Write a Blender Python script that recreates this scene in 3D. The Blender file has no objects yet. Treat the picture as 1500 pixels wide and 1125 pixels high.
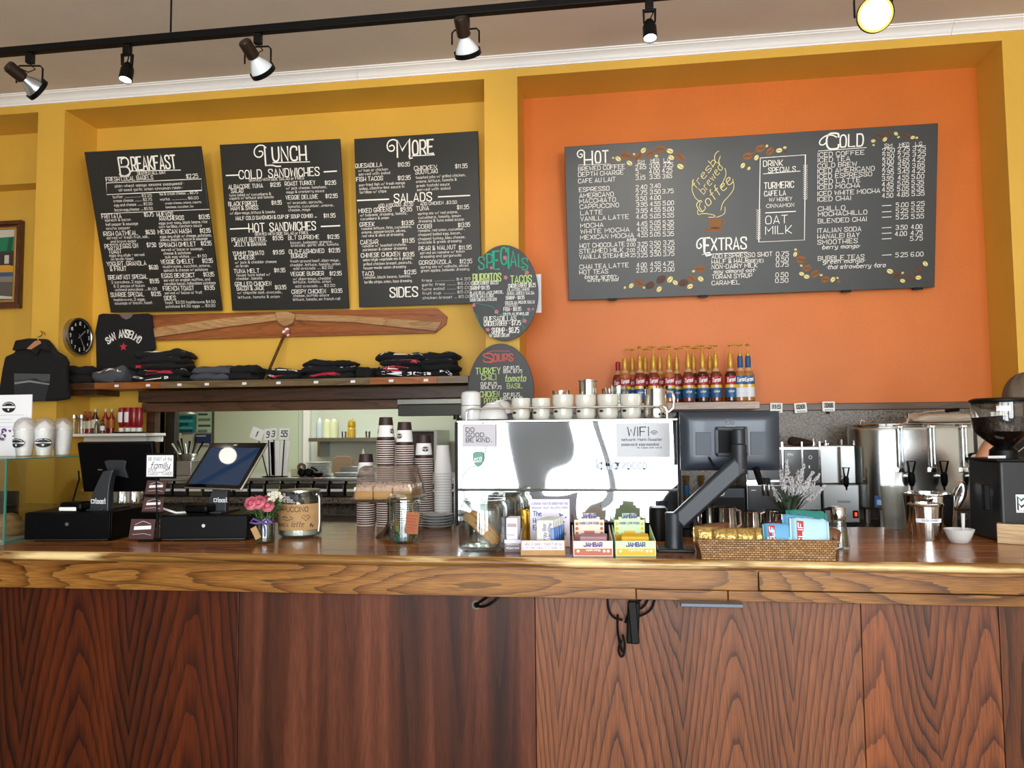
import bpy, bmesh, math, random
from math import sin, cos, pi, radians as rad
from mathutils import Vector as V, Matrix as Mx, noise

# ------------------------------------------------------------------ camera
SC = bpy.context.scene
COL = SC.collection
F = 1131.4
YA, PI_, RO = rad(8.133), rad(3.655), rad(-.4875)
f0 = V((-sin(YA), cos(YA), 0)); r0 = V((cos(YA), sin(YA), 0)); u0 = V((0, 0, 1))
FW = cos(PI_)*f0 + sin(PI_)*u0
u1 = -sin(PI_)*f0 + cos(PI_)*u0
RT = cos(RO)*r0 + sin(RO)*u1
UP = -sin(RO)*r0 + cos(RO)*u1
EYE = V((0, 0, 1.5))
cam = bpy.data.cameras.new('camera')
cam.sensor_width = 36; cam.lens = F/1500*36; cam.clip_start = .05
camo = bpy.data.objects.new('camera', cam); COL.objects.link(camo)
m3 = Mx((RT, UP, -FW)).transposed()
camo.matrix_world = Mx.Translation(EYE) @ m3.to_4x4()
SC.camera = camo
SC.view_settings.view_transform = 'Standard'
SC.view_settings.look = 'None'
SC.view_settings.exposure = 0.85
SC.view_settings.gamma = 1
SC.view_settings.use_curve_mapping = False

# ------------------------------------------------------------------ daylight
def area(name, loc, rot, sx, sy, power, col=(1, 1, 1), portal=False, spread=pi):
    l = bpy.data.lights.new(name, 'AREA'); l.shape = 'RECTANGLE'; l.size = sx; l.size_y = sy
    l.energy = power; l.color = col; l.spread = spread
    if portal: l.cycles.is_portal = True
    o = bpy.data.objects.new(name, l); COL.objects.link(o); o.location = loc; o.rotation_euler = rot
    return o
W = bpy.data.worlds.new('sky'); SC.world = W; W.use_nodes = True
bg = W.node_tree.nodes['Background']
bg.inputs[0].default_value = (.92, .97, 1.0, 1); bg.inputs[1].default_value = 7.0
# street windows behind the camera: (x0, x1, z0, z1)
WY = -3.4
WINS = [(-2.6, -1.42, .3, 3.5), (-1.02, -.3, .1, 3.5), (-.22, 1.3, .1, 3.5), (1.6, 3.6, .3, 3.5)]
for x0, x1, z0, z1 in WINS:
    area('window_light', ((x0+x1)/2, WY-.05, (z0+z1)/2), (pi/2, 0, 0), x1-x0, z1-z0, 1, portal=True)

# ------------------------------------------------------------------ pixel rays -> places
def ray(px, py): return FW*F + RT*(px-750) - UP*(py-562.5)
def at(px, py, Y):
    d = ray(px, py); return EYE + d*(Y/d.y)
def on(px, py, Z):
    d = ray(px, py); return EYE + d*((Z-1.5)/d.z)
def mpp(p): return (V(p)-EYE).dot(FW)/F       # metres per pixel at a place
CT, BT = 1.07, .915                            # counter heights

# ------------------------------------------------------------------ materials
def lin(c):
    if isinstance(c, str):
        c = c.lstrip('#'); c = [int(c[i:i+2], 16)/255 for i in (0, 2, 4)]
    return tuple(x/12.92 if x <= .04045 else ((x+.055)/1.055)**2.4 for x in c) + (1,)
MATS = {}
def nt(m): return m.node_tree.nodes, m.node_tree.links
def mat(name, col='#888888', rough=.5, metal=0, emit=0, spec=.5, coat=0, bump=0, bscale=40, var=0, vscale=6, sub=0):
    if name in MATS: return MATS[name]
    m = bpy.data.materials.new(name); m.use_nodes = True; MATS[name] = m
    N, L = nt(m); b = N['Principled BSDF']
    c = lin(col)
    b.inputs['Base Color'].default_value = c
    b.inputs['Roughness'].default_value = rough; b.inputs['Metallic'].default_value = metal
    b.inputs['Specular IOR Level'].default_value = spec
    b.inputs['Coat Weight'].default_value = coat; b.inputs['Coat Roughness'].default_value = .08
    if emit:
        b.inputs['Emission Color'].default_value = c; b.inputs['Emission Strength'].default_value = emit
    if bump or var:
        tc = N.new('ShaderNodeTexCoord')
        if bump:
            n = N.new('ShaderNodeTexNoise'); n.inputs['Scale'].default_value = bscale; n.inputs['Detail'].default_value = 3
            L.new(tc.outputs['Object'], n.inputs['Vector'])
            bp = N.new('ShaderNodeBump'); bp.inputs['Strength'].default_value = bump; bp.inputs['Distance'].default_value = .01
            L.new(n.outputs['Fac'], bp.inputs['Height']); L.new(bp.outputs[0], b.inputs['Normal'])
        if var:
            n = N.new('ShaderNodeTexNoise'); n.inputs['Scale'].default_value = vscale; n.inputs['Detail'].default_value = 4
            L.new(tc.outputs['Object'], n.inputs['Vector'])
            r = N.new('ShaderNodeMapRange'); r.inputs[1].default_value = .3; r.inputs[2].default_value = .7
            r.inputs[3].default_value = 1-var; r.inputs[4].default_value = 1+var
            L.new(n.outputs['Fac'], r.inputs[0])
            mm = N.new('ShaderNodeMix'); mm.data_type = 'RGBA'; mm.blend_type = 'MULTIPLY'; mm.inputs[0].default_value = 1
            mm.inputs[6].default_value = c
            L.new(r.outputs[0], mm.inputs[7]); L.new(mm.outputs[2], b.inputs['Base Color'])
    return m
def glass(name, tint='#ffffff', refl=1.0, haze=0.0, hazecol='#ffffff'):
    if name in MATS: return MATS[name]
    m = bpy.data.materials.new(name); m.use_nodes = True; MATS[name] = m
    N, L = nt(m); N.remove(N['Principled BSDF']); out = N['Material Output']
    t = N.new('ShaderNodeBsdfTransparent'); t.inputs[0].default_value = lin(tint)
    g = N.new('ShaderNodeBsdfGlossy'); g.inputs['Roughness'].default_value = .03
    lw = N.new('ShaderNodeLayerWeight'); lw.inputs[0].default_value = .35
    mr = N.new('ShaderNodeMath'); mr.operation = 'MULTIPLY_ADD'; mr.inputs[1].default_value = .55*refl; mr.inputs[2].default_value = .05*refl
    L.new(lw.outputs['Fresnel'], mr.inputs[0])
    x = N.new('ShaderNodeMixShader'); L.new(mr.outputs[0], x.inputs[0]); L.new(t.outputs[0], x.inputs[1]); L.new(g.outputs[0], x.inputs[2])
    if haze:
        d = N.new('ShaderNodeBsdfDiffuse'); d.inputs[0].default_value = lin(hazecol)
        y = N.new('ShaderNodeMixShader'); y.inputs[0].default_value = haze
        L.new(x.outputs[0], y.inputs[1]); L.new(d.outputs[0], y.inputs[2]); x = y
    L.new(x.outputs[0], out.inputs[0])
    return m
def ramp(N, stops):
    r = N.new('ShaderNodeValToRGB'); e = r.color_ramp.elements
    while len(e) < len(stops): e.new(.5)
    for k, (p, c) in zip(e, stops): k.position = p; k.color = lin(c)
    return r
def wood(name, light, mid, dark, axis='z', scale=3.0, stretch=.16, rings=9, line=.5, rough=.35, coat=0.0, seed=0, fine=1.0, spec=.5, worn=None, arch=None):
    """Oak-like grain: contour lines of a stretched noise, plus fine pores along the grain."""
    if name in MATS: return MATS[name]
    m = bpy.data.materials.new(name); m.use_nodes = True; MATS[name] = m
    N, L = nt(m); b = N['Principled BSDF']
    b.inputs['Roughness'].default_value = rough; b.inputs['Coat Weight'].default_value = coat; b.inputs['Coat Roughness'].default_value = .05
    b.inputs['Specular IOR Level'].default_value = spec
    tc = N.new('ShaderNodeTexCoord')
    def mapped(k, st, off=0):
        mp = N.new('ShaderNodeMapping')
        s = [k, k, k]; s['xyz'.index(axis)] = k*st
        mp.inputs['Scale'].default_value = s; mp.inputs['Location'].default_value = (seed*3.7+off, seed*1.3, seed*2.1)
        L.new(tc.outputs['Object'], mp.inputs[0]); return mp
    n1 = N.new('ShaderNodeTexNoise'); n1.inputs['Scale'].default_value = 1; n1.inputs['Detail'].default_value = 1.2; n1.inputs['Roughness'].default_value = .35
    L.new(mapped(scale, stretch).outputs[0], n1.inputs['Vector'])
    n2 = N.new('ShaderNodeTexNoise'); n2.inputs['Scale'].default_value = 1; n2.inputs['Detail'].default_value = 3
    L.new(mapped(scale*9, stretch*.5).outputs[0], n2.inputs['Vector'])
    a = N.new('ShaderNodeMath'); a.operation = 'MULTIPLY_ADD'; a.inputs[1].default_value = .05; L.new(n2.outputs['Fac'], a.inputs[0]); L.new(n1.outputs['Fac'], a.inputs[2])
    field = a.outputs[0]; nl = rings*2
    if arch:                                    # veneer arches: height plus a steep function of the distance from each leaf's centre line
        per, x0, steep, amp, nl = arch
        def mth(op, i0, i1=None, i2=None):
            q = N.new('ShaderNodeMath'); q.operation = op
            for k_, v_ in enumerate((i0, i1, i2)):
                if v_ is None: continue
                if isinstance(v_, (int, float)): q.inputs[k_].default_value = v_
                else: L.new(v_, q.inputs[k_])
            return q.outputs[0]
        sp = N.new('ShaderNodeSeparateXYZ'); L.new(tc.outputs['Object'], sp.inputs[0])
        wob = mth('MULTIPLY_ADD', n1.outputs['Fac'], .12, sp.outputs['X'])
        dx = mth('PINGPONG', mth('ADD', wob, 10*per-x0), per/2)
        hgt = mth('MULTIPLY_ADD', mth('POWER', dx, 1.4), steep, sp.outputs['Z'])
        field = mth('MULTIPLY_ADD', n2.outputs['Fac'], .09, mth('MULTIPLY_ADD', n1.outputs['Fac'], amp, hgt))
    mu = N.new('ShaderNodeMath'); mu.operation = 'MULTIPLY'; mu.inputs[1].default_value = nl; L.new(field, mu.inputs[0])
    fr = N.new('ShaderNodeMath'); fr.operation = 'FRACT'; L.new(mu.outputs[0], fr.inputs[0])
    r1 = ramp(N, [(0, dark), (.09, dark), (.19, mid), (.55, light), (1, light)] if arch else [(0, dark), (.06, dark), (.2, mid), (.6, light), (1, light)]); L.new(fr.outputs[0], r1.inputs[0])
    # broad tone
    n3 = N.new('ShaderNodeTexNoise'); n3.inputs['Scale'].default_value = 1; n3.inputs['Detail'].default_value = 2
    L.new(mapped(scale*1.7, stretch*.4, 5).outputs[0], n3.inputs['Vector'])
    r3 = ramp(N, [(.3, dark), (.5, mid), (.72, light)]); L.new(n3.outputs['Fac'], r3.inputs[0])
    mx = N.new('ShaderNodeMix'); mx.data_type = 'RGBA'; mx.inputs[0].default_value = line
    L.new(r3.outputs[0], mx.inputs[6]); L.new(r1.outputs[0], mx.inputs[7])
    n4 = N.new('ShaderNodeTexNoise'); n4.inputs['Scale'].default_value = 1; n4.inputs['Detail'].default_value = 2
    L.new(mapped(scale*70, .03, 2).outputs[0], n4.inputs['Vector'])
    r4 = N.new('ShaderNodeMapRange'); r4.inputs[1].default_value = .35; r4.inputs[2].default_value = .6; r4.inputs[3].default_value = 1-.35*fine; r4.inputs[4].default_value = 1.06
    L.new(n4.outputs['Fac'], r4.inputs[0])
    mm = N.new('ShaderNodeMix'); mm.data_type = 'RGBA'; mm.blend_type = 'MULTIPLY'; mm.inputs[0].default_value = 1
    L.new(mx.outputs[2], mm.inputs[6]); L.new(r4.outputs[0], mm.inputs[7])
    outc = mm.outputs[2]
    if worn:                                    # bare rubbed patches along the grain
        n5 = N.new('ShaderNodeTexNoise'); n5.inputs['Scale'].default_value = 1; n5.inputs['Detail'].default_value = 5
        L.new(mapped(14, .13, 9).outputs[0], n5.inputs['Vector'])
        r5 = N.new('ShaderNodeMapRange'); r5.inputs[1].default_value = worn[1]; r5.inputs[2].default_value = worn[1]+.1
        L.new(n5.outputs['Fac'], r5.inputs[0])
        w = N.new('ShaderNodeMix'); w.data_type = 'RGBA'; L.new(r5.outputs[0], w.inputs[0]); L.new(outc, w.inputs[6]); w.inputs[7].default_value = lin(worn[0])
        outc = w.outputs[2]
    L.new(outc, b.inputs['Base Color'])
    return m
def speckle(name, base, spots, scale=90, rough=.35):
    if name in MATS: return MATS[name]
    m = bpy.data.materials.new(name); m.use_nodes = True; MATS[name] = m
    N, L = nt(m); b = N['Principled BSDF']; b.inputs['Roughness'].default_value = rough
    tc = N.new('ShaderNodeTexCoord')
    v = N.new('ShaderNodeTexNoise'); v.inputs['Scale'].default_value = scale; v.inputs['Detail'].default_value = 2; L.new(tc.outputs['Object'], v.inputs['Vector'])
    r = ramp(N, [(.36, spots[0]), (.44, base), (.56, base), (.66, spots[1])]); L.new(v.outputs['Fac'], r.inputs[0])
    n = N.new('ShaderNodeTexNoise'); n.inputs['Scale'].default_value = 5; L.new(tc.outputs['Object'], n.inputs['Vector'])
    mm = N.new('ShaderNodeMix'); mm.data_type = 'RGBA'; mm.blend_type = 'MULTIPLY'; mm.inputs[0].default_value = .5
    L.new(r.outputs[0], mm.inputs[6]); L.new(n.outputs['Fac'], mm.inputs[7]); L.new(mm.outputs[2], b.inputs['Base Color'])
    return m

# ------------------------------------------------------------------ mesh builder
def T(x=0, y=0, z=0): return Mx.Translation((x, y, z))
def RX(a): return Mx.Rotation(rad(a), 4, 'X')
def RY(a): return Mx.Rotation(rad(a), 4, 'Y')
def RZ(a): return Mx.Rotation(rad(a), 4, 'Z')
def S3(x, y, z): return Mx.Diagonal((x, y, z, 1))
class MB:
    def __init__(s): s.v = []; s.f = []; s.m = []
    def add(s, vs, fs, m=0, M=None):
        o = len(s.v)
        s.v += [tuple(M @ V(p)) if M else tuple(p) for p in vs]
        s.f += [[i+o for i in q] for q in fs]; s.m += [m]*len(fs)
        return s
    def box(s, x0, x1, y0, y1, z0, z1, m=0, M=None):
        return s.add([(x0, y0, z0), (x1, y0, z0), (x1, y1, z0), (x0, y1, z0), (x0, y0, z1), (x1, y0, z1), (x1, y1, z1), (x0, y1, z1)],
                     [(0, 3, 2, 1), (4, 5, 6, 7), (0, 1, 5, 4), (1, 2, 6, 5), (2, 3, 7, 6), (3, 0, 4, 7)], m, M)
    def lathe(s, prof, n=32, m=0, M=None, ms=None, a0=0, a1=360):
        full = abs(a1-a0) >= 360; k = n if full else n+1
        vs = []; fs = []; idx = []
        for r, z in prof:
            if r <= 1e-6: idx.append([len(vs)]*k); vs.append((0, 0, z))
            else:
                idx.append(list(range(len(vs), len(vs)+k)))
                vs += [(r*cos(rad(a0)+rad(a1-a0)*i/n), r*sin(rad(a0)+rad(a1-a0)*i/n), z) for i in range(k)]
        o = len(s.v); s.v += [tuple(M @ V(p)) if M else p for p in vs]
        for j in range(len(prof)-1):
            for i in range(n):
                i2 = (i+1) % k
                q = [idx[j][i], idx[j][i2], idx[j+1][i2], idx[j+1][i]]
                q = [x for t, x in enumerate(q) if x not in q[:t]]
                if len(q) > 2: s.f.append([x+o for x in q]); s.m.append(ms[j] if ms else m)
        return s
    def tube(s, pts, r, n=8, m=0, M=None, closed=False, cap=True):
        P = [V(p) for p in pts]; k = len(P); vs = []; fs = []
        rs = r if isinstance(r, (list, tuple)) else [r]*k
        nrm = None
        for i in range(k):
            a = P[i-1] if (i or closed) else P[i]; b = P[(i+1) % k] if (i < k-1 or closed) else P[i]
            t = (b-a).normalized()
            if nrm is None: nrm = t.orthogonal().normalized()
            else:
                nrm = nrm - t*nrm.dot(t)
                nrm = nrm.normalized() if nrm.length > 1e-6 else t.orthogonal().normalized()
            bn = t.cross(nrm)
            vs += [P[i]+(nrm*cos(2*pi*j/n)+bn*sin(2*pi*j/n))*rs[i] for j in range(n)]
        for i in range(k if closed else k-1):
            i2 = (i+1) % k
            fs += [(i*n+j, i*n+(j+1) % n, i2*n+(j+1) % n, i2*n+j) for j in range(n)]
        if cap and not closed: fs += [tuple(range(n))[::-1], tuple((k-1)*n+j for j in range(n))]
        return s.add(vs, fs, m, M)
    def prism(s, poly, d, m=0, M=None, mside=None):
        """outline in x-z, thickness d along +y"""
        k = len(poly); vs = [(x, 0, z) for x, z in poly] + [(x, d, z) for x, z in poly]
        s.add(vs, [tuple(range(k)), tuple(range(2*k-1, k-1, -1))], m, M)
        return s.add(vs, [(i, i+k, (i+1) % k+k, (i+1) % k) for i in range(k)], m if mside is None else mside, M)
    def sheet(s, fn, nu, nv, m=0, M=None, wrap=False):
        vs = [fn(i/nu, j/nv) for j in range(nv+1) for i in range(nu+1)]
        fs = [(j*(nu+1)+i, j*(nu+1)+i+1, (j+1)*(nu+1)+i+1, (j+1)*(nu+1)+i) for j in range(nv) for i in range(nu)]
        return s.add(vs, fs, m, M)
    def ball(s, c, r, m=0, n=16, sc=(1, 1, 1), M=None):
        prof = [(cos(-pi/2+pi*i/(n//2))*1.0, sin(-pi/2+pi*i/(n//2))) for i in range(n//2+1)]
        prof[0] = (0, -1); prof[-1] = (0, 1)
        MM = T(*c) @ S3(r*sc[0], r*sc[1], r*sc[2])
        return s.lathe(prof, n, m, (M @ MM) if M else MM)
    def build(s, name, mats, parent=None, loc=None, bev=0, seg=2, ang=35, subd=0, smooth=True, rot=None):
        me = bpy.data.meshes.new(name); me.from_pydata(s.v, [], s.f)
        if not isinstance(mats, (list, tuple)): mats = [mats]
        for x in mats: me.materials.append(x)
        for p, i in zip(me.polygons, s.m): p.material_index = i
        bm = bmesh.new(); bm.from_mesh(me)
        bmesh.ops.remove_doubles(bm, verts=bm.verts, dist=1e-6) if len(s.v) < 20000 else None
        bmesh.ops.recalc_face_normals(bm, faces=bm.faces); bm.to_mesh(me); bm.free()
        if smooth: me.shade_smooth(); me.set_sharp_from_angle(angle=rad(ang))
        o = bpy.data.objects.new(name, me); COL.objects.link(o)
        if parent: o.parent = parent
        if loc is not None: o.location = loc
        if rot is not None: o.rotation_euler = rot
        if bev:
            b = o.modifiers.new('bevel', 'BEVEL'); b.width = bev; b.segments = seg; b.limit_method = 'ANGLE'; b.angle_limit = rad(40)
        if subd:
            b = o.modifiers.new('sub', 'SUBSURF'); b.levels = subd; b.render_levels = subd
        return o
def tag(o, label, cat, group=None):
    o['label'] = label; o['category'] = cat
    if group: o['group'] = group
    return o
def thing(name, label, cat, loc=(0, 0, 0), rotz=0, group=None):
    o = bpy.data.objects.new(name, None); COL.objects.link(o); o.empty_display_size = .05
    o.location = loc; o.rotation_euler = (0, 0, rad(rotz)); return tag(o, label, cat, group)
def struct(name, mb, m, **k):
    o = mb.build(name, m, **k); o['kind'] = 'structure'; return o
KIDS = {}
def dup(root, loc=None, rotz=None, label=None, group=None, scale=None, rot=None):
    r = root.copy(); COL.objects.link(r)
    if loc is not None: r.location = loc
    if rotz is not None: r.rotation_euler = (0, 0, rad(rotz))
    if rot is not None: r.rotation_euler = rot
    if label: r['label'] = label
    if group: r['group'] = group
    if scale: r.scale = scale
    def rec(src, dst):
        for ch in src.children:
            c = ch.copy(); COL.objects.link(c); c.parent = dst; rec(ch, c)
    rec(root, r)
    return r

# ------------------------------------------------------------------ hand lettering (monoline strokes)
G = {}
def _glyphs():
    caps = """A4 00 28 40|12 32;B4 00 08|08 48 44 04~|04 44 40 00~;C4 46 48 08 00 40 42~;D4 00 08|08 48 40 00~;E4 48 08 00 40|04 34;F4 48 08 00|04 34
G4 46 48 08 00 40 43~|43 23;H4 00 08|40 48|03 43;I0 00 08;J4 48 40 00 02~;K4 00 08|48 02|13 40;L4 08 00 40;M5 00 08 23 58 50? ;N4 00 08 40 48
O4 20 00 08 48 40 20~;P4 00 08|08 48 43 03~;Q4 20 00 08 48 40 20~|22 40;R4 00 08|08 48 43 03~|23 40;S4 46 48 08 05 43 40 00 02~;T4 08 48|28 20
U4 08 00 40 48~;V4 08 20 48;W5 08 10 26 40 58;X4 00 48|08 40;Y4 08 24 48|24 20;Z4 08 48 00 40
a3 35 05 00 30~|35 30;b3 08 00|00 30 35 05~;c3 35 05 00 30~;d3 38 30|30 00 05 35~;e3 03 33 35 05 00 30~;f2 28 18 10~|05 25;g3 35 05 01 31~|35 3y 0y~
h3 08 00|03 05 35 30~;i0 00 05|07 06;j1 15 1y 0y~|17 16;k3 08 00|35 02|13 30;l0 08 00;m4 00 05|03 05 25 20~|23 25 45 40~;n3 00 05|03 05 35 30~;o3 10 00 05 35 30 10~
p3 05 0y|05 35 30 00~;q3 35 3y|35 05 00 30~;r2 00 05|03 05 25~;s3 34 35 05 03 32 30 00 01~;t2 18 10 20~|05 25;u3 05 00 30 35~|35 30;v3 05 10 35;w4 05 10 24 30 45;x3 00 35|05 30
y3 05 01 31~|35 3y 0y~;z3 05 35 00 30
04 20 00 08 48 40 20~;12 06 18 10;24 06 08 48 45 00~|00 40;34 07 08 48 44 14~|14 44 40 00 01~;44 38 02 42|38 30;54 48 08 05|05 45 40 00 01~;64 47 48 08 00 40 44 04~
74 08 48 10;84 24 04 08 48 44 24~|24 04 00 40 44 24~;94 44 04 08 48 40 00~;$4 46 47 07 05 43 41 01 02~|29 2x;.1 10 11;,1 11 1x;&4 40 05 08 38 35 02 00 20 43~;-2 04 24;/3 00 38;'0 08 06
(1 18 06 02 10~;)1 08 16 12 00~;*0 03 04;:0 01 02|04 05;!0 08 03|00 01;_4 00 40""".replace('?', '')
    ym = {'x': -1, 'y': -2, 'z': -3}
    for e in caps.replace('\n', ';').split(';'):
        ch, w, body = e[0], int(e[1]), e[2:].strip()
        st = []
        for q in body.split('|'):
            cur = q.strip(); rnd = cur.endswith('~'); cur = cur.rstrip('~').split()
            pts = [(float(p[0]), float(ym.get(p[1], 0) if p[1] in ym else int(p[1]))) for p in cur]
            if rnd:
                for _ in range(2):
                    o = [pts[0]]
                    for a, b in zip(pts, pts[1:]):
                        o += [(a[0]*.75+b[0]*.25, a[1]*.75+b[1]*.25), (a[0]*.25+b[0]*.75, a[1]*.25+b[1]*.75)]
                    pts = o+[pts[-1]]
            st.append([(x/8, y/8) for x, y in pts])
        G[ch] = (w/8, st)
_glyphs()
def tw(s):
    return sum((.32 if c == ' ' else G[c][0]+(.2 if c not in '.,*' else .12)) for c in s)-.2
def smooth(pts, n=2):
    P = [V(p) for p in pts]
    for _ in range(n):
        o = [P[0]]
        for a, b in zip(P, P[1:]): o += [a*.75+b*.25, a*.25+b*.75]
        P = o+[P[-1]]
    return P
def ribbon(mb, pts, w, fn, m=0):
    """flat stroke through 2-D points; fn maps (u,v) to 3-D"""
    P = [V((p[0], p[1])) for p in pts]; vs = []
    for i, p in enumerate(P):
        a = P[max(i-1, 0)]; b = P[min(i+1, len(P)-1)]; d = (b-a)
        d = d.normalized() if d.length > 1e-9 else V((1, 0))
        if i == 0: p = p-d*w*.4
        if i == len(P)-1: p = p+d*w*.4
        n = V((-d.y, d.x))*w/2
        k = 1
        if 0 < i < len(P)-1:
            d1 = (P[i]-P[i-1]).normalized(); k = 1/max(.55, abs(V((-d1.y, d1.x)).dot(V((-d.y, d.x)))))
        vs += [p+n*k, p-n*k]
    mb.add([fn(q.x, q.y) for q in vs], [(2*i, 2*i+1, 2*i+3, 2*i+2) for i in range(len(P)-1)], m)
def write(mb, s, u, v, h, width=None, sw=None, fn=None, m=0, slant=0, ang=0, align='l', xs=.8):
    """write s with its baseline starting at (u,v); cap height h; squeezed to width when given"""
    s = ''.join(c if (c in G or c == ' ') else '-' for c in s)
    n = tw(s)*h
    kx = (width/n) if width and n > 1e-6 else xs
    if align == 'c': u = u-n*kx/2*cos(ang); v = v-n*kx/2*sin(ang)
    sw = sw or h*.13
    x = 0; ca, sa = cos(ang), sin(ang)
    for c in s:
        if c == ' ': x += .32*h*kx; continue
        gw, st = G[c]
        for q in st:
            pp = []
            for a, b in q:
                X = x+a*h*kx+b*h*slant; Y = b*h
                pp.append((u+X*ca-Y*sa, v+X*sa+Y*ca))
            ribbon(mb, pp, sw, fn, m)
        x += (gw+(.2 if c not in '.,*' else .12))*h*kx
flat = lambda y=-.0008: (lambda u, v: (u, y, v))
# ------------------------------------------------------------------ shared materials
YEL = mat('yellow_paint', '#dcac40', .55, bump=.08, bscale=60, var=.05, vscale=2)
ORA = mat('orange_paint', '#cd6c1e', .5, bump=.08, bscale=60, var=.06, vscale=2)
CEI = mat('taupe_ceiling', '#dccfc0', .8, var=.05, vscale=1.5)
WHT = mat('white_paint', '#e9e6e0', .5)
STEEL = mat('brushed_steel', '#b9b9b6', .28, 1, bump=.02, bscale=200)
CHROME = mat('polished_steel', '#d6d6d4', .1, 1)
BLK = mat('black_plastic', '#050506', .5, spec=.15)
BLKM = mat('black_metal', '#080706', .45, .1, spec=.2)
DKGR = mat('dark_grey_metal', '#2c3138', .38, .4)
WPL = mat('white_plastic', '#eceae5', .35)
PORC = mat('white_porcelain', '#cfd0cf', .15, coat=.5)
PAPER = mat('white_paper', '#eeedf0', .7)
INK = mat('black_ink', '#17161a', .6)
CHALK = mat('chalk_white', '#f4f1ea', .8)
GLASS = glass('clear_glass', '#f7fbf9')
KRAFT = mat('kraft_paper', '#b08a5c', .8, var=.08, vscale=30)
WD_TOP = wood('counter_top_wood', '#bd7a42', '#8f5527', '#5a3216', 'x', 5, .1, 7, .35, rough=.24, coat=.2, seed=2)
WD_APR = wood('golden_oak', '#9a6a30', '#744618', '#281205', 'x', 5.5, .13, 9, .55, fine=1.3, spec=.35, rough=.32, coat=.1, seed=5, worn=('#b88a54', .68))
WD_NOS = wood('worn_oak_nosing', '#a8803f', '#80531f', '#3a1f0b', 'x', 6, .1, 6, .4, rough=.3, coat=.3, seed=7, worn=('#e3c78e', .52))
WD_SH = wood('shelf_wood', '#9b6a3a', '#7a4a22', '#4a2a12', 'x', 6, .12, 6, .4, rough=.4, seed=9)
WD_DK = wood('dark_brown_wood', '#5a3820', '#432613', '#2a150a', 'x', 6, .12, 6, .4, rough=.4, seed=11)
GRAN = speckle('speckled_granite', '#766c60', ('#3b342c', '#9a8d7c'), 75, .35)

# ------------------------------------------------------------------ shell
YF, YB = 5.1, 5.46                    # pillar faces, alcove backs
ZS, ZC = 3.938, 4.062                 # alcove soffit, ceiling
NL0, NL1, NR0, NR1 = -4.085, -.905, -.675, 2.40
OX0 = at(234, 650, YB).x; OZ0, OZ1 = 1.10, 1.745
struct('floor', MB().box(-7, 4.2, -3.5, YF+.9, -.1, 0), mat('floor_boards', '#a08a70', .45))
struct('ceiling', MB().box(-7, 4.2, -3.5, 5.6, ZC, ZC+.1), CEI)
w = MB()
w.box(-7, 4.2, YF, YB+.5, ZS, ZC)                      # header above the alcoves
w.box(-4.305, NL0, YF, YB+.5, 0, ZS)                   # pillars
w.box(NL1, NR0, YF, YB+.5, 0, ZS)
w.box(NR1, 4.2, YF, YB+.5, 0, ZS)
w.box(-7, -4.305, YB, YB+.5, 3.53, ZS)                 # far left alcove, deeper below its lintel
w.box(-7, -4.305, YB+.15, YB+.5, 0, 3.53)
w.box(NL0, OX0, YB, YB+.06, 0, ZS)                     # middle alcove back around the kitchen hatch
w.box(OX0, NL1, YB, YB+.06, OZ1, ZS)
w.box(OX0, NL1, YB, YB+.06, 0, OZ0)
struct('wall_back', w, YEL, smooth=False)
struct('wall_alcove', MB().box(NR0, NR1, YB, YB+.06, 0, ZS), ORA, smooth=False)
struct('wall_left', MB().box(-7.1, -7, -3.5, 5.6, 0, ZC), mat('pale_wall', '#d8d0c0', .7), smooth=False)
struct('wall_right', MB().box(4.2, 4.3, -3.5, 5.6, 0, ZC), mat('pale_wall', '#d8d0c0', .7), smooth=False)
# street front: wall with window openings (daylight comes in through them)
w = MB(); xs = -7
for x0, x1, z0, z1 in WINS:
    w.box(xs, x0, WY-.15, WY, 0, ZC); w.box(x0, x1, WY-.15, WY, 0, z0); w.box(x0, x1, WY-.15, WY, z1, ZC); xs = x1
w.box(xs, 4.2, WY-.15, WY, 0, ZC)
struct('wall_front', w, mat('slate_front', '#a9bdd8', .6), smooth=False)
for i, (x0, x1, z0, z1) in enumerate(WINS):
    m = MB()
    for a, b, c, d in ((x0, x0+.05, z0, z1), (x1-.05, x1, z0, z1), (x0, x1, z0, z0+.06), (x0, x1, z1-.06, z1), (x0, x1, 2.55, 2.62)):
        m.box(a, b, WY-.1, WY-.02, c, d)
    if i == 0:
        for k in (1, 2): m.box(x0+(x1-x0)*k/3-.03, x0+(x1-x0)*k/3+.03, WY-.1, WY-.02, z0, z1)
    struct('window_%d' % (i+1), m, mat('window_frame', '#2b3038', .5), smooth=False)
# crown moulding, profile swept along x
pf = [(YF, 3.994), (YF-.012, 3.994), (YF-.012, 4.004), (YF-.02, 4.008), (YF-.024, 4.018), (YF-.034, 4.03), (YF-.058, 4.044), (YF-.066, 4.046), (YF-.066, 4.052), (YF-.078, 4.054), (YF-.078, ZC), (YF, ZC)]
m = MB(); k = len(pf)
for xa, xb in ((-7, -1.805), (-1.803, 2.1), (2.102, 4.2)):
    m.add([(xa, a, b) for a, b in pf]+[(xb, a, b) for a, b in pf], [(i, (i+1) % k, (i+1) % k+k, i+k) for i in range(k)]+[tuple(range(k)), tuple(range(2*k-1, k-1, -1))])
struct('trim_1', m, mat('crown_white', '#f8f6f4', .45), ang=50)
# granite splash and its wooden cap in the orange alcove
struct('trim_2', MB().box(NR0, NR1, 5.425, YB, .9, 1.635), GRAN, smooth=False)
struct('trim_3', MB().box(NR0, NR1, 5.41, YB, 1.636, 1.682), wood('cap_wood', '#6d5138', '#54402c', '#35261a', 'x', 6, .12, 6, .4, seed=21), bev=.004)

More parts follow.
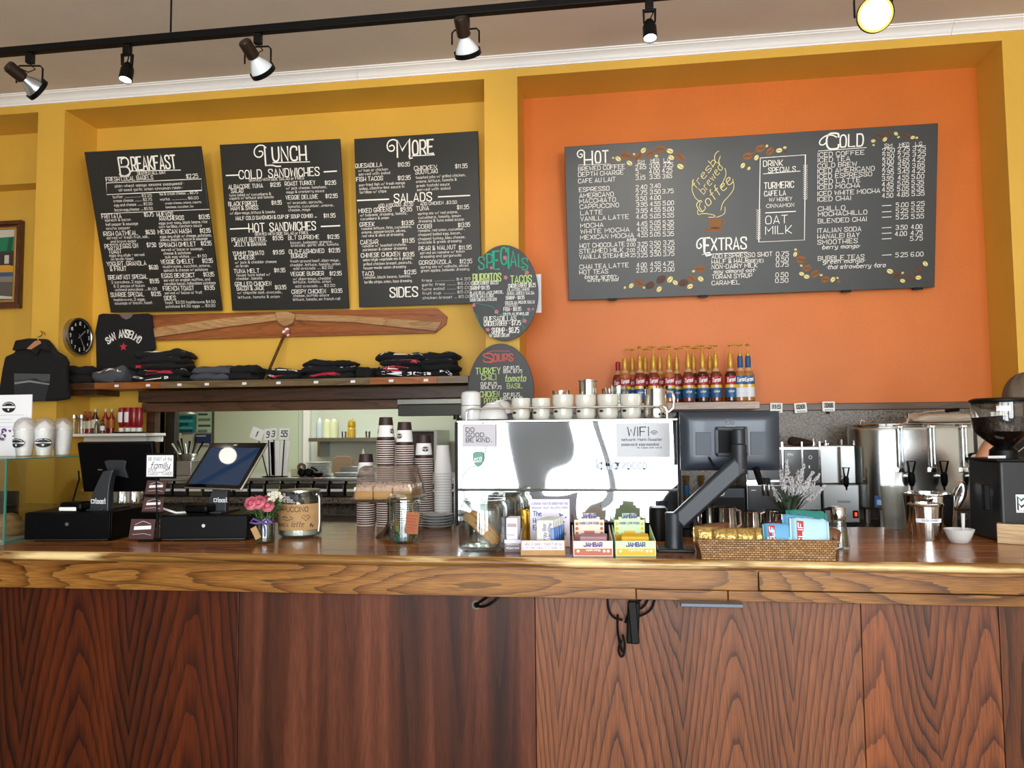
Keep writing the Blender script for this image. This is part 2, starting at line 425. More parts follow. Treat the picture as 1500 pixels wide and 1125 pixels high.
# kitchen behind the hatch
KX0, KX1, KY = -5.6, -.3, 7.5
KW = mat('kitchen_wall', '#c7cdbf', .5)
w = MB(); w.box(KX0-.1, KX0, YB+.5, KY, 0, 2.7); w.box(KX1, KX1+.1, YB+.06, KY, 0, 2.7); w.box(KX0-.1, KX1+.1, KY, KY+.1, 0, 2.7)
struct('wall_kitchen', w, KW, smooth=False)
struct('ceiling_kitchen', MB().box(KX0, KX1, YB+.5, KY, 2.7, 2.8).box(-4.0, KX1, YB+.06, YB+.5, 2.7, 2.8), WHT)
struct('floor_kitchen', MB().box(KX0, KX1, YF+.905, KY, -.1, 0), mat('kitchen_floor', '#77706a', .5))
t = thing('kitchen_ceiling_light', 'fluorescent kitchen ceiling light behind the hatch', 'light', (-2.6, 6.4, 2.64))
MB().box(-.65, .65, -.16, .16, 0, .06).build('housing', WPL, t)
MB().box(-.6, .6, -.12, .12, -.012, 0).build('diffuser', mat('lit_diffuser', '#f2fff4', .5, emit=1.0), t)
area('kitchen_light', (-2.6, 6.4, 2.6), (0, 0, 0), 1.2, .25, 19, (.93, 1, .93))

# hatch casing, fascia under the shirt shelf, steel hood
m = MB(); m.box(OX0-.075, OX0, 5.40, YB+.07, OZ0, OZ1); struct('trim_4', m, WD_DK, bev=.003)
xh = at(566, 590, 5.25).x
struct('trim_5', MB().box(at(206, 585, 5.3).x, -1.0, 5.27, YB, 1.752, 1.835), WD_DK, bev=.003)
struct('trim_6', MB().box(OX0-.09, xh+.05, 5.36, YB, 1.683, 1.75), wood('casing_wood', '#76523a', '#5d3c22', '#3a2412', 'x', 5, .12, 6, .4, seed=23), bev=.003)

# ------------------------------------------------------------------ counter
CA = .6; CP = (-.6, 2.68)
t = thing('service_counter', 'long glossy brown wooden service counter top with golden oak edge', 'counter', (CP[0], CP[1], 0), CA)
m = MB(); yy = .012
for i, d in enumerate((.12, .14, .14, .14, .14, .14, .13)):
    m.box(-6, 4.3, yy, yy+d-.0016, 1.03, CT); yy += d
m.build('board_surface', WD_TOP, t, bev=.0015)
pr = [(.012, 1.07), (.002, 1.0685), (-.006, 1.064), (-.0105, 1.056), (-.0105, 1.050), (-.006, 1.043), (.002, 1.039), (.012, 1.038)]
k = len(pr); m = MB()
m.add([(-6, a, b) for a, b in pr]+[(4.3, a, b) for a, b in pr], [(i, (i+1) % k, (i+1) % k+k, i+k) for i in range(k)]+[tuple(range(k))[::-1], tuple(range(k, 2*k))])
m.build('nosing', WD_NOS, t, ang=60)
xg = 1.07                                                # the apron is one wide board, then two narrow ones
inv0 = (T(CP[0], CP[1], 0) @ RZ(CA)).inverted(); xa = (inv0 @ at(1111, 855, 2.69)).x; xa2 = (inv0 @ at(1066, 872, 2.69)).x
m = MB(); m.box(-6, xa2-.303, .004, .03, .934, .9705); m.box(-6, xa, .004, .03, .9705, 1.036); m.box(xa+.003, 4.3, .004, .03, .972, 1.036); m.box(xa2-.3, xa2, .004, .03, .934, .969); m.box(xa2+.003, 4.3, .004, .03, .934, .969)
m.build('apron', WD_APR, t, bev=.002)
t2 = thing('oak_plywood_cladding', 'brown stained oak plywood cladding below the service counter top', 'counter cladding', (CP[0], CP[1], 0), CA)
inv = (T(CP[0], CP[1], 0) @ RZ(CA)).inverted()
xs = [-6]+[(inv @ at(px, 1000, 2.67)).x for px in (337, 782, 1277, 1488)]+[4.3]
PW = [wood('panel_dark', '#5a2408', '#331005', '#160602', 'z', 4, .2, 7, .5, rough=.36, coat=.05, spec=.3, seed=1, arch=(.44, .2, 8, .8, 5.5)),  # veneers vary in stain; tones rising left to right also paint in window light
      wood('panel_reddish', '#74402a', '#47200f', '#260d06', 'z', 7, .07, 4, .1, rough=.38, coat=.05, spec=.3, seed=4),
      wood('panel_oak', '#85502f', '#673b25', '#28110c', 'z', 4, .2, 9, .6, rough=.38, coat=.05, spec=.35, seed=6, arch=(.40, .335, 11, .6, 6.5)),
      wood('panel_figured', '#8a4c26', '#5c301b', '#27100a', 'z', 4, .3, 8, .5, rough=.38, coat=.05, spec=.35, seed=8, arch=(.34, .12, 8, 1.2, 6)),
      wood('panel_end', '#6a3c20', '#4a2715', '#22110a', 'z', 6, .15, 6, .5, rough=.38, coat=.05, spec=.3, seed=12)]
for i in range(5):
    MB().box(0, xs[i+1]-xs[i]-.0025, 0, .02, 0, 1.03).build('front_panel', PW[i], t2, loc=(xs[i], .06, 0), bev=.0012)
MB().box(-6, 4.3, .085, .95, .02, 1.028).build('carcass', WD_DK, t2)
# back counter
for a, b, lab in ((NR0+.005, NR1-.005, 'granite topped back counter carrying the coffee urn and brewers'), (NL0+.005, NL1-.005, 'granite topped back counter under the kitchen hatch')):
    t = thing('back_counter', lab, 'counter', (0, 5.1, 0))
    MB().box(a, b, -.37, .322, .875, BT).build('granite_top', GRAN, t, bev=.004)
    MB().box(a, b, -.34, .322, .001, .874).build('cabinet_body', WD_DK, t)
m = MB(); m.box(OX0-.1, NL1-.005, .325, .355, BT+.001, 1.085); m.build('splashback', GRAN, t)

# ------------------------------------------------------------------ track lights
YT = 3.3
za = at(0, 79, YT).z; zb = at(950, 4, YT).z; ZT = (za+zb)/2
t = thing('track_light_rail', 'long black track light rail hung below the ceiling', 'track light', (0, YT, ZT))
MB().box(-5.4, 1.9, -.018, .018, 0, .036).build('rail', BLKM, t, bev=.003)
for px in (250,): MB().tube([(at(px, 50, YT).x, 0, .03), (at(px, 50, YT).x, 0, ZC-ZT)], .0045).build('suspension_rod', BLKM, t)
MB().tube([(1.6, 0, .03), (1.6, 0, ZC-ZT)], .0045).build('suspension_rod', BLKM, t)
BULB = mat('silver_bulb', '#b9bcc0', .22, .85); BULBW = mat('white_glass_bulb', '#dfe6ea', .2, 0, coat=.5)
HOT = mat('lit_lamp_face', '#fff3d8', .4, emit=14); COOL = mat('lit_led_face', '#ffffff', .4, emit=9)
def aim(d): return V(d).normalized().to_track_quat('Z', 'Y').to_matrix().to_4x4()
def par_spot(px, piv, yaw, d, label, lit=None, bulb=BULB, sc=1.0, drop=None):
    p = at(px, 60, YT); t = thing('track_spotlight', label, 'spotlight', (p.x, YT, ZT), yaw, 'track spotlights on the rail')
    MB().box(-.018, .018, -.014, .014, -.05, 0).build('adapter', BLKM, t, bev=.003)
    h = piv; r = .062*sc
    MB().tube([(-r, 0, -h), (-r, 0, -.075), (-r+.012, 0, -.062), (r-.012, 0, -.062), (r, 0, -.075), (r, 0, -h)], .0042, 6).build('yoke', BLKM, t)
    A = T(0, 0, -h) @ aim(d)
    MB().lathe([(0, -.115), (.024, -.113), (.03, -.105), (.03, -.035), (.026, -.03), (0, -.03)], 24, 0, A).build('lamp_holder', mat('bronze_metal', '#2a1c12', .4, .3), t)
    m = MB(); m.lathe([(.018, -.035), (.024, -.02), (.04, .005), (.052*sc, .025), (.056*sc, .04), (.056*sc, .046)], 32, 0, A)
    m.build('bulb', bulb, t)
    MB().lathe([(.0575*sc, .03), (.061*sc, .03), (.061*sc, .052), (.0575*sc, .052)], 32, 0, A).build('retaining_ring', BLKM, t)
    lf = MB().lathe([(0, .053), (.035*sc, .051), (.049*sc, .048), (.0575*sc, .045)], 32, 0, A, [0, 0, 1]).build('lamp_face', [lit or mat('dull_lens', '#c9cdd0', .2), mat('warm_lens_edge', '#ffb13a', .4, emit=2.2) if lit else mat('dull_lens')], t)
    MB().tube([(0, 0, -.05), (.02, .01, -.075), (.0, -.012, -.1), tuple((A @ V((0, .02, -.1)))[:])], .003, 6).build('flex', BLKM, t)
    return t, A
par_spot(45, .148, 10, (.5, .75, -.42), 'bulbous silver spotlight nearest the left end of the rail', bulb=BULB)
par_spot(378, .142, 5, (.3, .8, -.6), 'dark spotlight with pale bulb above the lunch board', bulb=BULBW)
par_spot(682, .128, 0, (.08, .75, -.75), 'spotlight with pale bulb above the gap beside the fourth pillar', bulb=BULBW)
par_spot(1281, .15, -5, (-.06, -1, -.42), 'spotlight turned to the camera with a glowing round face', lit=HOT, sc=1.18)
def can_spot(px, label):
    p = at(px, 60, YT); t = thing('track_spotlight', label, 'spotlight', (p.x, YT, ZT), 0, 'track spotlights on the rail')
    MB().box(-.018, .018, -.014, .014, -.045, 0).build('adapter', BLKM, t, bev=.003)
    m = MB(); m.box(-.028, -.02, -.008, .008, -.10, -.045); m.box(.02, .028, -.008, .008, -.10, -.045); m.box(-.028, .028, -.008, .008, -.053, -.045)
    m.build('yoke', BLKM, t, bev=.002)
    A = T(0, 0, -.135) @ aim((.02, -.28, -1))
    MB().lathe([(0, -.05), (.018, -.048), (.024, -.035), (.03, -.015), (.031, .045), (.028, .047), (.027, .04)], 28, 0, A).build('lamp_can', BLKM, t)
    MB().lathe([(0, .038), (.027, .038)], 24, 0, A).build('lamp_face', COOL, t)
    MB().tube([(0, 0, -.045), (.016, -.012, -.065), (.004, -.004, -.085)], .003, 6).build('flex', BLKM, t)
can_spot(187, 'small black cylinder spotlight, second from the left end of the rail')
can_spot(952, 'small black cylinder spotlight above the drinks menu board')
def spot_lamp(loc, tgt, power, ang, col):
    l = bpy.data.lights.new('spot_beam', 'SPOT'); l.energy = power; l.spot_size = rad(ang); l.spot_blend = .8; l.color = col; l.shadow_soft_size = .05
    o = bpy.data.objects.new('spot_beam', l); COL.objects.link(o); o.location = loc
    o.rotation_euler = (V(tgt)-V(loc)).to_track_quat('-Z', 'Y').to_euler()
for px, x, z, pw in ((45, -4.6, 2.9, 8), (187, -3.6, 3.0, 16), (378, -2.5, 3.0, 16), (952, .4, 3.0, 18), (952, 1.5, 2.9, 14)):
    spot_lamp((at(px, 60, YT).x, YT+.09, ZT-.24), (x, YB, z), pw, 75, (1, .86, .66))
spot_lamp((at(682, 60, YT).x, YT+.07, ZT-.22), (-1.45, YB, 3.3), 22, 60, (1, .78, .5))
# ------------------------------------------------------------------ chalkboards
BOARD = mat('chalkboard_black', '#22221f', .42, var=.12, vscale=3)
BOARDEDGE = mat('board_edge', '#141414', .5)
class Plane:
    """local frame of a hung board: u along its lower edge, v up its face"""
    def __init__(s, bl, br, tl):
        s.o = V(bl); s.ex = (V(br)-s.o).normalized(); d = V(tl)-s.o; s.w = (V(br)-s.o).length
        d = d-s.ex*d.dot(s.ex); s.h = d.length; s.ez = d/s.h; s.ey = s.ez.cross(s.ex)
    def mat(s):
        m = Mx((s.ex, s.ey, s.ez)).transposed().to_4x4(); m.translation = s.o; return m
    def uv(s, px, py):
        d = ray(px, py); t = (s.o-EYE).dot(s.ey)/d.dot(s.ey); q = EYE+d*t-s.o
        return q.dot(s.ex), q.dot(s.ez)
def hung(name, label, cat, P, group=None):
    t = thing(name, label, cat, group=group); t.matrix_world = P.mat(); return t
class Letter:
    """lettering on a board, laid out from coordinates read off an enlarged crop of it"""
    def __init__(s, P, ox, oy, k): s.P = P; s.o = (ox, oy); s.k = k; s.mb = MB(); s.fn = flat(-.001)
    def pt(s, x, y): return s.P.uv(s.o[0]+x/s.k, s.o[1]+y/s.k)
    def size(s, x, y, h):
        a = s.pt(x, y); b = s.pt(x, y-h); return math.hypot(a[0]-b[0], a[1]-b[1])
    def line(s, x, y, x2, h, txt, sw=.13, m=0, slant=0, ang=0):
        u, v = s.pt(x, y); hh = s.size(x, y, h)
        kx = s.P.uv(s.o[0]+x/s.k+1, s.o[1]+y/s.k)
        sc = s.size(x, y, 10)/10
        write(s.mb, txt, u, v, hh, (x2-x)*sc if x2 else None, hh*sw, s.fn, m, slant, ang)
    def block(s, txt, h, sw=.13, m=0):
        for l in txt.strip().split('\n'):
            a, b = l.split('|', 1); n = a.split()
            hh = (float(n[3]) if len(n) > 3 else h)*.92
            s.line(float(n[0]), float(n[1]), float(n[2]), hh, b, sw, m)
    def stroke(s, pts, w, m=0):
        p = [s.pt(*q) for q in pts]
        if len(p) >= 4 and p[0] != p[-1]: p = [(q.x, q.y) for q in smooth([(a, b, 0) for a, b in p])]
        ribbon(s.mb, p, w*s.size(*pts[0], 10)/10, s.fn, m)
    def blob(s, x, y, rx, ry, a, m, n=14):
        c = s.pt(x, y); k = s.size(x, y, 10)/10
        P = [(c[0]+(rx*cos(t)*cos(a)-ry*sin(t)*sin(a))*k, c[1]+(rx*cos(t)*sin(a)+ry*sin(t)*cos(a))*k) for t in [2*pi*i/n for i in range(n)]]
        f = flat(-.0006); s.mb.add([f(*q) for q in P], [tuple(range(n))], m)
        Q = [(-.8, .0), (-.3, .25), (.3, -.25), (.8, 0)]
        ribbon(s.mb, [(c[0]+(rx*q[0]*cos(a)-ry*q[1]*sin(a))*k, c[1]+(rx*q[0]*sin(a)+ry*q[1]*cos(a))*k) for q in Q], ry*.2*k, flat(-.0009), 3)
YBD = 5.40
def board(name, label, tl, tr, br, bl, Yt, Yb=YBD, cat='menu board', group='menu boards'):
    P = Plane(at(*bl, Yb), at(*br, Yb), at(*tl, Yt)); t = hung(name, label, cat, P, group)
    MB().box(0, P.w, 0, .018, 0, P.h).build('panel', [BOARD], t, bev=.002)
    MB().tube([(P.w*.5, .02, P.h-.03), (P.w*.5, .055, P.h-.03)], .004, 6).build('screw', BLKM, t)
    return P, t
# --- breakfast
P, t = board('menu_board', 'tall chalkboard headed BREAKFAST, leaning furthest from the wall', (136, 222), (307, 214), (325, 455), (162, 458), 5.04)
L = Letter(P, 130, 190, 4.165)
L.line(196, 284, 262, 112, 'B', .09); L.line(268, 247, 562, 78, 'REAKFAST', .12)
L.stroke([(262, 252), (560, 246)], 5); L.stroke([(262, 250), (240, 278), (212, 284), (188, 272)], 8); L.stroke([(200, 205), (198, 182), (215, 172)], 8)
L.block('''298 276 490 24|SERVED ALL DAY
108 316 425|FRESH LOCAL BAGELS
430 310 590 20|...............
597 297 675|$2.25
82 542 212|FRITTATA
340 530 402|$5.75
92 648 318|IRISH OATMEAL
350 638 410|$6.50
100 725 320|PESTO EGGS ON
357 716 416|$7.50
123 755 208|TOAST
113 832 370|YOGURT, GRANOLA
133 862 240|& FRUIT
370 852 428|$6.00
122 914 378|BREAKFAST SPECIAL
375 936 434|$9.95
137 1020 352|SUNRISE SPECIAL
384 1014 446|$12.95
418 530 525|HUEVOS
434 554 595|RANCHEROS
674 545 745|$13.95
425 636 643|MEXICAN HASH
680 628 748|$12.95
432 716 672|SPINACH OMELET
687 706 754|$12.95
442 820 656|VEGGIE OMELET
695 812 762|$12.95
448 904 662|EGGS BENEDICT
702 895 770|$13.95
456 982 655|FRENCH TOAST
708 976 772|$9.95
462 1040 537|SIDES''', 27, .125)
L.block('''160 352 620|*plain *wheat *asiago *sesame *poppyseed *
183 376 612|*all-seed *garlic *onion *cinnamon raisin *
150 418 410|butter ................... $2.25
153 442 410|cream cheese .......... $2.75
157 468 412|egg and cheese ....... $5.50
160 497 414|bacon,egg,cheese .... $5.50
435 400 690|lox & cream cheese ... $8.75
437 432 692|works .................. $8.00
468 455 708 14|cream cheese, onions, capers,
470 479 655 14|tomatoes, cucumber, lox
100 560 272|*spinach & bacon
105 586 320|*bell pepper & sausage
107 610 268|*ancho pepper
112 668 388|served w/ fresh fruit, milk,
135 690 305|and brown sugar
127 775 357|eggs any style - served
138 797 285|on levain toast
140 938 345|2 pancakes, 2 eggs,
155 962 355|& 2 pieces of bacon
163 984 434|oatmeal pancakes ... $1.00
155 1045 358|hashbrowns, 2 eggs,
162 1066 402|sausage or bacon, toast
430 578 748|eggs over easy, black beans, rice
430 600 712|corn tortillas, ranchero sauce
436 660 772|eggs any style w/ cheese, potatoes,
438 680 748|onions, peppers, bacon & sausage
445 740 716|served w/ bacon or sausage,
458 762 635|cheese & potatoes
468 784 738|sub egg whites ....... $1.50
455 843 762|mushrooms, zucchini, onions,
460 866 745|spinach & cheese w/ potatoes
460 926 758|served on english muffins, and
462 948 793|canadian bacon, hollandaise potatoes
466 1004 705|served w/ bacon or fruit
468 1062 790|toast  $3.50 hashbrowns $4.50
472 1086 788|potatoes $4.50 eggs .... $3.00''', 17, .115)
L.stroke([(107, 325), (688, 300), (690, 370), (110, 396), (107, 325)], 3.5); L.stroke([(75, 513), (735, 485)], 3)
L.mb.build('lettering', CHALK, t, smooth=False)
# --- lunch
P, t = board('menu_board', 'tall chalkboard headed LUNCH, in the middle of the three menus', (321, 212), (497, 204), (511, 452), (340, 455), 5.15)
L = Letter(P, 320, 200, 4.326)
L.line(300, 184, 345, 118, 'L', .09); L.line(345, 158, 575, 88, 'UNCH', .12)
L.stroke([(345, 166), (578, 160)], 6); L.stroke([(300, 184), (340, 180), (366, 190), (394, 188)], 8)
L.stroke([(301, 70), (285, 56), (255, 54), (228, 78), (226, 112), (245, 132), (270, 130), (284, 110), (276, 92), (258, 94)], 8)
L.block('''132 268 288 56|COLD
320 260 664 56|SANDWICHES
195 606 300 58|HOT
328 600 636 56|SANDWICHES''', 50, .12)
L.block('''195 285 570 18|SERVED WITH SIDE SALAD or FRIES
65 332 300|ALBACORE TUNA
330 318 400|$12.95
82 358 164|SALAD
422 312 628|ROAST TURKEY
676 306 750|$12.95
428 400 645|VEGGIE DELUXE
680 390 760|$12.95
65 440 262|BLACK FOREST
80 468 266|HAM & SWISS
338 432 406|$11.95
112 530 655 24|HALF COLD SANDWICH & CUP OF SOUP COMBO ...
668 514 746|$11.95
232 628 590 18|SERVED WITH SIDE SALAD or FRIES
86 668 318|PEANUT BUTTER,
345 656 415|$9.95
100 696 316|JELLY & BANANA
444 654 650|BLT SUPREME
692 648 770|$12.95
92 754 302|YUMMY TOMATO
347 746 422|$9.95
104 780 242|& CHEESE
448 742 684|OLD-FASHIONED
700 734 775|$12.95
462 770 568|BURGER
100 866 270|TUNA MELT
355 860 428|$11.95
458 884 680|VEGGIE BURGER
706 880 784|$12.95
106 948 350|GRILLED CHICKEN
118 975 300|BACON & JACK
360 968 434|$13.95
465 996 692|CRISPY CHICKEN
716 990 788|$13.95''', 27, .125)
L.block('''70 380 355|tuna salad w/ cucumbers &
72 400 372|capers w/ lettuce and tomato
430 336 704|w/ jack cheese, tomatoes,
432 360 688|mayo & cranberry sauce
438 428 674|w/ avocado, sprouts,
442 452 748|tomato, cucumber, onions,
445 474 590|cheese, mayo
74 494 380|w/ dijon-mayo, lettuce & tomato
458 680 738|bacon, balsamic greens,
460 698 778|avocado, garlic aioli, tomato
106 806 386|w/ jack & cheddar cheese
112 828 196|on levain
456 798 782|fresh-ground beef, dijon-mayo,
456 822 790|cheddar, lettuce, tomato, onion
476 844 738|add avocado .... $2.50
116 886 342|house tuna salad w/
114 908 288|cheddar, tomato
475 910 734|w/ dijon-mayo, cheddar,
476 930 726|lettuce, tomato, onion
488 956 752|add avocado .... $2.50
122 998 418|w/ chipotle aioli, avocado,
126 1026 404|lettuce, tomato & onion
476 1016 712|cheese, buffalo sauce
474 1040 784|lettuce, tomato, on french roll''', 17, .115)
for a in (((50, 247), (124, 244)), ((670, 224), (748, 219)), ((76, 586), (190, 581)), ((652, 570), (768, 565))): L.stroke(a, 8)
L.mb.build('lettering', CHALK, t, smooth=False)
# --- more
P, t = board('menu_board', 'tall chalkboard headed MORE, partly behind the oval specials board', (511, 204), (692, 192), (706, 444), (526, 450), 5.28)
L = Letter(P, 505, 190, 4.165)
L.line(322, 168, 400, 106, 'M', .09); L.line(415, 152, 545, 84, 'ORE', .12); L.stroke([(412, 160), (547, 153)], 6)
L.stroke([(322, 72), (300, 58), (268, 68), (256, 100), (268, 130), (296, 132), (306, 108), (290, 92), (274, 102)], 8); L.stroke([(392, 160), (398, 176), (412, 172)], 8)
L.block('''303 444 538 54|SALADS
278 1022 450 62|SIDES''', 50, .13)
L.block('''66 234 234|QUESADILLA
325 226 400|$10.95
424 248 566|CHICKEN
432 272 570|SOUVLAKI
675 236 750|$11.95
72 316 240|FISH TACOS
325 308 404|$12.95
205 474 425 22|ADD AVOCADO ..$2.50
462 462 690 20|ADD CHICKEN ..$3.50
86 508 294|MIXED GREENS
340 500 413|$9.95
437 494 515|TUNA
686 486 760|$11.95
92 592 186|GREEK
348 582 424|$13.95
444 604 534|COBB
692 594 766|$13.95
97 700 208|CAESAR
352 690 428|$11.95
453 738 684|PEAR & WALNUT
697 732 775|$11.95
100 780 346|CHINESE CHICKEN
357 774 426|$13.95
454 824 654|GORGONZOLA
702 816 778|$12.95
106 892 180|TACO
364 882 438|$12.95''', 27, .125)
L.block('''84 258 270|w/ ham or chicken
86 280 284|served with salad
88 346 378|pan-fried fish w/ fresh mango
90 368 374|salsa, cilantro-lime sauce in
92 390 260|tortillas w/ chips
434 300 744|toasted pita w/ grilled chicken,
436 324 690|onions, lettuce, tomato &
438 350 645|greek tzatziki sauce
442 374 650|served with salad
95 530 390|w/ balsamic dressing, tomato,
97 552 276|cucumbers & onion
448 520 696|spring mix w/ red onions,
450 544 714|cucumbers, tomato, lemon
452 566 734|dressing & tuna salad scoop
102 612 418|romaine lettuce, feta, cucumbers,
104 634 382|onions, pepperoncini, olives,
106 656 366|red wine & olive oil dressing
450 624 736|romaine, red onion, cucumber,
450 648 714|chopped boiled egg, bacon,
448 674 742|chopped turkey, bleu cheese,
450 696 718|avocado & greek dressing
108 718 384|romaine w/ toasted crutons,
112 740 388|parmesan & caesar dressing
460 760 738|served on romaine w/ lemon
464 782 716|dressing and gorgonzola
112 802 422|asian-style vegetable mix & greens,
114 828 420|grilled chicken breast, peanuts,
116 852 382|house-made asian dressing
464 846 760|spring mix w/ walnuts, sliced
466 868 766|green apples, balsamic dressing
116 910 410|romaine, black beans, tomato,
120 938 418|tortilla strips, onion, taco dressing
470 928 775|fries ................. $4.95
472 954 775|garlic fries ........ $6.00
472 980 775|tuna salad ........ $5.00
474 1006 775|fruit cup ........... $5.00
476 1034 775|chicken breast ... $5.00''', 17, .115)
for a in (((78, 432), (268, 424)), ((572, 410), (762, 401))): L.stroke(a, 8)
L.mb.build('lettering', CHALK, t, smooth=False)
# --- drinks
CREAM = mat('chalk_cream', '#e8d98f', .8); BEAN = mat('bean_brown_chalk', '#8a5a34', .8); BEAND = mat('bean_dark_chalk', '#5d4030', .8)
P, t = board('menu_board', 'wide drinks chalkboard with coffee beans on the orange wall', (829, 215), (1377, 181), (1369, 421), (833, 440), 5.22)
for px in (897, 1030, 1240, 1345):
    u, v = P.uv(px, 432); MB().box(u-.03, u+.03, -.004, .03, -.012, .004).build('bracket', BLKM, t, bev=.002)
L = Letter(P, 825, 190, 4.41)
L.line(138, 228, 190, 86, 'H', .11); L.line(208, 214, 292, 74, 'OT', .12); L.stroke([(98, 228), (305, 222)], 3)
L.stroke([(140, 150), (128, 132), (105, 132), (90, 150), (94, 172), (110, 182), (124, 172), (122, 158), (110, 158)], 7)
L.block('''98 268 402|BREWED COFFEE
98 304 392|DEPTH CHARGE
98 346 340|CAFE AU LAIT
104 402 300|ESPRESSO
106 440 328|AMERICANO
106 476 342|MACCHIATO
108 512 362|CAPPUCCINO
112 552 255|LATTE
113 590 424|VANILLA LATTE
113 634 260|MOCHA
114 672 428|WHITE MOCHA
112 710 456|MEXICAN MOCHA
108 764 398|HOT CHOCOLATE
106 800 388|STEAMED MILK
106 836 418|VANILLA STEAMER
106 900 422|CHAI TEA LATTE
106 934 290|HOT TEAS
482 218 524 22|SM
566 212 618 24|MED
650 208 690 24|LG
468 256 535|2.65
558 250 622|3.00
648 242 710|3.25
468 290 495|3.
556 284 622|4.00
640 278 704|4.25
470 324 530|3.15
560 318 626|3.35
644 314 702|3.65
470 386 542|2.40
562 378 628|3.40
470 422 542|2.75
562 416 628|3.50
642 412 712|3.75
470 460 540|3.50
560 454 630|4.00
474 498 544|3.95
562 494 628|4.55
645 488 714|5.00
472 538 544|3.95
562 532 628|4.55
645 528 714|5.00
472 576 542|4.45
562 572 628|5.05
645 568 714|5.55
476 622 542|4.45
562 616 628|5.05
645 614 714|5.35
478 658 544|4.55
562 652 628|5.05
645 648 714|5.35
480 694 546|4.55
562 690 628|5.05
645 688 714|5.35
412 754 466 24|2.00
482 754 544|3.25
560 748 628|3.50
648 744 716|3.75
412 790 462 24|2.00
478 788 540|3.00
562 784 628|3.25
648 780 716|3.50
420 822 468 24|1.25
478 824 544|3.25
562 818 630|3.50
648 816 716|3.75
476 888 538|4.00
564 882 630|4.55
645 880 714|4.75
474 922 542|2.50
564 918 630|2.75
648 916 716|3.00
960 832 1340|ADD ESPRESSO SHOT
960 866 1190|HALF & HALF
1186 862 1290 24|(BREVE)
960 900 1247|NON-DAIRY MILK
962 964 1213|TORANI SYRUP
960 1004 1135|CARAMEL''', 29, .12)
for a in (((480, 222), (524, 220)), ((566, 216), (620, 213)), ((650, 212), (692, 210))): L.stroke(a, 3)
for x, y, x2, s in ((136, 962, 342, '*black *green*'), (154, 984, 352, '*white *herbal'), (412, 722, 468, 'kids'), (970, 928, 1230, '*soy *almond *oat*')): L.line(x, y, x2, 24, s, .13, 0, .25)
L.line(912, 796, 945, 96, 'E', .12); L.line(958, 778, 1178, 74, 'XTRAS', .12); L.stroke([(896, 806), (1190, 790)], 3)
L.stroke([(915, 705), (890, 698), (864, 722), (862, 760), (880, 770), (896, 752), (884, 738)], 8); L.stroke([(915, 796), (925, 815), (955, 808)], 8)
for x, y, x2, h, s, a in ((858, 385, 1068, 52, 'fresh', .88), (908, 418, 1112, 50, 'brewed', .92), (890, 540, 1168, 66, 'Coffee', .75)): L.line(x, y, x2, h, s, .07, 1, .2, a)
for p in ([(962, 240), (985, 215), (975, 180), (985, 150), (1005, 138)], [(1015, 172), (1004, 200), (1010, 225)], [(1045, 250), (1055, 290), (1030, 340), (1022, 372)], [(842, 320), (828, 380), (850, 440), (882, 466)],
          [(1095, 320), (1108, 380), (1060, 440), (1030, 470), (1018, 520)], [(868, 522), (868, 552), (900, 540), (950, 545), (985, 555), (975, 566), (940, 566)], [(1045, 500), (1046, 540), (1020, 556), (990, 566)], [(885, 470), (878, 500), (900, 528)]): L.stroke(p, 4, 1)
for y0, y1, h in ((578, 640, 44),):
    L.stroke([(935, 580), (1025, 576)], 5, 2); c = [(938, 582), (942, 612), (958, 640), (1005, 640), (1020, 612), (1026, 578)]
    q = [L.pt(*p) for p in c]; L.mb.add([flat(-.0006)(*p) for p in q], [tuple(range(6))], 2)
    L.stroke([(1024, 586), (1044, 580), (1042, 604), (1018, 618)], 6, 2); L.blob(977, 644, 62, 15, 0, 2); 
R2 = Letter(P, 1090, 175, 4.325); R2.mb = L.mb
R2.line(522, 190, 596, 100, 'C', .11); R2.line(608, 176, 750, 76, 'OLD', .12); R2.stroke([(470, 200), (774, 178)], 4)
R2.stroke([(585, 112), (560, 98), (520, 100), (480, 130), (476, 158), (500, 164), (518, 148)], 8)
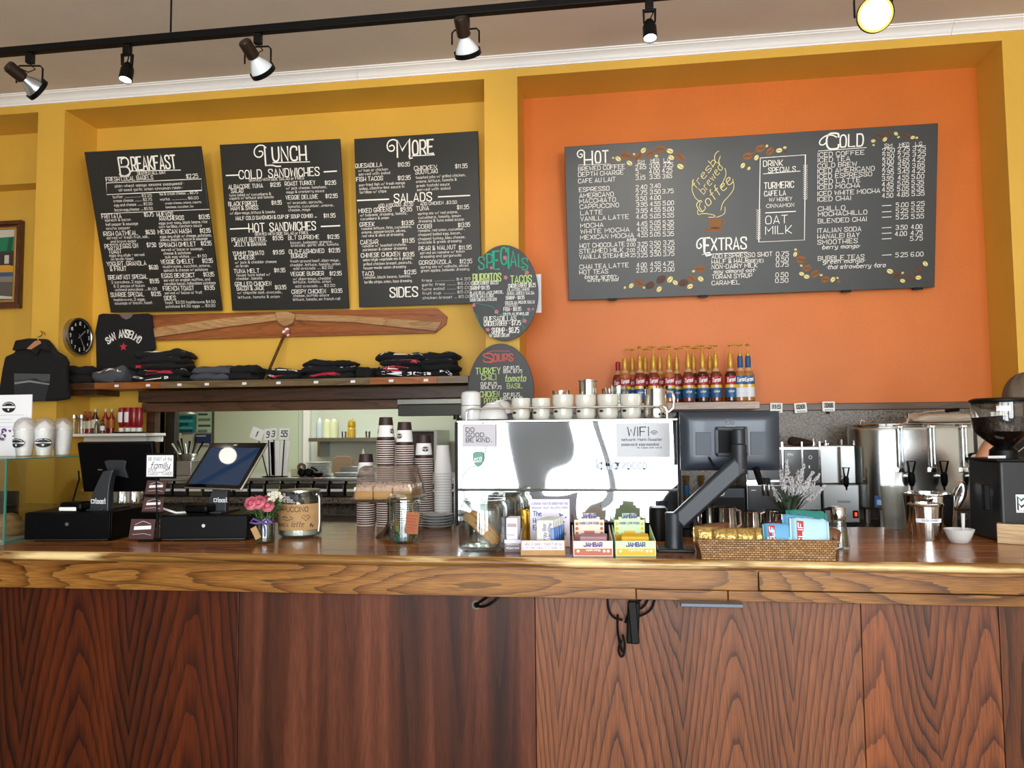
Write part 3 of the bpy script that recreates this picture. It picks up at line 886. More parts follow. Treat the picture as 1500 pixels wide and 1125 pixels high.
R2.block('''468 238 752|ICED COFFEE
468 272 664|ICED TEA
466 308 705|COLD BREW
466 342 814|ICED AMERICANO
466 376 798|ICED ESPRESSO
466 410 726|ICED LATTE
466 444 724|ICED MOCHA
466 484 846|ICED WHITE MOCHA
466 520 668|ICED CHAI
468 580 634|CHILLO
470 614 767|MOCHACHILLO
468 658 763|BLENDED CHAI
466 718 730|ITALIAN SODA
466 756 720|HANALEI BAY
466 792 708|SMOOTHIES
468 894 748|BUBBLE TEAS
890 178 935 24|SM
983 172 1042 24|MED
1085 166 1124 24|LG
876 212 950|2.50
974 204 1045|2.75
1068 198 1146|3.25
876 248 946|2.50
974 240 1043|2.75
1068 234 1146|3.25
876 282 944|3.00
976 276 1042|3.65
1066 270 1140|4.25
876 316 942|2.75
974 310 1042|3.50
1066 306 1140|3.85
876 350 944|2.95
974 344 1042|3.45
1064 340 1140|4.25
874 388 942|3.95
974 382 1040|4.55
1062 376 1136|5.00
874 424 942|4.45
972 418 1040|5.05
1062 414 1134|5.35
874 458 942|4.55
970 454 1040|5.05
1062 450 1134|5.35
874 496 940|4.50
968 490 1040|4.85
1062 484 1138|5.35
962 556 1036|5.00
1060 550 1138|5.25
962 594 1034|5.25
1060 588 1134|5.55
962 632 1034|5.25
1060 628 1134|5.55
962 698 1030|3.50
1058 694 1124|4.00
956 738 1026|4.00
1056 732 1126|4.75
1052 768 1126|5.75
960 872 1032|5.25
1056 868 1130|6.00
203 866 280|0.75
203 900 278|0.50
203 934 278|0.75
200 998 276|0.50
198 1034 276|0.50
122 298 242 38|DRINK
154 338 322 34|SPECIALS
128 440 310 42|TURMERIC
128 486 260 34|CAFE LA
160 520 300 24|W/ HONEY
138 560 312 24|*CINNAMON''', 29, .12)
R2.block('''136 662 270|OAT
136 728 296|MILK''', 54, .09)
for a in (((890, 182), (935, 179)), ((983, 176), (1042, 172)), ((1085, 170), (1126, 166))): R2.stroke(a, 3)
for y in (547, 586, 620, 687, 722, 757, 860): R2.stroke([(874, y), (932, y-3)], 4)
for x, y, x2, s in ((492, 822, 718, '*berry *mango*'), (496, 914, 748, '*green *mango*'), (524, 948, 876, '*thai *strawberry *taro')): R2.line(x, y, x2, 26, s, .13, 0, .25)
R2.stroke([(102, 244), (388, 224), (382, 764), (93, 776), (102, 244)], 4); R2.stroke([(122, 345), (355, 327)], 4); R2.stroke([(136, 592), (326, 582)], 6)
for x0, y0, n, sgn in ((388, 290, 17, 1), (92, 570, 15, 1)):
    for i in range(n):
        yy = y0+i*13; R2.stroke([(x0, yy+10), (x0-13, yy)], 2.5); R2.stroke([(x0, yy+10), (x0+13, yy-2)], 2.5)
rs = random.Random(4)
def beans(LL, lst):
    for x, y, r, m in lst: LL.blob(x, y, r, r*.72, rs.uniform(-.9, 1.2), m)
beans(L, [(322, 182, 8, 1), (355, 188, 20, 1), (402, 166, 34, 2), (428, 216, 20, 1), (458, 158, 9, 1), (442, 180, 14, 2), (485, 178, 32, 2), (518, 134, 20, 1), (560, 154, 32, 2), (602, 170, 12, 1), (628, 126, 34, 2), (690, 138, 22, 1), (698, 180, 20, 1), (755, 176, 32, 2), (757, 238, 22, 1), (320, 206, 10, 2), (785, 210, 10, 2),
          (398, 1020, 9, 1), (440, 1008, 18, 1), (492, 990, 32, 2), (522, 1020, 9, 1), (560, 1006, 32, 4), (632, 968, 34, 4), (620, 1030, 20, 1), (690, 968, 22, 1), (724, 988, 18, 1), (776, 990, 32, 4), (820, 1012, 20, 1), (842, 914, 10, 1), (832, 962, 30, 2), (884, 900, 32, 2), (888, 964, 20, 1)])
beans(R2, [(-8, 292, 18, 1), (30, 310, 12, 1), (24, 232, 32, 2), (62, 210, 9, 2), (78, 242, 18, 1), (102, 184, 32, 2), (144, 168, 10, 1), (164, 202, 28, 2), (222, 196, 20, 1), (258, 178, 11, 1), (258, 205, 13, 4),
           (818, 136, 14, 1), (820, 162, 8, 1), (858, 102, 28, 4), (892, 126, 16, 1), (918, 90, 26, 4), (962, 90, 14, 1), (978, 112, 9, 1), (1030, 106, 26, 4), (1068, 114, 14, 1), (1094, 116, 9, 1),
           (326, 824, 9, 1), (324, 854, 16, 1), (344, 836, 10, 2), (360, 888, 32, 2), (362, 926, 9, 1), (398, 942, 28, 2), (364, 978, 16, 1), (396, 996, 18, 1), (450, 978, 30, 2), (488, 986, 10, 1), (514, 1014, 28, 2), (562, 1014, 18, 1), (592, 1004, 8, 1), (600, 1026, 12, 2),
           (924, 962, 20, 1), (966, 990, 28, 4), (1004, 972, 9, 1), (1004, 1022, 16, 1), (1052, 998, 28, 4), (1104, 952, 28, 4), (1104, 1002, 18, 1), (1148, 914, 18, 1)])
L.mb.build('lettering', [CHALK, CREAM, BEAN, BOARDEDGE, BEAND], t, smooth=False)
# --- oval boards on the pillar
TEAL = mat('chalk_teal', '#2fae8e', .8); LIME = mat('chalk_lime', '#c9e38a', .8); PINK = mat('chalk_pink', '#e08a98', .8); RED = mat('chalk_red', '#d0605a', .8)
def oval(name, label, cx, cy, w, h, Y, lean):
    c = at(cx, cy, Y); k = mpp(c); rx, rz = w*k/2, h*k/2
    bl = c+V((-rx, 0, -rz)); P = Plane(bl, bl+V((2*rx, 0, 0)), bl+V((0, -lean, 2*rz)))
    t = hung(name, label, 'chalkboard', P)
    pts = [(rx+rx*cos(2*pi*i/56), rz+rz*sin(2*pi*i/56)) for i in range(56)]
    MB().prism(pts, .012).build('panel', BOARD, t, bev=.002)
    MB().tube([(rx, .012, 2*rz-.05), (rx, YF-Y+lean-.002, 2*rz-.05)], .004, 6).build('screw', BLKM, t)
    return P, t
P, t = oval('specials_board', 'oval chalkboard headed SPECIALS in teal, upper of two ovals', 740, 430, 99, 139, 5.02, .06)
L = Letter(P, 670, 350, 4.5)
for x, y, c, h in ((142, 200, 'S', 80), (196, 190, 'P', 90), (240, 200, 'E', 118), (288, 168, 'C', 110), (338, 192, 'I', 130), (352, 178, 'A', 100), (404, 186, 'L', 84), (428, 204, 'S', 76)): L.line(x, y, x+(4 if c == 'I' else 36), h, c, .09, 1)
L.block('''104 284 290 56|BURRITOS
352 292 490 52|TACOS''', 50, .14, 2)
L.block('''94 304 272|CHICKEN/BEEF $10.95
86 336 215|SHRIMP $11.95
84 366 304 20|BLACK BEAN, JACK CHEESE,
84 388 244 20|PICO DE GALLO, RICE
84 412 262 20|SOUR CREAM, AVOCADO
336 322 518 26|CHICKEN/BEEF $8.25
330 346 478 20|CILANTRO, WHITE
328 370 508 20|ONION, GREEN SALSA
320 400 444 24|SHRIMP - $8.95
316 430 510 20|COLESLAW, PICO DE GALLO
314 446 395 16|AVOCADO
306 476 422 26|FISH - $8.95
302 506 474 20|COLESLAW, REMOULADE
176 544 390 34|QUESADILLAS
176 574 420 32|CHICKEN/BEEF - $7.75
228 622 408 38|SHRIMP - $8.75
212 648 342 24|W/ SOUR CREAM''', 26, .14, 0)
for x, y, r in ((314, 124, 14), (224, 190, 10), (318, 254, 14), (458, 222, 14), (108, 436, 12), (258, 480, 14), (444, 540, 14), (200, 598, 13), (470, 464, 10), (498, 462, 8)):
    for i in range(5): L.blob(x+r*.6*cos(i*1.257), y+r*.6*sin(i*1.257), r*.5, r*.38, -i*1.257, 4, 8)
L.stroke([(110, 420), (160, 432), (215, 440), (250, 462)], 2.5, 1); L.stroke([(96, 470), (130, 505), (136, 550), (170, 600)], 3, 1); L.stroke([(440, 505), (420, 560), (440, 590)], 3, 1); L.stroke([(300, 500), (470, 505)], 2.5, 1); L.stroke([(250, 490), (330, 508), (450, 500), (490, 470)], 2.5, 1)
L.mb.build('lettering', [CHALK, TEAL, LIME, BOARDEDGE, PINK], t, smooth=False)
P, t = oval('soups_board', 'oval chalkboard headed SOUPS in red, lower of two ovals', 734, 573, 98, 139, 5.02, .03)
L = Letter(P, 670, 350, 4.5)
L.line(174, 812, 232, 56, 'S', .16, 1); L.line(240, 806, 366, 46, 'OUPS', .18, 1); L.stroke([(180, 756), (230, 738), (345, 740)], 4, 1); L.stroke([(210, 818), (300, 800), (375, 785)], 4, 1)
L.block('''122 892 285 44|TURKEY
158 930 256 36|CHILI
328 985 430 34|BASIL
150 1042 278 40|CHICKEN
178 1085 300 38|POZOLE''', 40, .13, 2)
L.line(312, 940, 450, 44, 'tomato', .13, 2, .2)
L.block('''304 860 408|CUP $5.75
304 884 428|BOWL $7.75
154 966 262|CUP $5.75
156 990 292|BOWL $7.75
304 1036 412|CUP $5.75
304 1060 430|BOWL $7.75''', 22, .15, 0)
L.mb.build('lettering', [CHALK, RED, LIME], t, smooth=False)
c = at(783, 430, 5.097)
m = MB(); m.box(-.13, .045, 0, .0025, -.13, .13)
tag(m.build('paper_sheet', PAPER, loc=c, bev=0), 'white paper sheet sticking out behind the oval specials board', 'paper')
# ------------------------------------------------------------------ shirt shelf and what is on it
YS = 5.13
zs = at(390, 556, YS).z; sx0, sx1 = at(97, 565, YS).x, at(686, 555, YS).x
t = thing('shirt_shelf', 'long wooden wall shelf below the menus, carrying folded shirts', 'shelf', (0, YS, zs))
MB().box(sx0, sx1, .012, YB-YS, -.045, 0).build('plank', WD_SH, t, bev=.002)
OLIVE = wood('olive_edge', '#8a7350', '#6e5a3a', '#4a3a24', 'x', 6, .12, 6, .4, seed=31); ORE = wood('orange_edge', '#b06a30', '#93501e', '#6a3612', 'x', 6, .12, 6, .4, seed=33)
for a, b, mm in ((97, 138, WD_DK), (138, 235, ORE), (235, 541, OLIVE), (541, 640, ORE), (640, 686, OLIVE)):
    MB().box(at(a, 560, YS).x+.001, at(b, 560, YS).x-.001, 0, .012, -.047, 0).build('edge_strip', mm, t)
for px in (171, 217, 263, 303, 358, 408, 463, 517, 573, 624):
    x = at(px, 560, YS).x; MB().box(x-.016, x+.016, -.0015, 0, -.034, -.016).build('price_tag', PAPER, t)
for a, b in ((98, 142),):
    MB().box(at(a, 575, 5.2).x, at(b, 575, 5.2).x, .07, YB-YS, -.085, -.046).build('bracket', WD_DK, t)
FB = mat('black_cotton', '#101012', .9, bump=.3, bscale=300); FG = mat('grey_cotton', '#4a4c52', .9, bump=.3, bscale=300)
PR = mat('red_print', '#c22640', .7); PW_ = mat('white_print', '#f4f2ee', .7); PG = mat('grey_print', '#8b8c8e', .7)
def sgp(x, e): return math.copysign(abs(x)**e, x)
def folded(w, d, h, seed):
    def S(th, ph, k=1):
        a = sgp(cos(ph), .45)*sgp(cos(th), .4)*w/2; b = sgp(cos(ph), .45)*sgp(sin(th), .4)*d/2; c = sgp(sin(ph), .75)*h/2
        n = noise.noise(V((a*9+seed, b*9, seed*1.7))); n2 = noise.noise(V((a*22, b*22+seed, c*40)))
        a *= 1+.10*n; b *= 1+.08*n2
        c += (.018*n+.009*n2)*(1 if ph > -.6 else .0)*(h/.04)
        c -= .12*h*max(0, (abs(a)/(w/2))**4)*(1 if ph > 0 else 0)
        return V((a*k, b*k, c*(k if k == 1 else 1.0)+h/2+(k-1)*.05))
    return S
STAR = [(sin(i*pi/5)*(1 if i % 2 == 0 else .42), cos(i*pi/5)*(1 if i % 2 == 0 else .42)) for i in range(10)]
rs = random.Random(11)
def shirt(x, y, z, w, d, h, seed, fab, label, group, prints=(), yaw=0):
    S = folded(w, d, h, seed); m = MB()
    m.sheet(lambda u, v: S(2*pi*u, -pi/2+pi*v), 40, 12)
    if prints:
        t = thing('folded_shirt', label, 'shirt', (x, y, z), yaw, group); o = m.build('cloth', fab, t)
    else:
        o = m.build('folded_shirt', fab); o.location = (x, y, z); o.rotation_euler = (0, 0, rad(yaw)); tag(o, label, 'shirt', group); return o
    for kind, tc, pc, s, mm in prints:
        q = MB(); th0 = -pi/2+tc
        if kind == 'star':
            q.add([S(th0, pc, 1.012)]+[S(th0+a*s*.55, max(-1.2, min(1.4, pc+b*s*1.6)), 1.015) for a, b in STAR], [(0, i+1, (i+1) % 10+1) for i in range(10)])
        else:                                  # a run of block letters seen edge-on
            for i in range(7):
                a0 = th0+(i-3.5)*s*.3; b0 = pc+.12*sin(i*.9)
                q.add([S(a0, b0-.35*s, 1.012), S(a0+s*.2, b0-.35*s, 1.012), S(a0+s*.2, b0+.5*s, 1.015), S(a0, b0+.5*s, 1.015)], [(0, 1, 2, 3)])
        q.build('print', mm, t, smooth=False)
ST = ('star', 0, .35, .5, PR); LT = ('let', .3, .7, .8, PW_); LT2 = ('let', -.35, .3, .6, PW_); GR = ('let', .25, .6, .5, PG)
PILES = [  # px0, px1, ytop, n, fabrics, group phrase, prints, y offset, words
    (100, 150, 541, 2, 'k', 'black shirts behind the clock end of the shelf', [()], .17, 'plain black folded shirt at the far left end of the shelf'),
    (138, 197, 545, 1, 'g', None, [(('let', .1, .9, .7, PW_),)], .12, 'grey folded shirt with white print below the hanging tee'),
    (196, 287, 518, 5, 'k', None, [(LT2,), (ST, LT), (('star', -.25, .3, .5, PR),), (LT,), (('let', .4, .9, .7, PW_),)], .17, None),
    (281, 350, 541, 2, 'g', 'plain grey shirts right of the tall star pile', [()], .16, 'plain grey folded shirt right of the tall star pile'),
    (341, 388, 540, 2, 'k', 'plain black shirts left of the leaning stick', [()], .16, 'plain black folded shirt beside the leaning stick'),
    (392, 447, 544, 2, 'k', None, [(('star', -.2, .2, .5, PR), ('let', -.6, .3, .5, PW_)), (('let', .35, .4, .5, PW_),)], .14, None),
    (443, 530, 531, 3, 'k', None, [(('star', 0, -.1, .5, PR),), (LT,), (('let', .2, .9, .7, PW_),)], .16, None),
    (524, 552, 543, 1, 'k', None, [()], .18, 'small black folded shirt between the two printed piles'),
    (552, 628, 522, 4, 'k', None, [(('let', .45, -.1, .8, PW_),), (('star', -.1, .2, .6, PR), LT2), (('star', .15, .3, .55, PR), ('let', -.3, .5, .8, PW_)), (('let', .3, .5, .7, PW_),)], .15, None),
    (616, 675, 520, 4, 'k', None, [(('let', .3, -.1, .6, PW_),), (), (GR,), (GR,)], .17, None)]
NAMES = {2: 'the star print pile beside the hanging tee', 5: 'the low pile right of the leaning stick', 6: 'the three high middle pile', 8: 'the red star pile near the right end', 9: 'the black pile at the right end'}
ORD = ['bottom', 'second', 'third', 'fourth', 'top']
for i, (a, b, yt, n, fb, grp, prints, yo, words) in enumerate(PILES):
    Y = YS+yo; pc = at((a+b)/2, 556, Y); w = (b-a)*mpp(pc)*1.0; H = at((a+b)/2, yt, Y).z-zs
    h = H/n; z = zs+.001
    for j in range(n):
        pr = prints[j % len(prints)]
        if words: lab = words
        else: lab = '%s black shirt of %s, folded%s' % (ORD[4] if j == n-1 else ORD[j], NAMES[i], ' with red star' if any(q[4] is PR for q in pr) else ' with pale lettering' if pr else '')
        shirt(pc.x+rs.uniform(-.012, .012), Y+rs.uniform(-.01, .02), z, w*rs.uniform(.9, 1.0), .235, h*1.25, i*7+j*3.1, FG if fb == 'g' else FB, lab, grp or ('folded shirts on the shelf'), pr, rs.uniform(-6, 6))
        z += h

# hanging tee shirt
def pxpoly(pts, Y, o): return [((at(x, y, Y)-o).x, (at(x, y, Y)-o).z) for x, y in pts]
Yt = 5.40; o = at(182, 545, Yt)
t = thing('hanging_tee_shirt', 'black tee shirt with arched white town lettering and red star', 'shirt', o)
P_ = pxpoly([(144, 461), (150, 459), (173, 460), (177, 465), (184, 468), (191, 465), (195, 460), (216, 459), (221, 461), (225, 488), (227, 511), (221, 514), (214, 513), (214, 546), (180, 549), (141, 545), (140, 500), (139, 486)], Yt, o)
m = MB(); m.prism(P_, .02); m.build('cloth', FB, t, bev=.006, seg=3, smooth=True)
m = MB(); m.prism(pxpoly([(174, 459), (194, 459), (190, 466), (184, 469), (178, 466)], Yt, o), .004, M=T(0, .012, 0)); m.build('inner_neck', mat('grey_neck', '#6b6458', .9), t)
m = MB(); tx = 'SAN ANSELMO'; fn = flat(-.001)
k = mpp(o); cx = (at(180, 545, Yt)-o).x; cz = (at(180, 494, Yt)-o).z
R = 34*k; n_ = len(tx)
for i, c in enumerate(tx):
    if c == ' ': continue
    a = (i-(n_-1)/2)*.145; hh = 11*k*(1-.12*abs(i-5)/5)
    u = cx+R*math.sin(a)*1.0; v = cz-R*(1-math.cos(a))
    write(m, c, u, v, hh, None, hh*.17, fn, 0, 0, -a*.8, 'c', .78)
m.build('lettering', PW_, t, smooth=False)
cz2 = (at(179, 508, Yt)-o).z
MB().add([(cx-.0, -.001, cz2)]+[(cx+a*6.5*k, -.001, cz2+b*6.5*k) for a, b in STAR], [(0, i+1, (i+1) % 10+1) for i in range(10)]).build('star_print', PR, t, smooth=False)

# hoodie on a hanger
Yh = 5.03; o = at(50, 586, Yh)
t = thing('hanging_hoodie', 'black hooded sweatshirt with grey hill photo print on a hanger', 'hoodie', o)
m = MB(); m.prism(pxpoly([(2, 540), (6, 522), (20, 516), (22, 505), (27, 498), (44, 496), (66, 496), (72, 503), (80, 514), (92, 521), (97, 530), (95, 550), (99, 584), (80, 587), (30, 588), (-6, 589)], Yh, o), .05)
m.build('body', FB, t, bev=.018, seg=3)
m = MB(); m.prism(pxpoly([(21, 514), (26, 499), (45, 496), (66, 497), (72, 505), (78, 516), (62, 511), (56, 522), (44, 512)], Yh, o), .03, M=T(0, -.03, 0)); m.build('hood', FB, t, bev=.012, seg=3)
m = MB(); m.tube([V(((at(a, b, Yh)-o).x, -.006, (at(a, b, Yh)-o).z)) for a, b in ((95, 522), (101, 530), (99, 537), (94, 536))], .006, 6); m.build('drawstring', FB, t)
m = MB(); q = pxpoly([(21, 547), (74, 548), (73, 560), (66, 587), (22, 588)], Yh, o); m.prism(q, .002, M=T(0, -.003, 0)); m.build('photo_print', mat('print_grey', '#4c4f52', .8), t)
m = MB(); m.prism(pxpoly([(22, 558), (40, 556), (52, 554), (64, 559), (73, 558), (72, 564), (66, 587), (22, 588)], Yh, o), .001, M=T(0, -.0042, 0)); m.build('hill_print', mat('print_dark', '#2b2d30', .8), t)
m = MB(); m.prism(pxpoly([(22, 560), (44, 557), (73, 562), (73, 564), (44, 560), (22, 563)], Yh, o), .001, M=T(0, -.0055, 0)); m.build('sky_print', PG, t)
z0 = (at(55, 510, Yh)-o)
t2 = thing('wooden_hanger', 'pale wooden hanger with metal hook holding the hoodie', 'hanger', o+z0)
MB().prism(pxpoly([(45, 512), (58, 500), (65, 500), (66, 504), (52, 513)], Yh, at(55, 510, Yh)), .012, M=T(0, -.045, 0)).build('bar', mat('pale_hanger_wood', '#b98258', .5), t2, bev=.003)
hk = [at(a, b, Yh)-at(55, 510, Yh)+V((0, -.038, 0)) for a, b in ((62, 500), (61, 495), (66, 493), (68, 489), (65, 486), (60, 486), (58, 489))]
hk[-1].y += .09; hk[-2].y += .07; MB().tube(hk, .004, 8).build('hook', mat('brass', '#c9a866', .3, 1), t2)

# round clock on the return wall of the alcove
lo, hi = 5.1, 5.46
for _ in range(40):
    mid = (lo+hi)/2
    if at(117, 493, mid).x < NL0+.035: hi = mid
    else: lo = mid
c = at(117, 493, mid); r = .142
t = thing('wall_clock', 'round steel rimmed clock with black face on the yellow side wall', 'clock', (NL0, c.y, c.z))
A = RY(90)
MB().lathe([(0, 0), (r, 0), (r, .034), (r*.985, .042), (r*.9, .042), (r*.87, .034)], 64, 0, A).build('rim', STEEL, t)
MB().lathe([(0, .033), (r*.88, .033)], 64, 0, A).build('dial', mat('clock_black', '#0d0e10', .4), t)
fn = lambda u, v: (.035, u, v)
for hnum in range(1, 13):
    m = MB(); a = hnum*pi/6; s = str(hnum); hh = .024
    write(m, s, r*.7*sin(a), r*.7*cos(a)-hh/2, hh, None, hh*.2, fn, 0, 0, 0, 'c', .8)
    m.build('numeral', PW_, t, smooth=False)
m = MB(); fn = lambda u, v: (.0365, u, v)
for a, l, ww in ((50, .5, .008), (148, .72, .006)): ribbon(m, [(-.02*sin(rad(a)), -.02*cos(rad(a))), (r*l*sin(rad(a)), r*l*cos(rad(a)))], ww, fn)
m.build('hands', PG, t, smooth=False)

# carved wooden ornament and stick
Yc = 5.43; o = at(430, 490, Yc)
t = thing('wooden_wall_ornament', 'long reddish plank with two pale carved wings meeting at a hub', 'wall ornament', o)
RW = wood('reddish_plank', '#b06c3a', '#96532a', '#6e3a1a', 'x', 6, .1, 6, .3, rough=.3, coat=.3, seed=41); PWD = wood('pale_carving', '#c49a6a', '#ad7f4f', '#80562f', 'x', 8, .15, 6, .4, seed=43)
MB().prism(pxpoly([(221, 461), (640, 451), (655, 464), (653, 475), (637, 488), (229, 499)], Yc, o), .025).build('plank', RW, t, bev=.003)
for pts in ([(226, 481), (330, 466), (408, 460), (409, 470), (330, 480), (227, 495)], [(434, 460), (520, 463), (648, 472), (639, 486), (520, 473), (434, 470)]):
    MB().prism(pxpoly(pts, Yc, o), .025, M=T(0, -.022, 0)).build('wing', PWD, t, bev=.006)
MB().prism(pxpoly([(406, 459), (421, 456), (436, 462), (431, 475), (420, 480), (410, 474)], Yc, o), .045, M=T(0, -.04, 0)).build('hub', PWD, t, bev=.006)
m = MB(); c = at(421, 487, Yc)-o
for i in range(6): m.ball((c.x+.016*cos(i), -.03+.004*i, c.z+.018*sin(i*2.1)), .017, i % 2, 10)
m.build('tuft', [mat('red_tuft', '#b3564e', .9), PW_], t)
a, b = at(417, 490, 5.39), at(388, 556, 5.2)
b.z = zs+.004; o = MB().tube([V((0, 0, 0)), a-b], .011, 8).build('leaning_stick', wood('stick_wood', '#6f4a24', '#573716', '#33200c', 'z', 6, .15, 6, .4, seed=45), loc=b)
tag(o, 'thin brown wooden stick leaning from the shelf to the ornament', 'stick')

# framed street picture in the far left alcove
Yp = YB+.145; tr, br = at(37, 324, Yp), at(37, 452, Yp); w, h = .95, tr.z-br.z
t = thing('framed_picture', 'framed street picture with green awning on the far left wall', 'picture', (tr.x-w, Yp, br.z))
FRM = wood('mahogany_frame', '#6e3418', '#54240f', '#301308', 'z', 6, .2, 6, .4, rough=.3, coat=.4, seed=51)
def ring(m, x0, x1, z0, z1, wd, y0, y1):
    m.box(x0, x1, y0, y1, z0, z0+wd); m.box(x0, x1, y0, y1, z1-wd, z1); m.box(x0, x0+wd, y0, y1, z0+wd, z1-wd); m.box(x1-wd, x1, y0, y1, z0+wd, z1-wd)
m = MB(); ring(m, 0, w, 0, h, .03, -.045, 0); ring(m, .03, w-.03, .03, h-.03, .022, -.03, 0); m.build('frame', FRM, t, bev=.004)
m = MB(); ring(m, .052, w-.052, .052, h-.052, .016, -.034, 0); m.build('gilt_slip', mat('gilt', '#c79a4a', .35, .6), t, bev=.003)
m = MB(); a0, a1, b0, b1 = .068, w-.068, .068, h-.068
cols = ['#cfc3b6', '#1d7a55', '#8a8078', '#5d5750', '#d59a2e', '#cfc8c0', '#12553c', '#3c5a78', '#3b3330']
def pp(pts, mi, y=-.012): m.add([(a1-(1-x)*(a1-a0), y, b0+z*(b1-b0)) for x, z in pts], [tuple(range(len(pts)))], mi)
pp([(0, 0), (1, 0), (1, 1), (0, 1)], 0); pp([(0, 0), (1, 0), (1, .3), (0, .36)], 3, -.0125); pp([(0, .3), (1, .26), (1, .42), (0, .46)], 2, -.013); pp([(0, .42), (1, .42), (1, .7), (0, .7)], 8, -.0135)
pp([(0, .68), (1, .7), (1, .9), (.0, .86)], 1, -.014)
for i in range(5): pp([(.1+i*.2, .685), (.15+i*.2, .685), (.17+i*.2, .885), (.12+i*.2, .88)], 6, -.0143)
for i in range(8): pp([(.04+i*.12, .52), (.09+i*.12, .52), (.09+i*.12, .64), (.04+i*.12, .64)], 0, -.0143)
pp([(.8, .4), (.99, .4), (.99, .48), (.93, .5), (.84, .5), (.8, .45)], 4, -.0148); pp([(.78, .34), (1, .34), (1, .41), (.78, .41)], 7, -.0147); pp([(0, .08), (1, .02), (1, .05), (.5, .12), (0, .16)], 5, -.0145)
m.build('canvas', [mat('pic_%d' % i, c, .6) for i, c in enumerate(cols)], t, smooth=False)

# sauces on the small white shelf
Yw = 5.2; zq = at(160, 635, Yw+.06).z
t = thing('small_white_shelf', 'small white wall shelf of sauce bottles above the left register', 'shelf', (0, Yw, zq))
MB().box(at(70, 636, Yw).x, at(213, 636, Yw).x, 0, YB-Yw, -.022, 0).build('board', WPL, t, bev=.006, seg=3)
MB().box(at(100, 644, 5.36).x, at(228, 644, 5.36).x, YB-Yw-.06, YB-Yw, -.065, -.023).build('cleat', WPL, t, bev=.003)
def bottle(name, label, cat, loc, prof, mats, ms, group=None, n=20, extra=None):
    t = thing(name, label, cat, loc, 0, group); i0 = 0
    segs = {}
    for k_, (a, b) in enumerate(zip(prof, prof[1:])): segs.setdefault(ms[k_], []).append((a, b))
    for part, ss in segs.items():
        m = MB()
        if part == 'body' and 'label' in ms:
            ix = [q for q, v in enumerate(ms) if v == 'body']; m.lathe([(r*(.97 if ms[min(q, len(ms)-1)] == 'label' or ms[q-1] == 'label' and ms[min(q, len(ms)-1)] != 'body' else 1), z) for q, (r, z) in enumerate(prof) if ix[0] <= q <= ix[-1]+1], n)
        else:
            for a, b in ss: m.lathe([a, b], n)
        m.build(part, mats[part], t)
    if extra: extra(t)
    return t
SR = mat('red_sauce', '#8e2318', .25, coat=.6); SB = mat('brown_sauce', '#4a2413', .25, coat=.6); LBW = mat('pale_label', '#d8cdb8', .6); CAPR = mat('red_cap', '#a51d20', .4); CAPW = mat('cream_cap', '#d9c9a2', .4); SGL = mat('olive_glass', '#5d5f43', .2, coat=.6)
def sauce(px, r, h, col, cap, lab, Y, lcol=LBW):
    p = at(px, 636, Y); p.z = zq+.001
    bottle('sauce_bottle', lab, 'sauce bottle', p, [(0, 0), (r, .002), (r, .22*h), (r*1.02, .221*h), (r*1.02, .56*h), (r, .561*h), (r, .62*h), (r*.42, .78*h), (r*.4, .88*h), (r*.5, .881*h), (r*.5, h), (0, h)],
           {'body': col, 'label': lcol, 'cap': cap}, ['body']*3+['label']+['body']*4+['cap']*3, 'sauce bottles on the white shelf')
sauce(124, .019, .17, SR, CAPR, 'slim red sauce bottle, leftmost coloured one on the white shelf', 5.36)
sauce(131, .019, .17, SR, CAPR, 'slim red sauce bottle behind the white labelled brown bottle', 5.38)
sauce(139, .027, .185, SB, CAPW, 'wide brown sauce bottle with cream cap on the white shelf', 5.33)
sauce(154, .021, .185, SR, CAPW, 'tall red sauce bottle with cream cap, left of the two by the ketchup', 5.34, mat('orange_label', '#b4652c', .5))
sauce(163, .021, .185, SR, CAPW, 'tall red sauce bottle with cream cap, next to the ketchup', 5.36, mat('orange_label', '#b4652c', .5))
sauce(141, .014, .105, SGL, STEEL, 'small olive glass shaker in front of the brown sauce bottle', 5.26, SGL)
sauce(150, .016, .1, SB, BLK, 'small dark bottle with white label in front of the tall sauces', 5.26, PAPER)
for px, w_ in ((108, 'left'), (119, 'right')):
    p = at(px, 636, 5.3); p.z = zq+.001
    bottle('glass_shaker', 'clear glass shaker with steel top, %s one of a pair behind the case glass' % w_, 'shaker', p, [(0, 0), (.024, .001), (.026, .1), (.024, .115), (.025, .116), (.025, .14), (0, .145)], {'body': GLASS, 'cap': STEEL}, ['body']*3+['cap']*3, 'shakers on the white shelf')
KR = mat('ketchup_red', '#8c1218', .3, coat=.3)
def kextra(t):
    m = MB(); m.lathe([(.026, .07), (.0275, .11), (.026, .145)], 16, 0, None, a0=-130, a1=-50); m.build('label', PAPER, t)
for px, Y, s in ((178, 5.27, 'far left'), (187, 5.26, 'second from left'), (196, 5.28, 'third from left'), (204, 5.28, 'far right')):
    p = at(px, 636, Y); p.z = zq+.012
    bottle('ketchup_bottle', 'upside down red ketchup bottle, %s of four on a black tray' % s, 'ketchup bottle', p, [(0, 0), (.02, .001), (.02, .026), (.015, .03), (.025, .06), (.0255, .16), (.02, .178), (0, .18)], {'cap': WPL, 'body': KR}, ['cap']*3+['body']*4, 'ketchup bottles on the tray', 20, kextra if px < 190 else None)
p = at(191, 637, 5.3); o = MB().box(-.1, .1, -.055, .055, 0, .01).build('black_tray', BLK, loc=(p.x, 5.285, zq+.0005), bev=.003); tag(o, 'flat black tray under the ketchup bottles', 'tray')

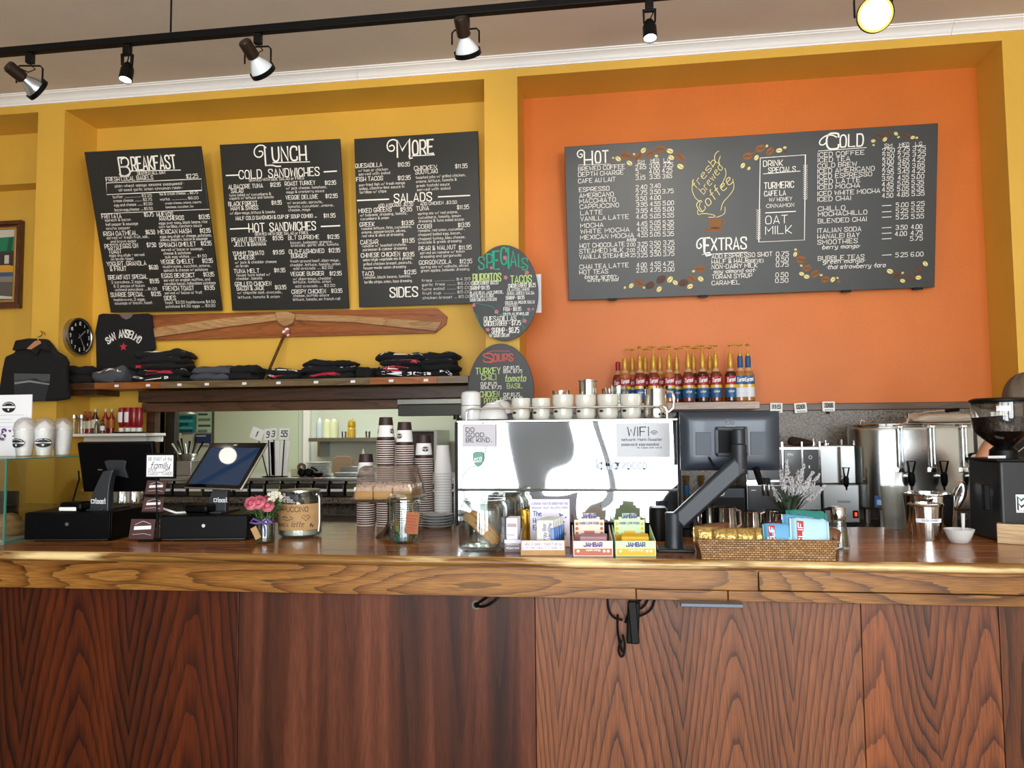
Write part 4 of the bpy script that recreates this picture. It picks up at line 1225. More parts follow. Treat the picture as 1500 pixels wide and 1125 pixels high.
# ------------------------------------------------------------------ kitchen hatch: prep rail, hood, things beyond
Yr = 5.25; zr = at(480, 700, Yr).z; rx0 = OX0-.02; rx1 = NL1-.02
t = thing('prep_rail', 'steel topping rail with labelled bins along the kitchen hatch', 'prep rail', (0, Yr, zr))
MB().box(rx0, rx1, 0, YB-Yr-.005, -.022, 0).box(rx0, rx1, YB-Yr-.005, .75, -.022, 0).build('steel_top', STEEL, t, bev=.003)
zl = at(480, 733, Yr).z
MB().box(rx0, rx1, -.03, .1, zl-zr-.02, zl-zr+.022).build('granite_ledge', GRAN, t, bev=.003)
MB().box(rx0, rx1, .12, .165, zl-zr, -.023).build('back_panel', mat('dark_gap', '#1d1a17', .6), t)
DKBIN = mat('dark_bin', '#2a2925', .25, coat=.4); GRBIN = mat('olive_bin', '#57573c', .25, coat=.4)
bx = rx0+.03; i = 0
while bx < rx1-.1:
    wv = .105
    b = MB().box(bx, bx+wv, .0, .11, zl-zr+.026, -.045).build('food_bin', GRBIN if i % 5 == 3 else DKBIN, t, bev=.006)
    MB().box(bx+.008, bx+wv-.008, -.006, .004, -.096, -.078).build('bin_label', PAPER, b)
    MB().box(bx+.004, bx+wv-.004, .02, .1, -.044, -.022).build('pan_end', STEEL, t, bev=.003)
    bx += wv+.014; i += 1
# steel hood beside the casing
hx0, hx1 = xh+.055, NL1-.005
t = thing('steel_hood', 'brushed steel hood box above the right end of the hatch', 'hood', (0, 5.32, 1.68))
MB().box(hx0, hx1, 0, YB-5.32-.002, .03, .07).build('lip', mat('dull_steel', '#8d8a82', .4, .9), t, bev=.004)
MB().box(hx0, hx1, .03, YB-5.32-.002, -.05, .03).build('louvre', mat('dark_steel', '#45443f', .45, .8), t, bev=.003)
def kp(px, py, Y): return at(px, py, Y)
def card(name, label, cat, x0, y0, x1, y1, Y, cols, lines=0, group=None, head=None):
    a, b = at(x0, y1, Y), at(x1, y0, Y); t = thing(name, label, cat, (a.x, Y, a.z), 0, group); w, h = b.x-a.x, b.z-a.z
    MB().box(0, w, -.003, 0, 0, h).build('sheet', mat(cols[0][0], cols[0][1], .6), t)
    m = MB(); M_ = [mat(*c) if len(c) > 2 else mat(c[0], c[1], .6) for c in cols]
    for i in range(lines):
        z = h*(.86-.78*i/max(1, lines-1)) if lines > 1 else h*.5
        m.box(w*.1, w*(.9 if i % 3 else .7), -.0045, -.003, z-h*.06, z+h*(.06 if i % 2 else .03), min(1+i % 2, len(cols)-1))
    if lines: m.build('printing', M_, t, smooth=False)
    return t
card('wall_poster', 'teal poster of fish pictures on the kitchen wall', 'poster', 255, 602, 286, 634, KY-.02, [('teal_poster', '#1a8a93'), ('teal_light', '#4fb8bd'), ('teal_dark', '#0f4a5a')], 6)
card('wall_poster', 'pale green notice with dark bands on the kitchen wall', 'poster', 288, 602, 311, 634, KY-.02, [('mint_poster', '#a9c8ab'), ('notice_ink', '#3a4348'), ('notice_grey', '#6f7a7a')], 4)
card('wall_poster', 'navy blue notice below the pale green one', 'poster', 285, 636, 309, 652, KY-.02, [('navy_poster', '#2b3560'), ('pale_blue', '#c9d2dc')], 2)
card('wall_poster', 'cream paper sheet pinned left of the teal poster', 'poster', 250, 622, 266, 648, KY-.02, [('cream_sheet', '#d9d6bd')])
for x0, x1, lab in ((313, 437, 'wide pale green whiteboard panel on the kitchen wall'),):
    a, b = at(x0, 690, KY-.03), at(x1, 598, KY-.03); t = thing('whiteboard', lab, 'whiteboard', (a.x, KY-.03, a.z-.1))
    MB().box(0, b.x-a.x, 0, .025, 0, b.z-a.z+.3).build('panel', mat('pale_green_panel', '#c3cdb6', .35), t)
    MB().box(-.02, 0, -.005, .025, 0, b.z-a.z+.3).build('edge', mat('dull_steel', '#8d8a82', .4, .9), t)
a = at(444, 690, KY-.06); o = MB().box(-.005, .06, 0, .055, -.3, .9).build('kitchen_door_post', WPL, loc=(a.x, KY-.06, a.z), bev=.003); tag(o, 'white upright post between whiteboard and steel shelf', 'post')
a, b = at(452, 647, 7.15), at(572, 640, 7.15)
t = thing('kitchen_shelf', 'steel kitchen shelf with bottles seen through the hatch', 'shelf', (a.x, 7.15, a.z))
KS = b.z-.004
MB().box(0, b.x-a.x, 0, KY-7.152, 0, .03).build('plate', STEEL, t, bev=.003); MB().box(0, b.x-a.x, -.004, 0, -.0, KS-a.z).build('lip', mat('dull_steel', '#8d8a82', .4, .9), t)
MB().box(.05, .08, .1, KY-7.152, -.15, 0).build('bracket', STEEL, t); MB().box(b.x-a.x-.08, b.x-a.x-.05, .1, KY-7.152, -.15, 0).build('bracket', STEEL, t)
KS = a.z+.031
def kb(px, Y, name, label, prof, mats_, ms): 
    p = at(px, 640, Y); p.z = KS; return bottle(name, label, 'bottle', p, prof, mats_, ms, 'bottles on the kitchen shelf')
kb(468, 7.25, 'spray_can', 'white spray can at left of the kitchen shelf', [(0, 0), (.03, .001), (.033, .01), (.033, .12), (.03, .15), (.022, .17), (.012, .175), (.012, .2), (0, .2)], {'body': mat('white_blue_can', '#b9c4cc', .35), 'nozzle': WPL}, ['body']*5+['nozzle']*3)
JUG = mat('pale_jug', '#cdd0a8', .4, coat=.2)
for px, s in ((479, 'left'), (489, 'right')):
    kb(px, 7.27, 'oil_jug', 'pale cream plastic jug, %s of two on the kitchen shelf' % s, [(0, 0), (.042, .001), (.045, .02), (.045, .13), (.038, .165), (.02, .18), (.02, .19), (0, .19)], {'body': JUG, 'cap': WPL}, ['body']*5+['cap']*2)
kb(515, 7.25, 'oil_bottle', 'yellow oil bottle on the kitchen shelf', [(0, 0), (.036, .001), (.04, .02), (.04, .09), (.034, .1), (.04, .12), (.036, .16), (.014, .18), (.014, .195), (0, .195)], {'body': mat('yellow_oil', '#b8922c', .3, coat=.4), 'cap': JUG}, ['body']*7+['cap']*2)
for px, s in ((504, 'left'), (539, 'right')):
    kb(px, 7.22, 'steel_cup', 'small steel cup, %s of two on the kitchen shelf' % s, [(0, 0), (.024, .001), (.026, .065), (.024, .065), (.022, .01), (0, .01)], {'body': STEEL}, ['body']*5)
a, b = at(602, 700, 6.9), at(636, 632, 6.9)
t = thing('dark_oven', 'dark appliance with steel edge behind the cup stacks', 'oven', (a.x, 6.9, .9)); MB().box(0, b.x-a.x, 0, .5, 0, b.z-.9).build('body', mat('oven_dark', '#33322e', .4, .5), t, bev=.006)
MB().box(b.x-a.x, b.x-a.x+.03, -.01, .5, 0, b.z-.9+.012).box(0, b.x-a.x, -.01, .5, b.z-.9, b.z-.9+.012).build('steel_edge', STEEL, t)
MB().box(0, b.x-a.x, -.12, .5, -.9, -.001).build('base', STEEL, t)
# steel post with utensils at the hatch's left end
a, b = at(237, 697, 5.62), at(257, 590, 5.62)
t = thing('steel_post', 'dark steel upright inside the left end of the hatch', 'post', (a.x, 5.62, zr)); MB().box(0, b.x-a.x, 0, .06, .001, OZ1-zr+.05).build('column', mat('dark_steel', '#45443f', .45, .8), t, bev=.004); MB().box(.0, .012, -.005, 0, .001, OZ1-zr+.05).build('rail', STEEL, t)
p = at(270, 600, 5.9); t = thing('heat_lamp', 'grey heat lamp shade hanging inside the kitchen hatch', 'lamp', (p.x, 5.9, 1.69))
MB().lathe([(.015, .1), (.02, .06), (.05, .03), (.1, -.012), (.095, -.012), (.045, .02)], 28).build('shade', mat('dull_steel', '#8d8a82', .4, .9), t); MB().tube([(0, 0, .09), (0, 0, 1.0)], .008).build('stem', STEEL, t)
p = at(268, 700, 5.55); o = MB().box(-.09, .09, -.09, .09, 0, .115).build('steel_box', STEEL, loc=(p.x, 5.6, zr+.001), bev=.004); tag(o, 'plain steel box under the utensil tub', 'box')
ut = thing('utensil_tub', 'round steel tub full of black handled utensils', 'tub', (p.x, 5.6, zr+.117)); MB().lathe([(0, 0), (.06, .001), (.085, .05), (.088, .05), (.083, .045), (.058, .005), (0, .005)], 28).build('bowl', STEEL, ut)
for i in range(8):
    a_ = -1.1+i*.3; x = p.x-.045+i*.013; lab = 'black handled utensil leaning in the steel tub'
    tp = V((math.sin(a_)*.09, .01*(i % 3), .115+.02*(i % 3)))
    o = MB().tube([V((0, 0, 0)), tp*.6, tp], [.004, .006, .009]).build('kitchen_utensil', BLK if i % 3 else STEEL, loc=(x, 5.6+.02*(i % 2), zr+.13)); tag(o, lab if i % 3 else 'steel handled utensil leaning in the steel tub', 'utensil', 'utensils in the steel tub' if i % 3 else 'steel utensils in the tub')
p = at(240, 662, 5.42); t = thing('scissors', 'black handled scissors hanging on the hatch casing', 'scissors', (OX0-.012, 5.385, p.z))
for s in (-1, 1):
    MB().tube([(s*.018+.016*cos(i*pi/6), 0, .02*sin(i*pi/6)) for i in range(12)], .005, 6, closed=True).build('handle', BLK, t)
MB().prism([(-.008, -.02), (.008, -.02), (.002, -.1), (-.002, -.1)], .003).build('blades', STEEL, t)
# table number stands
def numstand(px, py, txt, lean, bx_, lab, wcard=.075, body=True):
    Y = 5.36; tp = at(px, py, Y); bs = at(bx_, 699, Y); bs.z = zr+.001
    t = thing('table_number_stand', lab, 'table number', bs, 0, 'table numbers at the hatch'); d = tp-bs
    MB().tube([V((0, .0, 0)), d], .0045).build('rod', BLKM, t)
    MB().box(-.035, .035, -.02, .03, 0, .006).build('foot', BLKM, t)
    M_ = T(d.x, d.y-.006, d.z) @ RY(lean); m = MB(); m.box(-wcard/2, wcard/2, -.004, 0, -.04, .045, 0, M_); c_ = m.build('number_card', WPL, t, bev=.003)
    n = MB(); write(n, txt, 0, -.018, .042, None, .007, lambda u, v: (M_ @ V((u, -.005, v)))[:], 0, .12, 0, 'c', .9); n.build('number', INK, c_, smooth=False)
    if body: MB().prism([(-.03, .01), (.03, .01), (d.x+.035, d.z-.05), (d.x-.035, d.z-.05)], .006, M=T(0, .012, 0)).build('backing', WPL, t, bev=.002)
numstand(377, 636, '1', 20, 392, 'table number stand tilted left with number 1', .095, False)
numstand(393, 637, '9', 0, 395, 'table number stand with number 9', .055)
numstand(401, 636, '3', 3, 402, 'table number stand with a narrow turned card', .05)
numstand(417, 636, '55', 2, 413, 'table number stand with number 55', .075)
# small things on the steel ledge
def ledge(px, Y): p = at(px, 700, Y); p.z = zr+.001; return p
p = ledge(437, 5.37); t = thing('tape_dispenser', 'beige tape dispenser at the hatch beside number 55', 'tape dispenser', p); MB().prism([(-.06, 0), (.05, 0), (.06, .03), (.05, .05), (.0, .06), (-.06, .055)], .05).build('body', mat('beige_plastic', '#b9b48f', .5), t, bev=.006); MB().lathe([(.012, 0), (.03, 0), (.03, .02), (.012, .02)], 24, 0, T(.02, -.001, .07) @ RX(-90)).build('roll', mat('brown_tape', '#6b563a', .4), t)
for px, s in ((445, 'left'), (455, 'right')):
    p = ledge(px, 5.31); o = MB().lathe([(0, 0), (.02, 0), (.03, .012), (.032, .035), (.024, .055), (0, .06)], 24, 0, T(0, 0, .032) @ RX(80)).build('black_bowl', BLK, loc=p); tag(o, 'small round black bowl on edge, %s of two at the hatch' % s, 'bowl', 'black bowls at the hatch')
p = ledge(466, 5.32); t = thing('serving_ladle', 'black ladle with red rest at the hatch', 'ladle', p); MB().ball((0, 0, .022), .035, 0, 16, (1, 1, .55)).build('cup', BLK, t); MB().tube([(.01, 0, .03), (-.03, .01, .062), (-.06, .02, .07)], .008).build('handle', BLK, t); MB().lathe([(0, 0), (.05, 0), (.055, .006), (0, .004)], 20).build('rest', mat('red_dish', '#7a2a26', .4), t)
for i in range(9):
    p = ledge(463, 5.42); o = MB().lathe([(0, 0), (.07, 0), (.095, .008), (.095, .0105), (.068, .003), (0, .003)], 32).build('white_plate', PORC, loc=(p.x, p.y+.05, p.z+i*.0115)); tag(o, 'white plate in the stack of plates at the hatch', 'plate', 'plates stacked at the hatch')
p = ledge(502, 5.5); o = MB().prism([(-.075, 0), (.075, 0), (.075, .12), (.05, .145), (-.05, .145), (-.075, .12)], .02).build('cutting_board', mat('tan_board', '#a88c6a', .6), loc=p, bev=.006); tag(o, 'tan rounded cutting board standing behind the steel pan lid', 'cutting board')
p = ledge(507, 5.36); t = thing('pan_cover', 'steel pan with hinged cover at the hatch', 'pan', p); MB().box(-.085, .085, 0, .12, 0, .03).build('pan', STEEL, t, bev=.004); MB().prism([(-.075, .031), (.075, .031), (.07, .07), (-.07, .07)], .01, M=T(0, .09, 0)).build('cover', STEEL, t, bev=.003)
p = ledge(532, 5.4); bottle('squeeze_bottle', 'cream squeeze bottle with pointed nozzle at the hatch', 'bottle', p, [(0, 0), (.026, .001), (.027, .13), (.024, .15), (.016, .155), (.012, .165), (.003, .2), (0, .2)], {'body': JUG, 'nozzle': WPL}, ['body']*3+['nozzle']*4)
# steel pitchers on the back counter behind the left register
for px, s in ((160, 'left'), (178, 'middle'), (196, 'right')):
    p = at(px, 760, 4.95); p.z = BT+.001; o = MB().lathe([(0, 0), (.055, .002), (.06, .02), (.058, .22), (.05, .24), (.052, .25), (.048, .25), (.046, .235), (.054, .21), (.054, .02), (0, .015)], 32).build('steel_canister', CHROME, loc=p); tag(o, 'tall steel canister, %s of three behind the left register' % s, 'canister', 'steel canisters behind the left register')
# ------------------------------------------------------------------ helpers for things on the counter
def ctr(px, py, dy=0, z=CT):
    p = on(px, py, z); p.z = z+.0006; p.y += dy; return p
def cyl(r, a0=0, z0=0, taper=0):
    """wrap flat lettering round a can facing the room"""
    return lambda u, v: ((r+taper*v+.0006)*sin(u/r+a0), -(r+taper*v+.0006)*cos(u/r+a0), v+z0)
def patch(m, fn, pts, mi=0):
    """filled convex outline laid on a curved wrap"""
    cx = sum(p[0] for p in pts)/len(pts); cy = sum(p[1] for p in pts)/len(pts); n = len(pts)
    vs = [fn(cx, cy)]; fs = []
    for t in (.33, .66, 1): vs += [fn(cx+(x-cx)*t, cy+(y-cy)*t) for x, y in pts]
    fs += [(0, 1+i, 1+(i+1) % n) for i in range(n)]
    for q in (0, 1): fs += [(1+q*n+i, 1+(q+1)*n+i, 1+(q+1)*n+(i+1) % n, 1+q*n+(i+1) % n) for i in range(n)]
    m.add(vs, fs, mi)
def ell(cx, cy, a, b, n=20): return [(cx+a*cos(2*pi*i/n), cy+b*sin(2*pi*i/n)) for i in range(n)]
GREENEDGE = mat('green_glass_edge', '#3d7a66', .15, coat=.5)

# glass display case, left end
p = on(6, 797, CT); GX, GY = p.x, p.y; GZ = at(8, 672, GY).z; gh = GZ-CT; gd = .72
t = thing('glass_display_case', 'clear glass display case with green edges at the left end of the counter', 'display case', (GX, GY, CT))
for nm, b in (('side_pane', (-.006, 0, .006, gd, .003, gh-.006)), ('front_pane', (-1.2, 0, 0, .006, .003, gh-.006)), ('top_pane', (-1.2, 0, 0, gd, gh-.006, gh))):
    MB().box(*b).build(nm, GLASS, t)
m = MB(); m.box(-.0065, .0005, -.0006, .0058, .003, gh); m.build('edge_strip', GREENEDGE, t)
MB().box(-.004, .001, .006, gd, gh-.0065, gh-.0002).build('edge_strip', GREENEDGE, t); MB().box(-1.2, 0, -.001, .0, gh-.0065, gh).build('edge_strip', GREENEDGE, t)
MB().box(-.0062, .0006, .006, gd, 0, .006).build('edge_strip', GREENEDGE, t)
MB().box(-1.2, -.02, .02, gd-.02, .0005, .012).build('white_base', WPL, t, bev=.003)
a = at(-60, 719, GY+.3); b = at(27, 719, GY+.3)
tag(MB().box(-.5, 0, 0, .006, 0, (a.z-CT)-.014).build('black_divider', BLK, loc=(b.x, GY+.3, CT+.0135)), 'black upright divider inside the glass display case', 'divider')
PAST = mat('baked_crust', '#b98a58', .8, bump=.6, bscale=60, var=.25, vscale=25)
for i, (px, py, rr) in enumerate(((20, 782, .05), (3, 783, .05), (14, 775, .05), (22, 768, .045), (5, 768, .05), (14, 759, .045), (2, 760, .04))):
    q = at(px, py, GY+.17); m = MB(); sd = i*2.2
    m.sheet(lambda u, v: V((rr*cos(pi*(v-.5))*cos(2*pi*u), rr*.9*cos(pi*(v-.5))*sin(2*pi*u), .5*rr*sin(pi*(v-.5))))*(1+.2*noise.noise(V((cos(2*pi*u)*2+sd, sin(2*pi*u)*2, v*4)))), 18, 9)
    o = m.build('pastry', PAST, loc=(min(q.x, GX-.055), q.y, max(q.z, CT+.03))); tag(o, 'golden brown pastry in the heap inside the glass case', 'pastry', 'pastries in the display case')
# iced drink cups with dome lids
FOAM = mat('whipped_cream', '#eceae6', .6, bump=.4, bscale=30); CUPC = glass('cup_plastic', '#ffffff', 1.0, .12); LOGOB = mat('logo_black', '#1a1614', .5)
def logo(m, fn, cx, cy, a, b, white=1):
    patch(m, fn, ell(cx, cy, a, b), 0)
    f2 = lambda u, v: (V(fn(u, v))*1.0+V((0, -.0012, 0)))[:]
    patch(m, f2, [(cx-a*.95, cy-b*.16), (cx+a*.95, cy-b*.16), (cx+a*.95, cy+b*.2), (cx-a*.95, cy+b*.2)], white)
    ribbon(m, [(cx-a*.7, cy+b*.42), (cx-a*.3, cy+b*.75), (cx+a*.3, cy+b*.75), (cx+a*.7, cy+b*.42)], b*.09, f2, white)
    patch(m, f2, [(cx-a*.18, cy-b*.3), (cx+a*.18, cy-b*.3), (cx, cy-b*.75)], white)
for i, (px, py, ang, lab) in enumerate(((28, 668.5, -.05, 'domed plastic cup of whipped cream nearest the purple flowers, full logo'), (57, 668, .5, 'domed plastic cup of whipped cream, middle one, logo turned right'), (84, 667, 9, 'domed plastic cup of whipped cream, rightmost on the glass, no logo'))):
    q = on(px, py, GZ); t = thing('iced_drink_cup', lab, 'drink cup', (q.x, q.y+.03, GZ+.0005), 0, 'drink cups on the display case')
    MB().lathe([(0, .003), (.031, .003), (.044, .118), (.046, .122), (.03, .14), (.012, .155), (0, .165)], 28).build('cream', FOAM, t)
    m = MB(); m.lathe([(0, 0), (.0325, .0), (.0465, .12), (.0475, .123)], 32); m.build('plastic_cup', CUPC, t)
    m = MB(); m.lathe([(.0485, .12), (.0485, .128), (.047, .133), (.043, .152), (.03, .17), (.012, .178), (.01, .178)], 32); m.build('dome_lid', CUPC, t)
    if ang < 5:
        m = MB(); logo(m, cyl(.04, ang*1.2, 0, .12), 0, .06, .031, .021); m.build('logo', [LOGOB, PAPER], t)
# menu sheet in a clear stand
a = at(-40, 664, GY+.42); b = at(47, 578, GY+.42); q = V((b.x, GY+.42, GZ+.0005))
t = thing('menu_stand', 'upright white menu sheet with black oval emblem on the display case', 'sign', q); w, h = .25, b.z-GZ
MB().box(-w, 0, 0, .004, 0, h).build('sheet', PAPER, t); MB().box(-w, 0, 0, .09, 0, .003).build('foot', GLASS, t)
m = MB(); fn = lambda u, v: (u, -.001, v); cxl = at(13, 594, GY+.42).x-b.x
logo(m, fn, cxl, h-.058, .036, .026)
for i, z in enumerate((.095, .115, .13, .15, .165)): ribbon(m, [(cxl-.08, h-z), (cxl+(.08 if i % 2 == 0 else .02), h-z)], .0012, fn, 2)
m.build('printing', [LOGOB, PAPER, mat('grey_line', '#8d8f98', .6)], t, smooth=False)
q = on(10, 668, GZ); t = thing('lilac_posy', 'bunch of purple lilac in a tiny glass bottle on the display case', 'flowers', (q.x-.006, q.y+.02, GZ+.0005))
MB().lathe([(0, 0), (.018, .001), (.019, .035), (.012, .05), (.013, .062)], 20).build('bottle', glass('greenish_glass', '#dfe8d0'), t)
rs = random.Random(5); m = MB(); pm = MB()
for i in range(150):
    a = rs.uniform(0, 2*pi); r_ = .062*math.sqrt(rs.random()); z = .075+.05*rs.random()+.02*(1-r_/.06)
    m.ball((r_*cos(a)-.02, r_*sin(a)*.7, z), rs.uniform(.004, .007), i % 2, 6)
m.build('blossom', [mat('lilac', '#7a4a8c', .7), mat('lilac_dark', '#5a2f6a', .7)], t)
m = MB()
for i in range(5): m.tube([(0, 0, .01), (-.02+.012*i, .004*i, .08)], .0016, 5)
m.build('stems', mat('stem_green', '#4d6a34', .6), t)

# ------------------------------------------------------------------ registers
BLKG = mat('satin_black', '#020203', .42, spec=.12); STANDG = mat('stand_grey', '#26292c', .45)
def drawer(x0, x1, top, lab):
    a, b = on(*x0, CT), on(*x1, CT); h = at(x0[0], top, a.y).z-CT; w = b.x-a.x; d = .4
    t = thing('cash_drawer', lab, 'cash drawer', (a.x, (a.y+b.y)/2, CT+.0006), math.degrees(math.atan2(b.y-a.y, w)))
    MB().box(0, w, .012, d, .006, h).build('case', BLKG, t, bev=.003); MB().box(.002, w-.002, 0, .012, .01, h-.003).build('drawer_front', BLKG, t, bev=.002)
    for x in (.04, w-.04): MB().box(x-.012, x+.012, .03, .06, 0, .006).build('foot', BLK, t)
    MB().box(.01, w-.01, -.0005, .012, .006, .0095).build('sill', mat('dark_steel', '#45443f', .45, .8), t)
    MB().lathe([(0, 0), (.008, 0), (.007, .003), (0, .003)], 16, 0, T(w*.5, 0, h*.6) @ RX(90)).build('lock', STEEL, t)
    return t, V((a.x, (a.y+b.y)/2, CT+h)), w
t, D1, w1 = drawer((29, 795), (157, 794.5), 752, 'black cash drawer under the turned away register screen')
t, D2, w2 = drawer((227, 795), (359, 793.5), 757, 'black cash drawer under the register screen facing the room')
def brand(m, fn, x, z, h, mi=0):
    write(m, 'toast', x+h*1.05, z, h*1.2, None, h*.17, fn, mi, 0, 0, 'l', .9)
    ribbon(m, [(x, z+h*.1), (x, z+h*.9), (x+h*.75, z+h*.9), (x+h*.75, z+h*.1), (x, z+h*.1)], h*.17, fn, mi)
# left register: back of the screen
Ym = D1.y+.17; c = at(172, 685, Ym)
t = thing('register_screen', 'black register screen seen from behind on a curved stand', 'monitor', (at(150, 752, Ym).x, Ym, D1.z+.0006))
A = T(c.x-t.location.x, 0, c.z-D1.z) @ RZ(3) @ RX(14)
k = mpp(c); hw, hh = 58*k, 37.5*k
m = MB(); m.box(-hw, hw, 0, .028, -hh, hh, 0, A); m.build('screen_housing', BLKG, t, bev=.006, seg=3)
m = MB(); m.box(-hw*.98, hw*.98, .028, .030, -hh*.96, hh*.96, 0, A); m.build('screen', mat('screen_glass', '#0c1420', .08), t)
m = MB(); m.prism([(-.05, .03), (-.035, .035), (.035, .035), (.05, .03), (.04, 0), (.05, -.045), (.03, -.04), (-.03, -.03), (-.04, -.01)], .012, 0, A @ T(0, -.012, 0)); m.build('mount_plate', STANDG, t, bev=.003)
m = MB(); m.box(-.09, -.07, -.001, 0, -.012, -.007, 0, A); m.build('badge', STEEL, t)
def curve(pts, n=10):
    return [(pts[0][0]*(1-s)**2+2*pts[1][0]*s*(1-s)+pts[2][0]*s*s, pts[0][1]*(1-s)**2+2*pts[1][1]*s*(1-s)+pts[2][1]*s*s) for s in [i/n for i in range(n+1)]]
def pq(pts): return [((at(x, y, Ym-.06)-t.location).x, (at(x, y, Ym-.06)-t.location).z) for x, y in pts]
m = MB(); m.prism(pq([(154, 690), (169, 688)])+pq(curve([(169, 688), (160, 712), (162, 751)]))+pq(curve([(131, 751), (136, 722), (154, 690)])), .035, M=T(0, -.075, 0)); m.build('neck', STANDG, t, bev=.004, ang=50)
MB().box(-.06, .065, -.09, .1, 0, .008).build('stand_base', STANDG, t, bev=.003)
m = MB(); q = pq([(137.5, 737)])[0]; brand(m, lambda u, v: (u, -.0765, v), q[0], q[1], 6*k); m.build('lettering', PAPER, t, smooth=False)
tag(MB().tube([at(115, 690, Ym), at(116, 702, Ym-.02), at(110, 722, Ym-.05), at(105, 740, D1.y+.08)], .0035).build('screen_cable', BLK), 'black cable hanging from the left register screen', 'cable')
def reader(px, py, Y, lab, band):
    p = at(px, py, Y); t = thing('card_reader', lab, 'card reader', (p.x, Y, p.z+.0006))
    k = mpp(p)
    MB().box(-18*k, 18*k, -.04, .04, .003, .04).build('body', BLKG, t, bev=.012, seg=3)
    if band: MB().box(-17*k, 10*k, -.0435, -.036, .004, .02).build('white_band', WPL, t, bev=.003)
    MB().box(-15*k, 15*k, -.035, .035, 0, .003).build('foot', BLK, t); return t
p = at(112, 752, D1.y+.06); reader(112, 752, D1.y+.08, 'small black and white card reader on the left cash drawer', True).location.z = D1.z+.0006
# right register: screen towards the room
Ym = D2.y+.16; base = V((at(318, 752, Ym).x, Ym, D2.z+.0006))
t = thing('register_screen', 'black register screen tilted to the room, dark blue display', 'monitor', base)
c = at(330, 681, Ym-.02); k = mpp(c); hw, hh = 60*k, 41*k
A = T(c.x-base.x, -.02, c.z-base.z) @ RZ(-21) @ RX(-37)
m = MB(); m.box(-hw, hw, 0, .012, -hh, hh, 0, A); m.build('screen_housing', mat('silver_bezel', '#b8b6ae', .35, .8), t, bev=.008, seg=3)
m = MB(); m.box(-hw*.985, hw*.985, -.0015, .004, -hh*.975, hh*.975, 0, A); m.build('bezel', mat('gloss_black', '#030304', .06), t, bev=.005)
m = MB(); m.box(-hw*.88, hw*.88, -.0022, 0, -hh*.84, hh*.74, 0, A); m.build('screen', mat('screen_blue', '#1b2d45', .02, emit=.25), t)
m = MB(); brand(m, lambda u, v: (A @ V((u, -.0024, v)))[:], -hw*.12, hh*.84, .006); m.build('screen_lettering', PAPER, t, smooth=False)
m = MB(); m.prism([((at(x, y, Ym-.02)-base).x, (at(x, y, Ym-.02)-base).z) for x, y in [(314, 714), (337, 714)]+curve([(337, 714), (331, 730), (333, 753)])+curve([(301, 753), (305, 735), (314, 714)])], .03, M=T(0, -.03, 0)); m.build('neck', STANDG, t, bev=.004, ang=50)
MB().box(-.07, .055, -.07, .1, 0, .008).build('stand_base', STANDG, t, bev=.003)
m = MB(); q = at(310, 736, Ym-.05)-base; brand(m, lambda u, v: (u, -.0315, v), q.x, q.z, 5.5*k); m.build('lettering', PAPER, t, smooth=False)
r_ = reader(297, 752, D2.y+.1, 'small black card reader on the right cash drawer', False); r_.location.z = D2.z+.0006; r_.location.x = at(294, 752, D2.y+.1).x
tag(MB().tube([at(222, 750, D2.y+.05), at(235, 746, D2.y+.07)+V((0, 0, .006)), V((at(258, 748, D2.y+.08).x, D2.y+.08, D2.z+.005)), V((at(282, 750, D2.y+.12).x, D2.y+.12, D2.z+.005))], .0045).build('white_cable', WPL), 'white cable lying on the right cash drawer', 'cable')

# gift card rack between the drawers
Yg = 2.97; base = on(222, 790, CT); base.y = Yg; base.x = at(224, 780, Yg).x; base.z = CT+.0006
t = thing('gift_card_rack', 'black tiered gift card rack between the two cash drawers', 'card rack', base)
MB().box(-.045, .035, -.03, .06, 0, .006).build('foot', BLKM, t)
MB().tube([(0, .03, .003), (0, .03, at(224, 705, Yg).z-base.z)], .005).build('post', BLKM, t)
for px, py in ((226, 724), (223, 749.5)):
    q = at(px, py, Yg)-base; MB().box(q.x-.045, q.x+.048, -.012, .03, q.z-.004, q.z).build('tray', BLKM, t)
BRC = mat('brown_card', '#4a2f2e', .5)
def giftcard(px, py, w_, h_, lab, tilt=-18):
    q = at(px, py, Yg-.004); t = thing('gift_card', lab, 'gift card', q+V((0, 0, .0006)), 0, 'gift cards on the rack'); A = RX(tilt)
    MB().box(-w_/2, w_/2, 0, .004, 0, h_, 0, A).build('card', BRC, t)
    m = MB(); fn = lambda u, v: (A @ V((u, -.001, v)))[:]
    patch(m, fn, [(-w_*.33, h_*.45), (w_*.36, h_*.5), (w_*.36, h_*.68), (-w_*.33, h_*.63)]); ribbon(m, [(-w_*.3, h_*.72), (0, h_*.9), (w_*.32, h_*.76)], .0014, fn); ribbon(m, [(-w_*.35, h_*.22), (w_*.1, h_*.28), (w_*.4, h_*.2)], .001, fn)
    m.build('printing', PAPER, t, smooth=False)
giftcard(226, 724, .088, .058, 'brown gift cards on the upper tier of the rack')
giftcard(222, 749.5, .09, .058, 'brown gift cards on the middle tier of the rack')
giftcard(206, 790, .11, .082, 'larger brown gift card leaning at the foot of the rack', -12)
q = at(234, 701, Yg-.02); t = thing('family_sign', 'small black framed sign reading family above the gift cards', 'sign', q); k = mpp(q)
MB().box(-24*k, 24*k, 0, .012, 0, 37*k).build('frame', BLK, t, bev=.002)
MB().box(-21*k, 21*k, -.001, 0, 3*k, 34*k).build('sheet', PAPER, t)
MB().tube([(-.02, .006, 0), (-.02, .02, base.z-q.z+.08)], .003).build('clip_stem', BLK, t)
m = MB(); fn = flat(-.0015); write(m, 'BE PART of the', -18*k, 26*k, 5*k, 37*k, .5*k, fn); write(m, 'family', -15*k, 15*k, 9*k, 30*k, 1.0*k, fn, 0, .3)
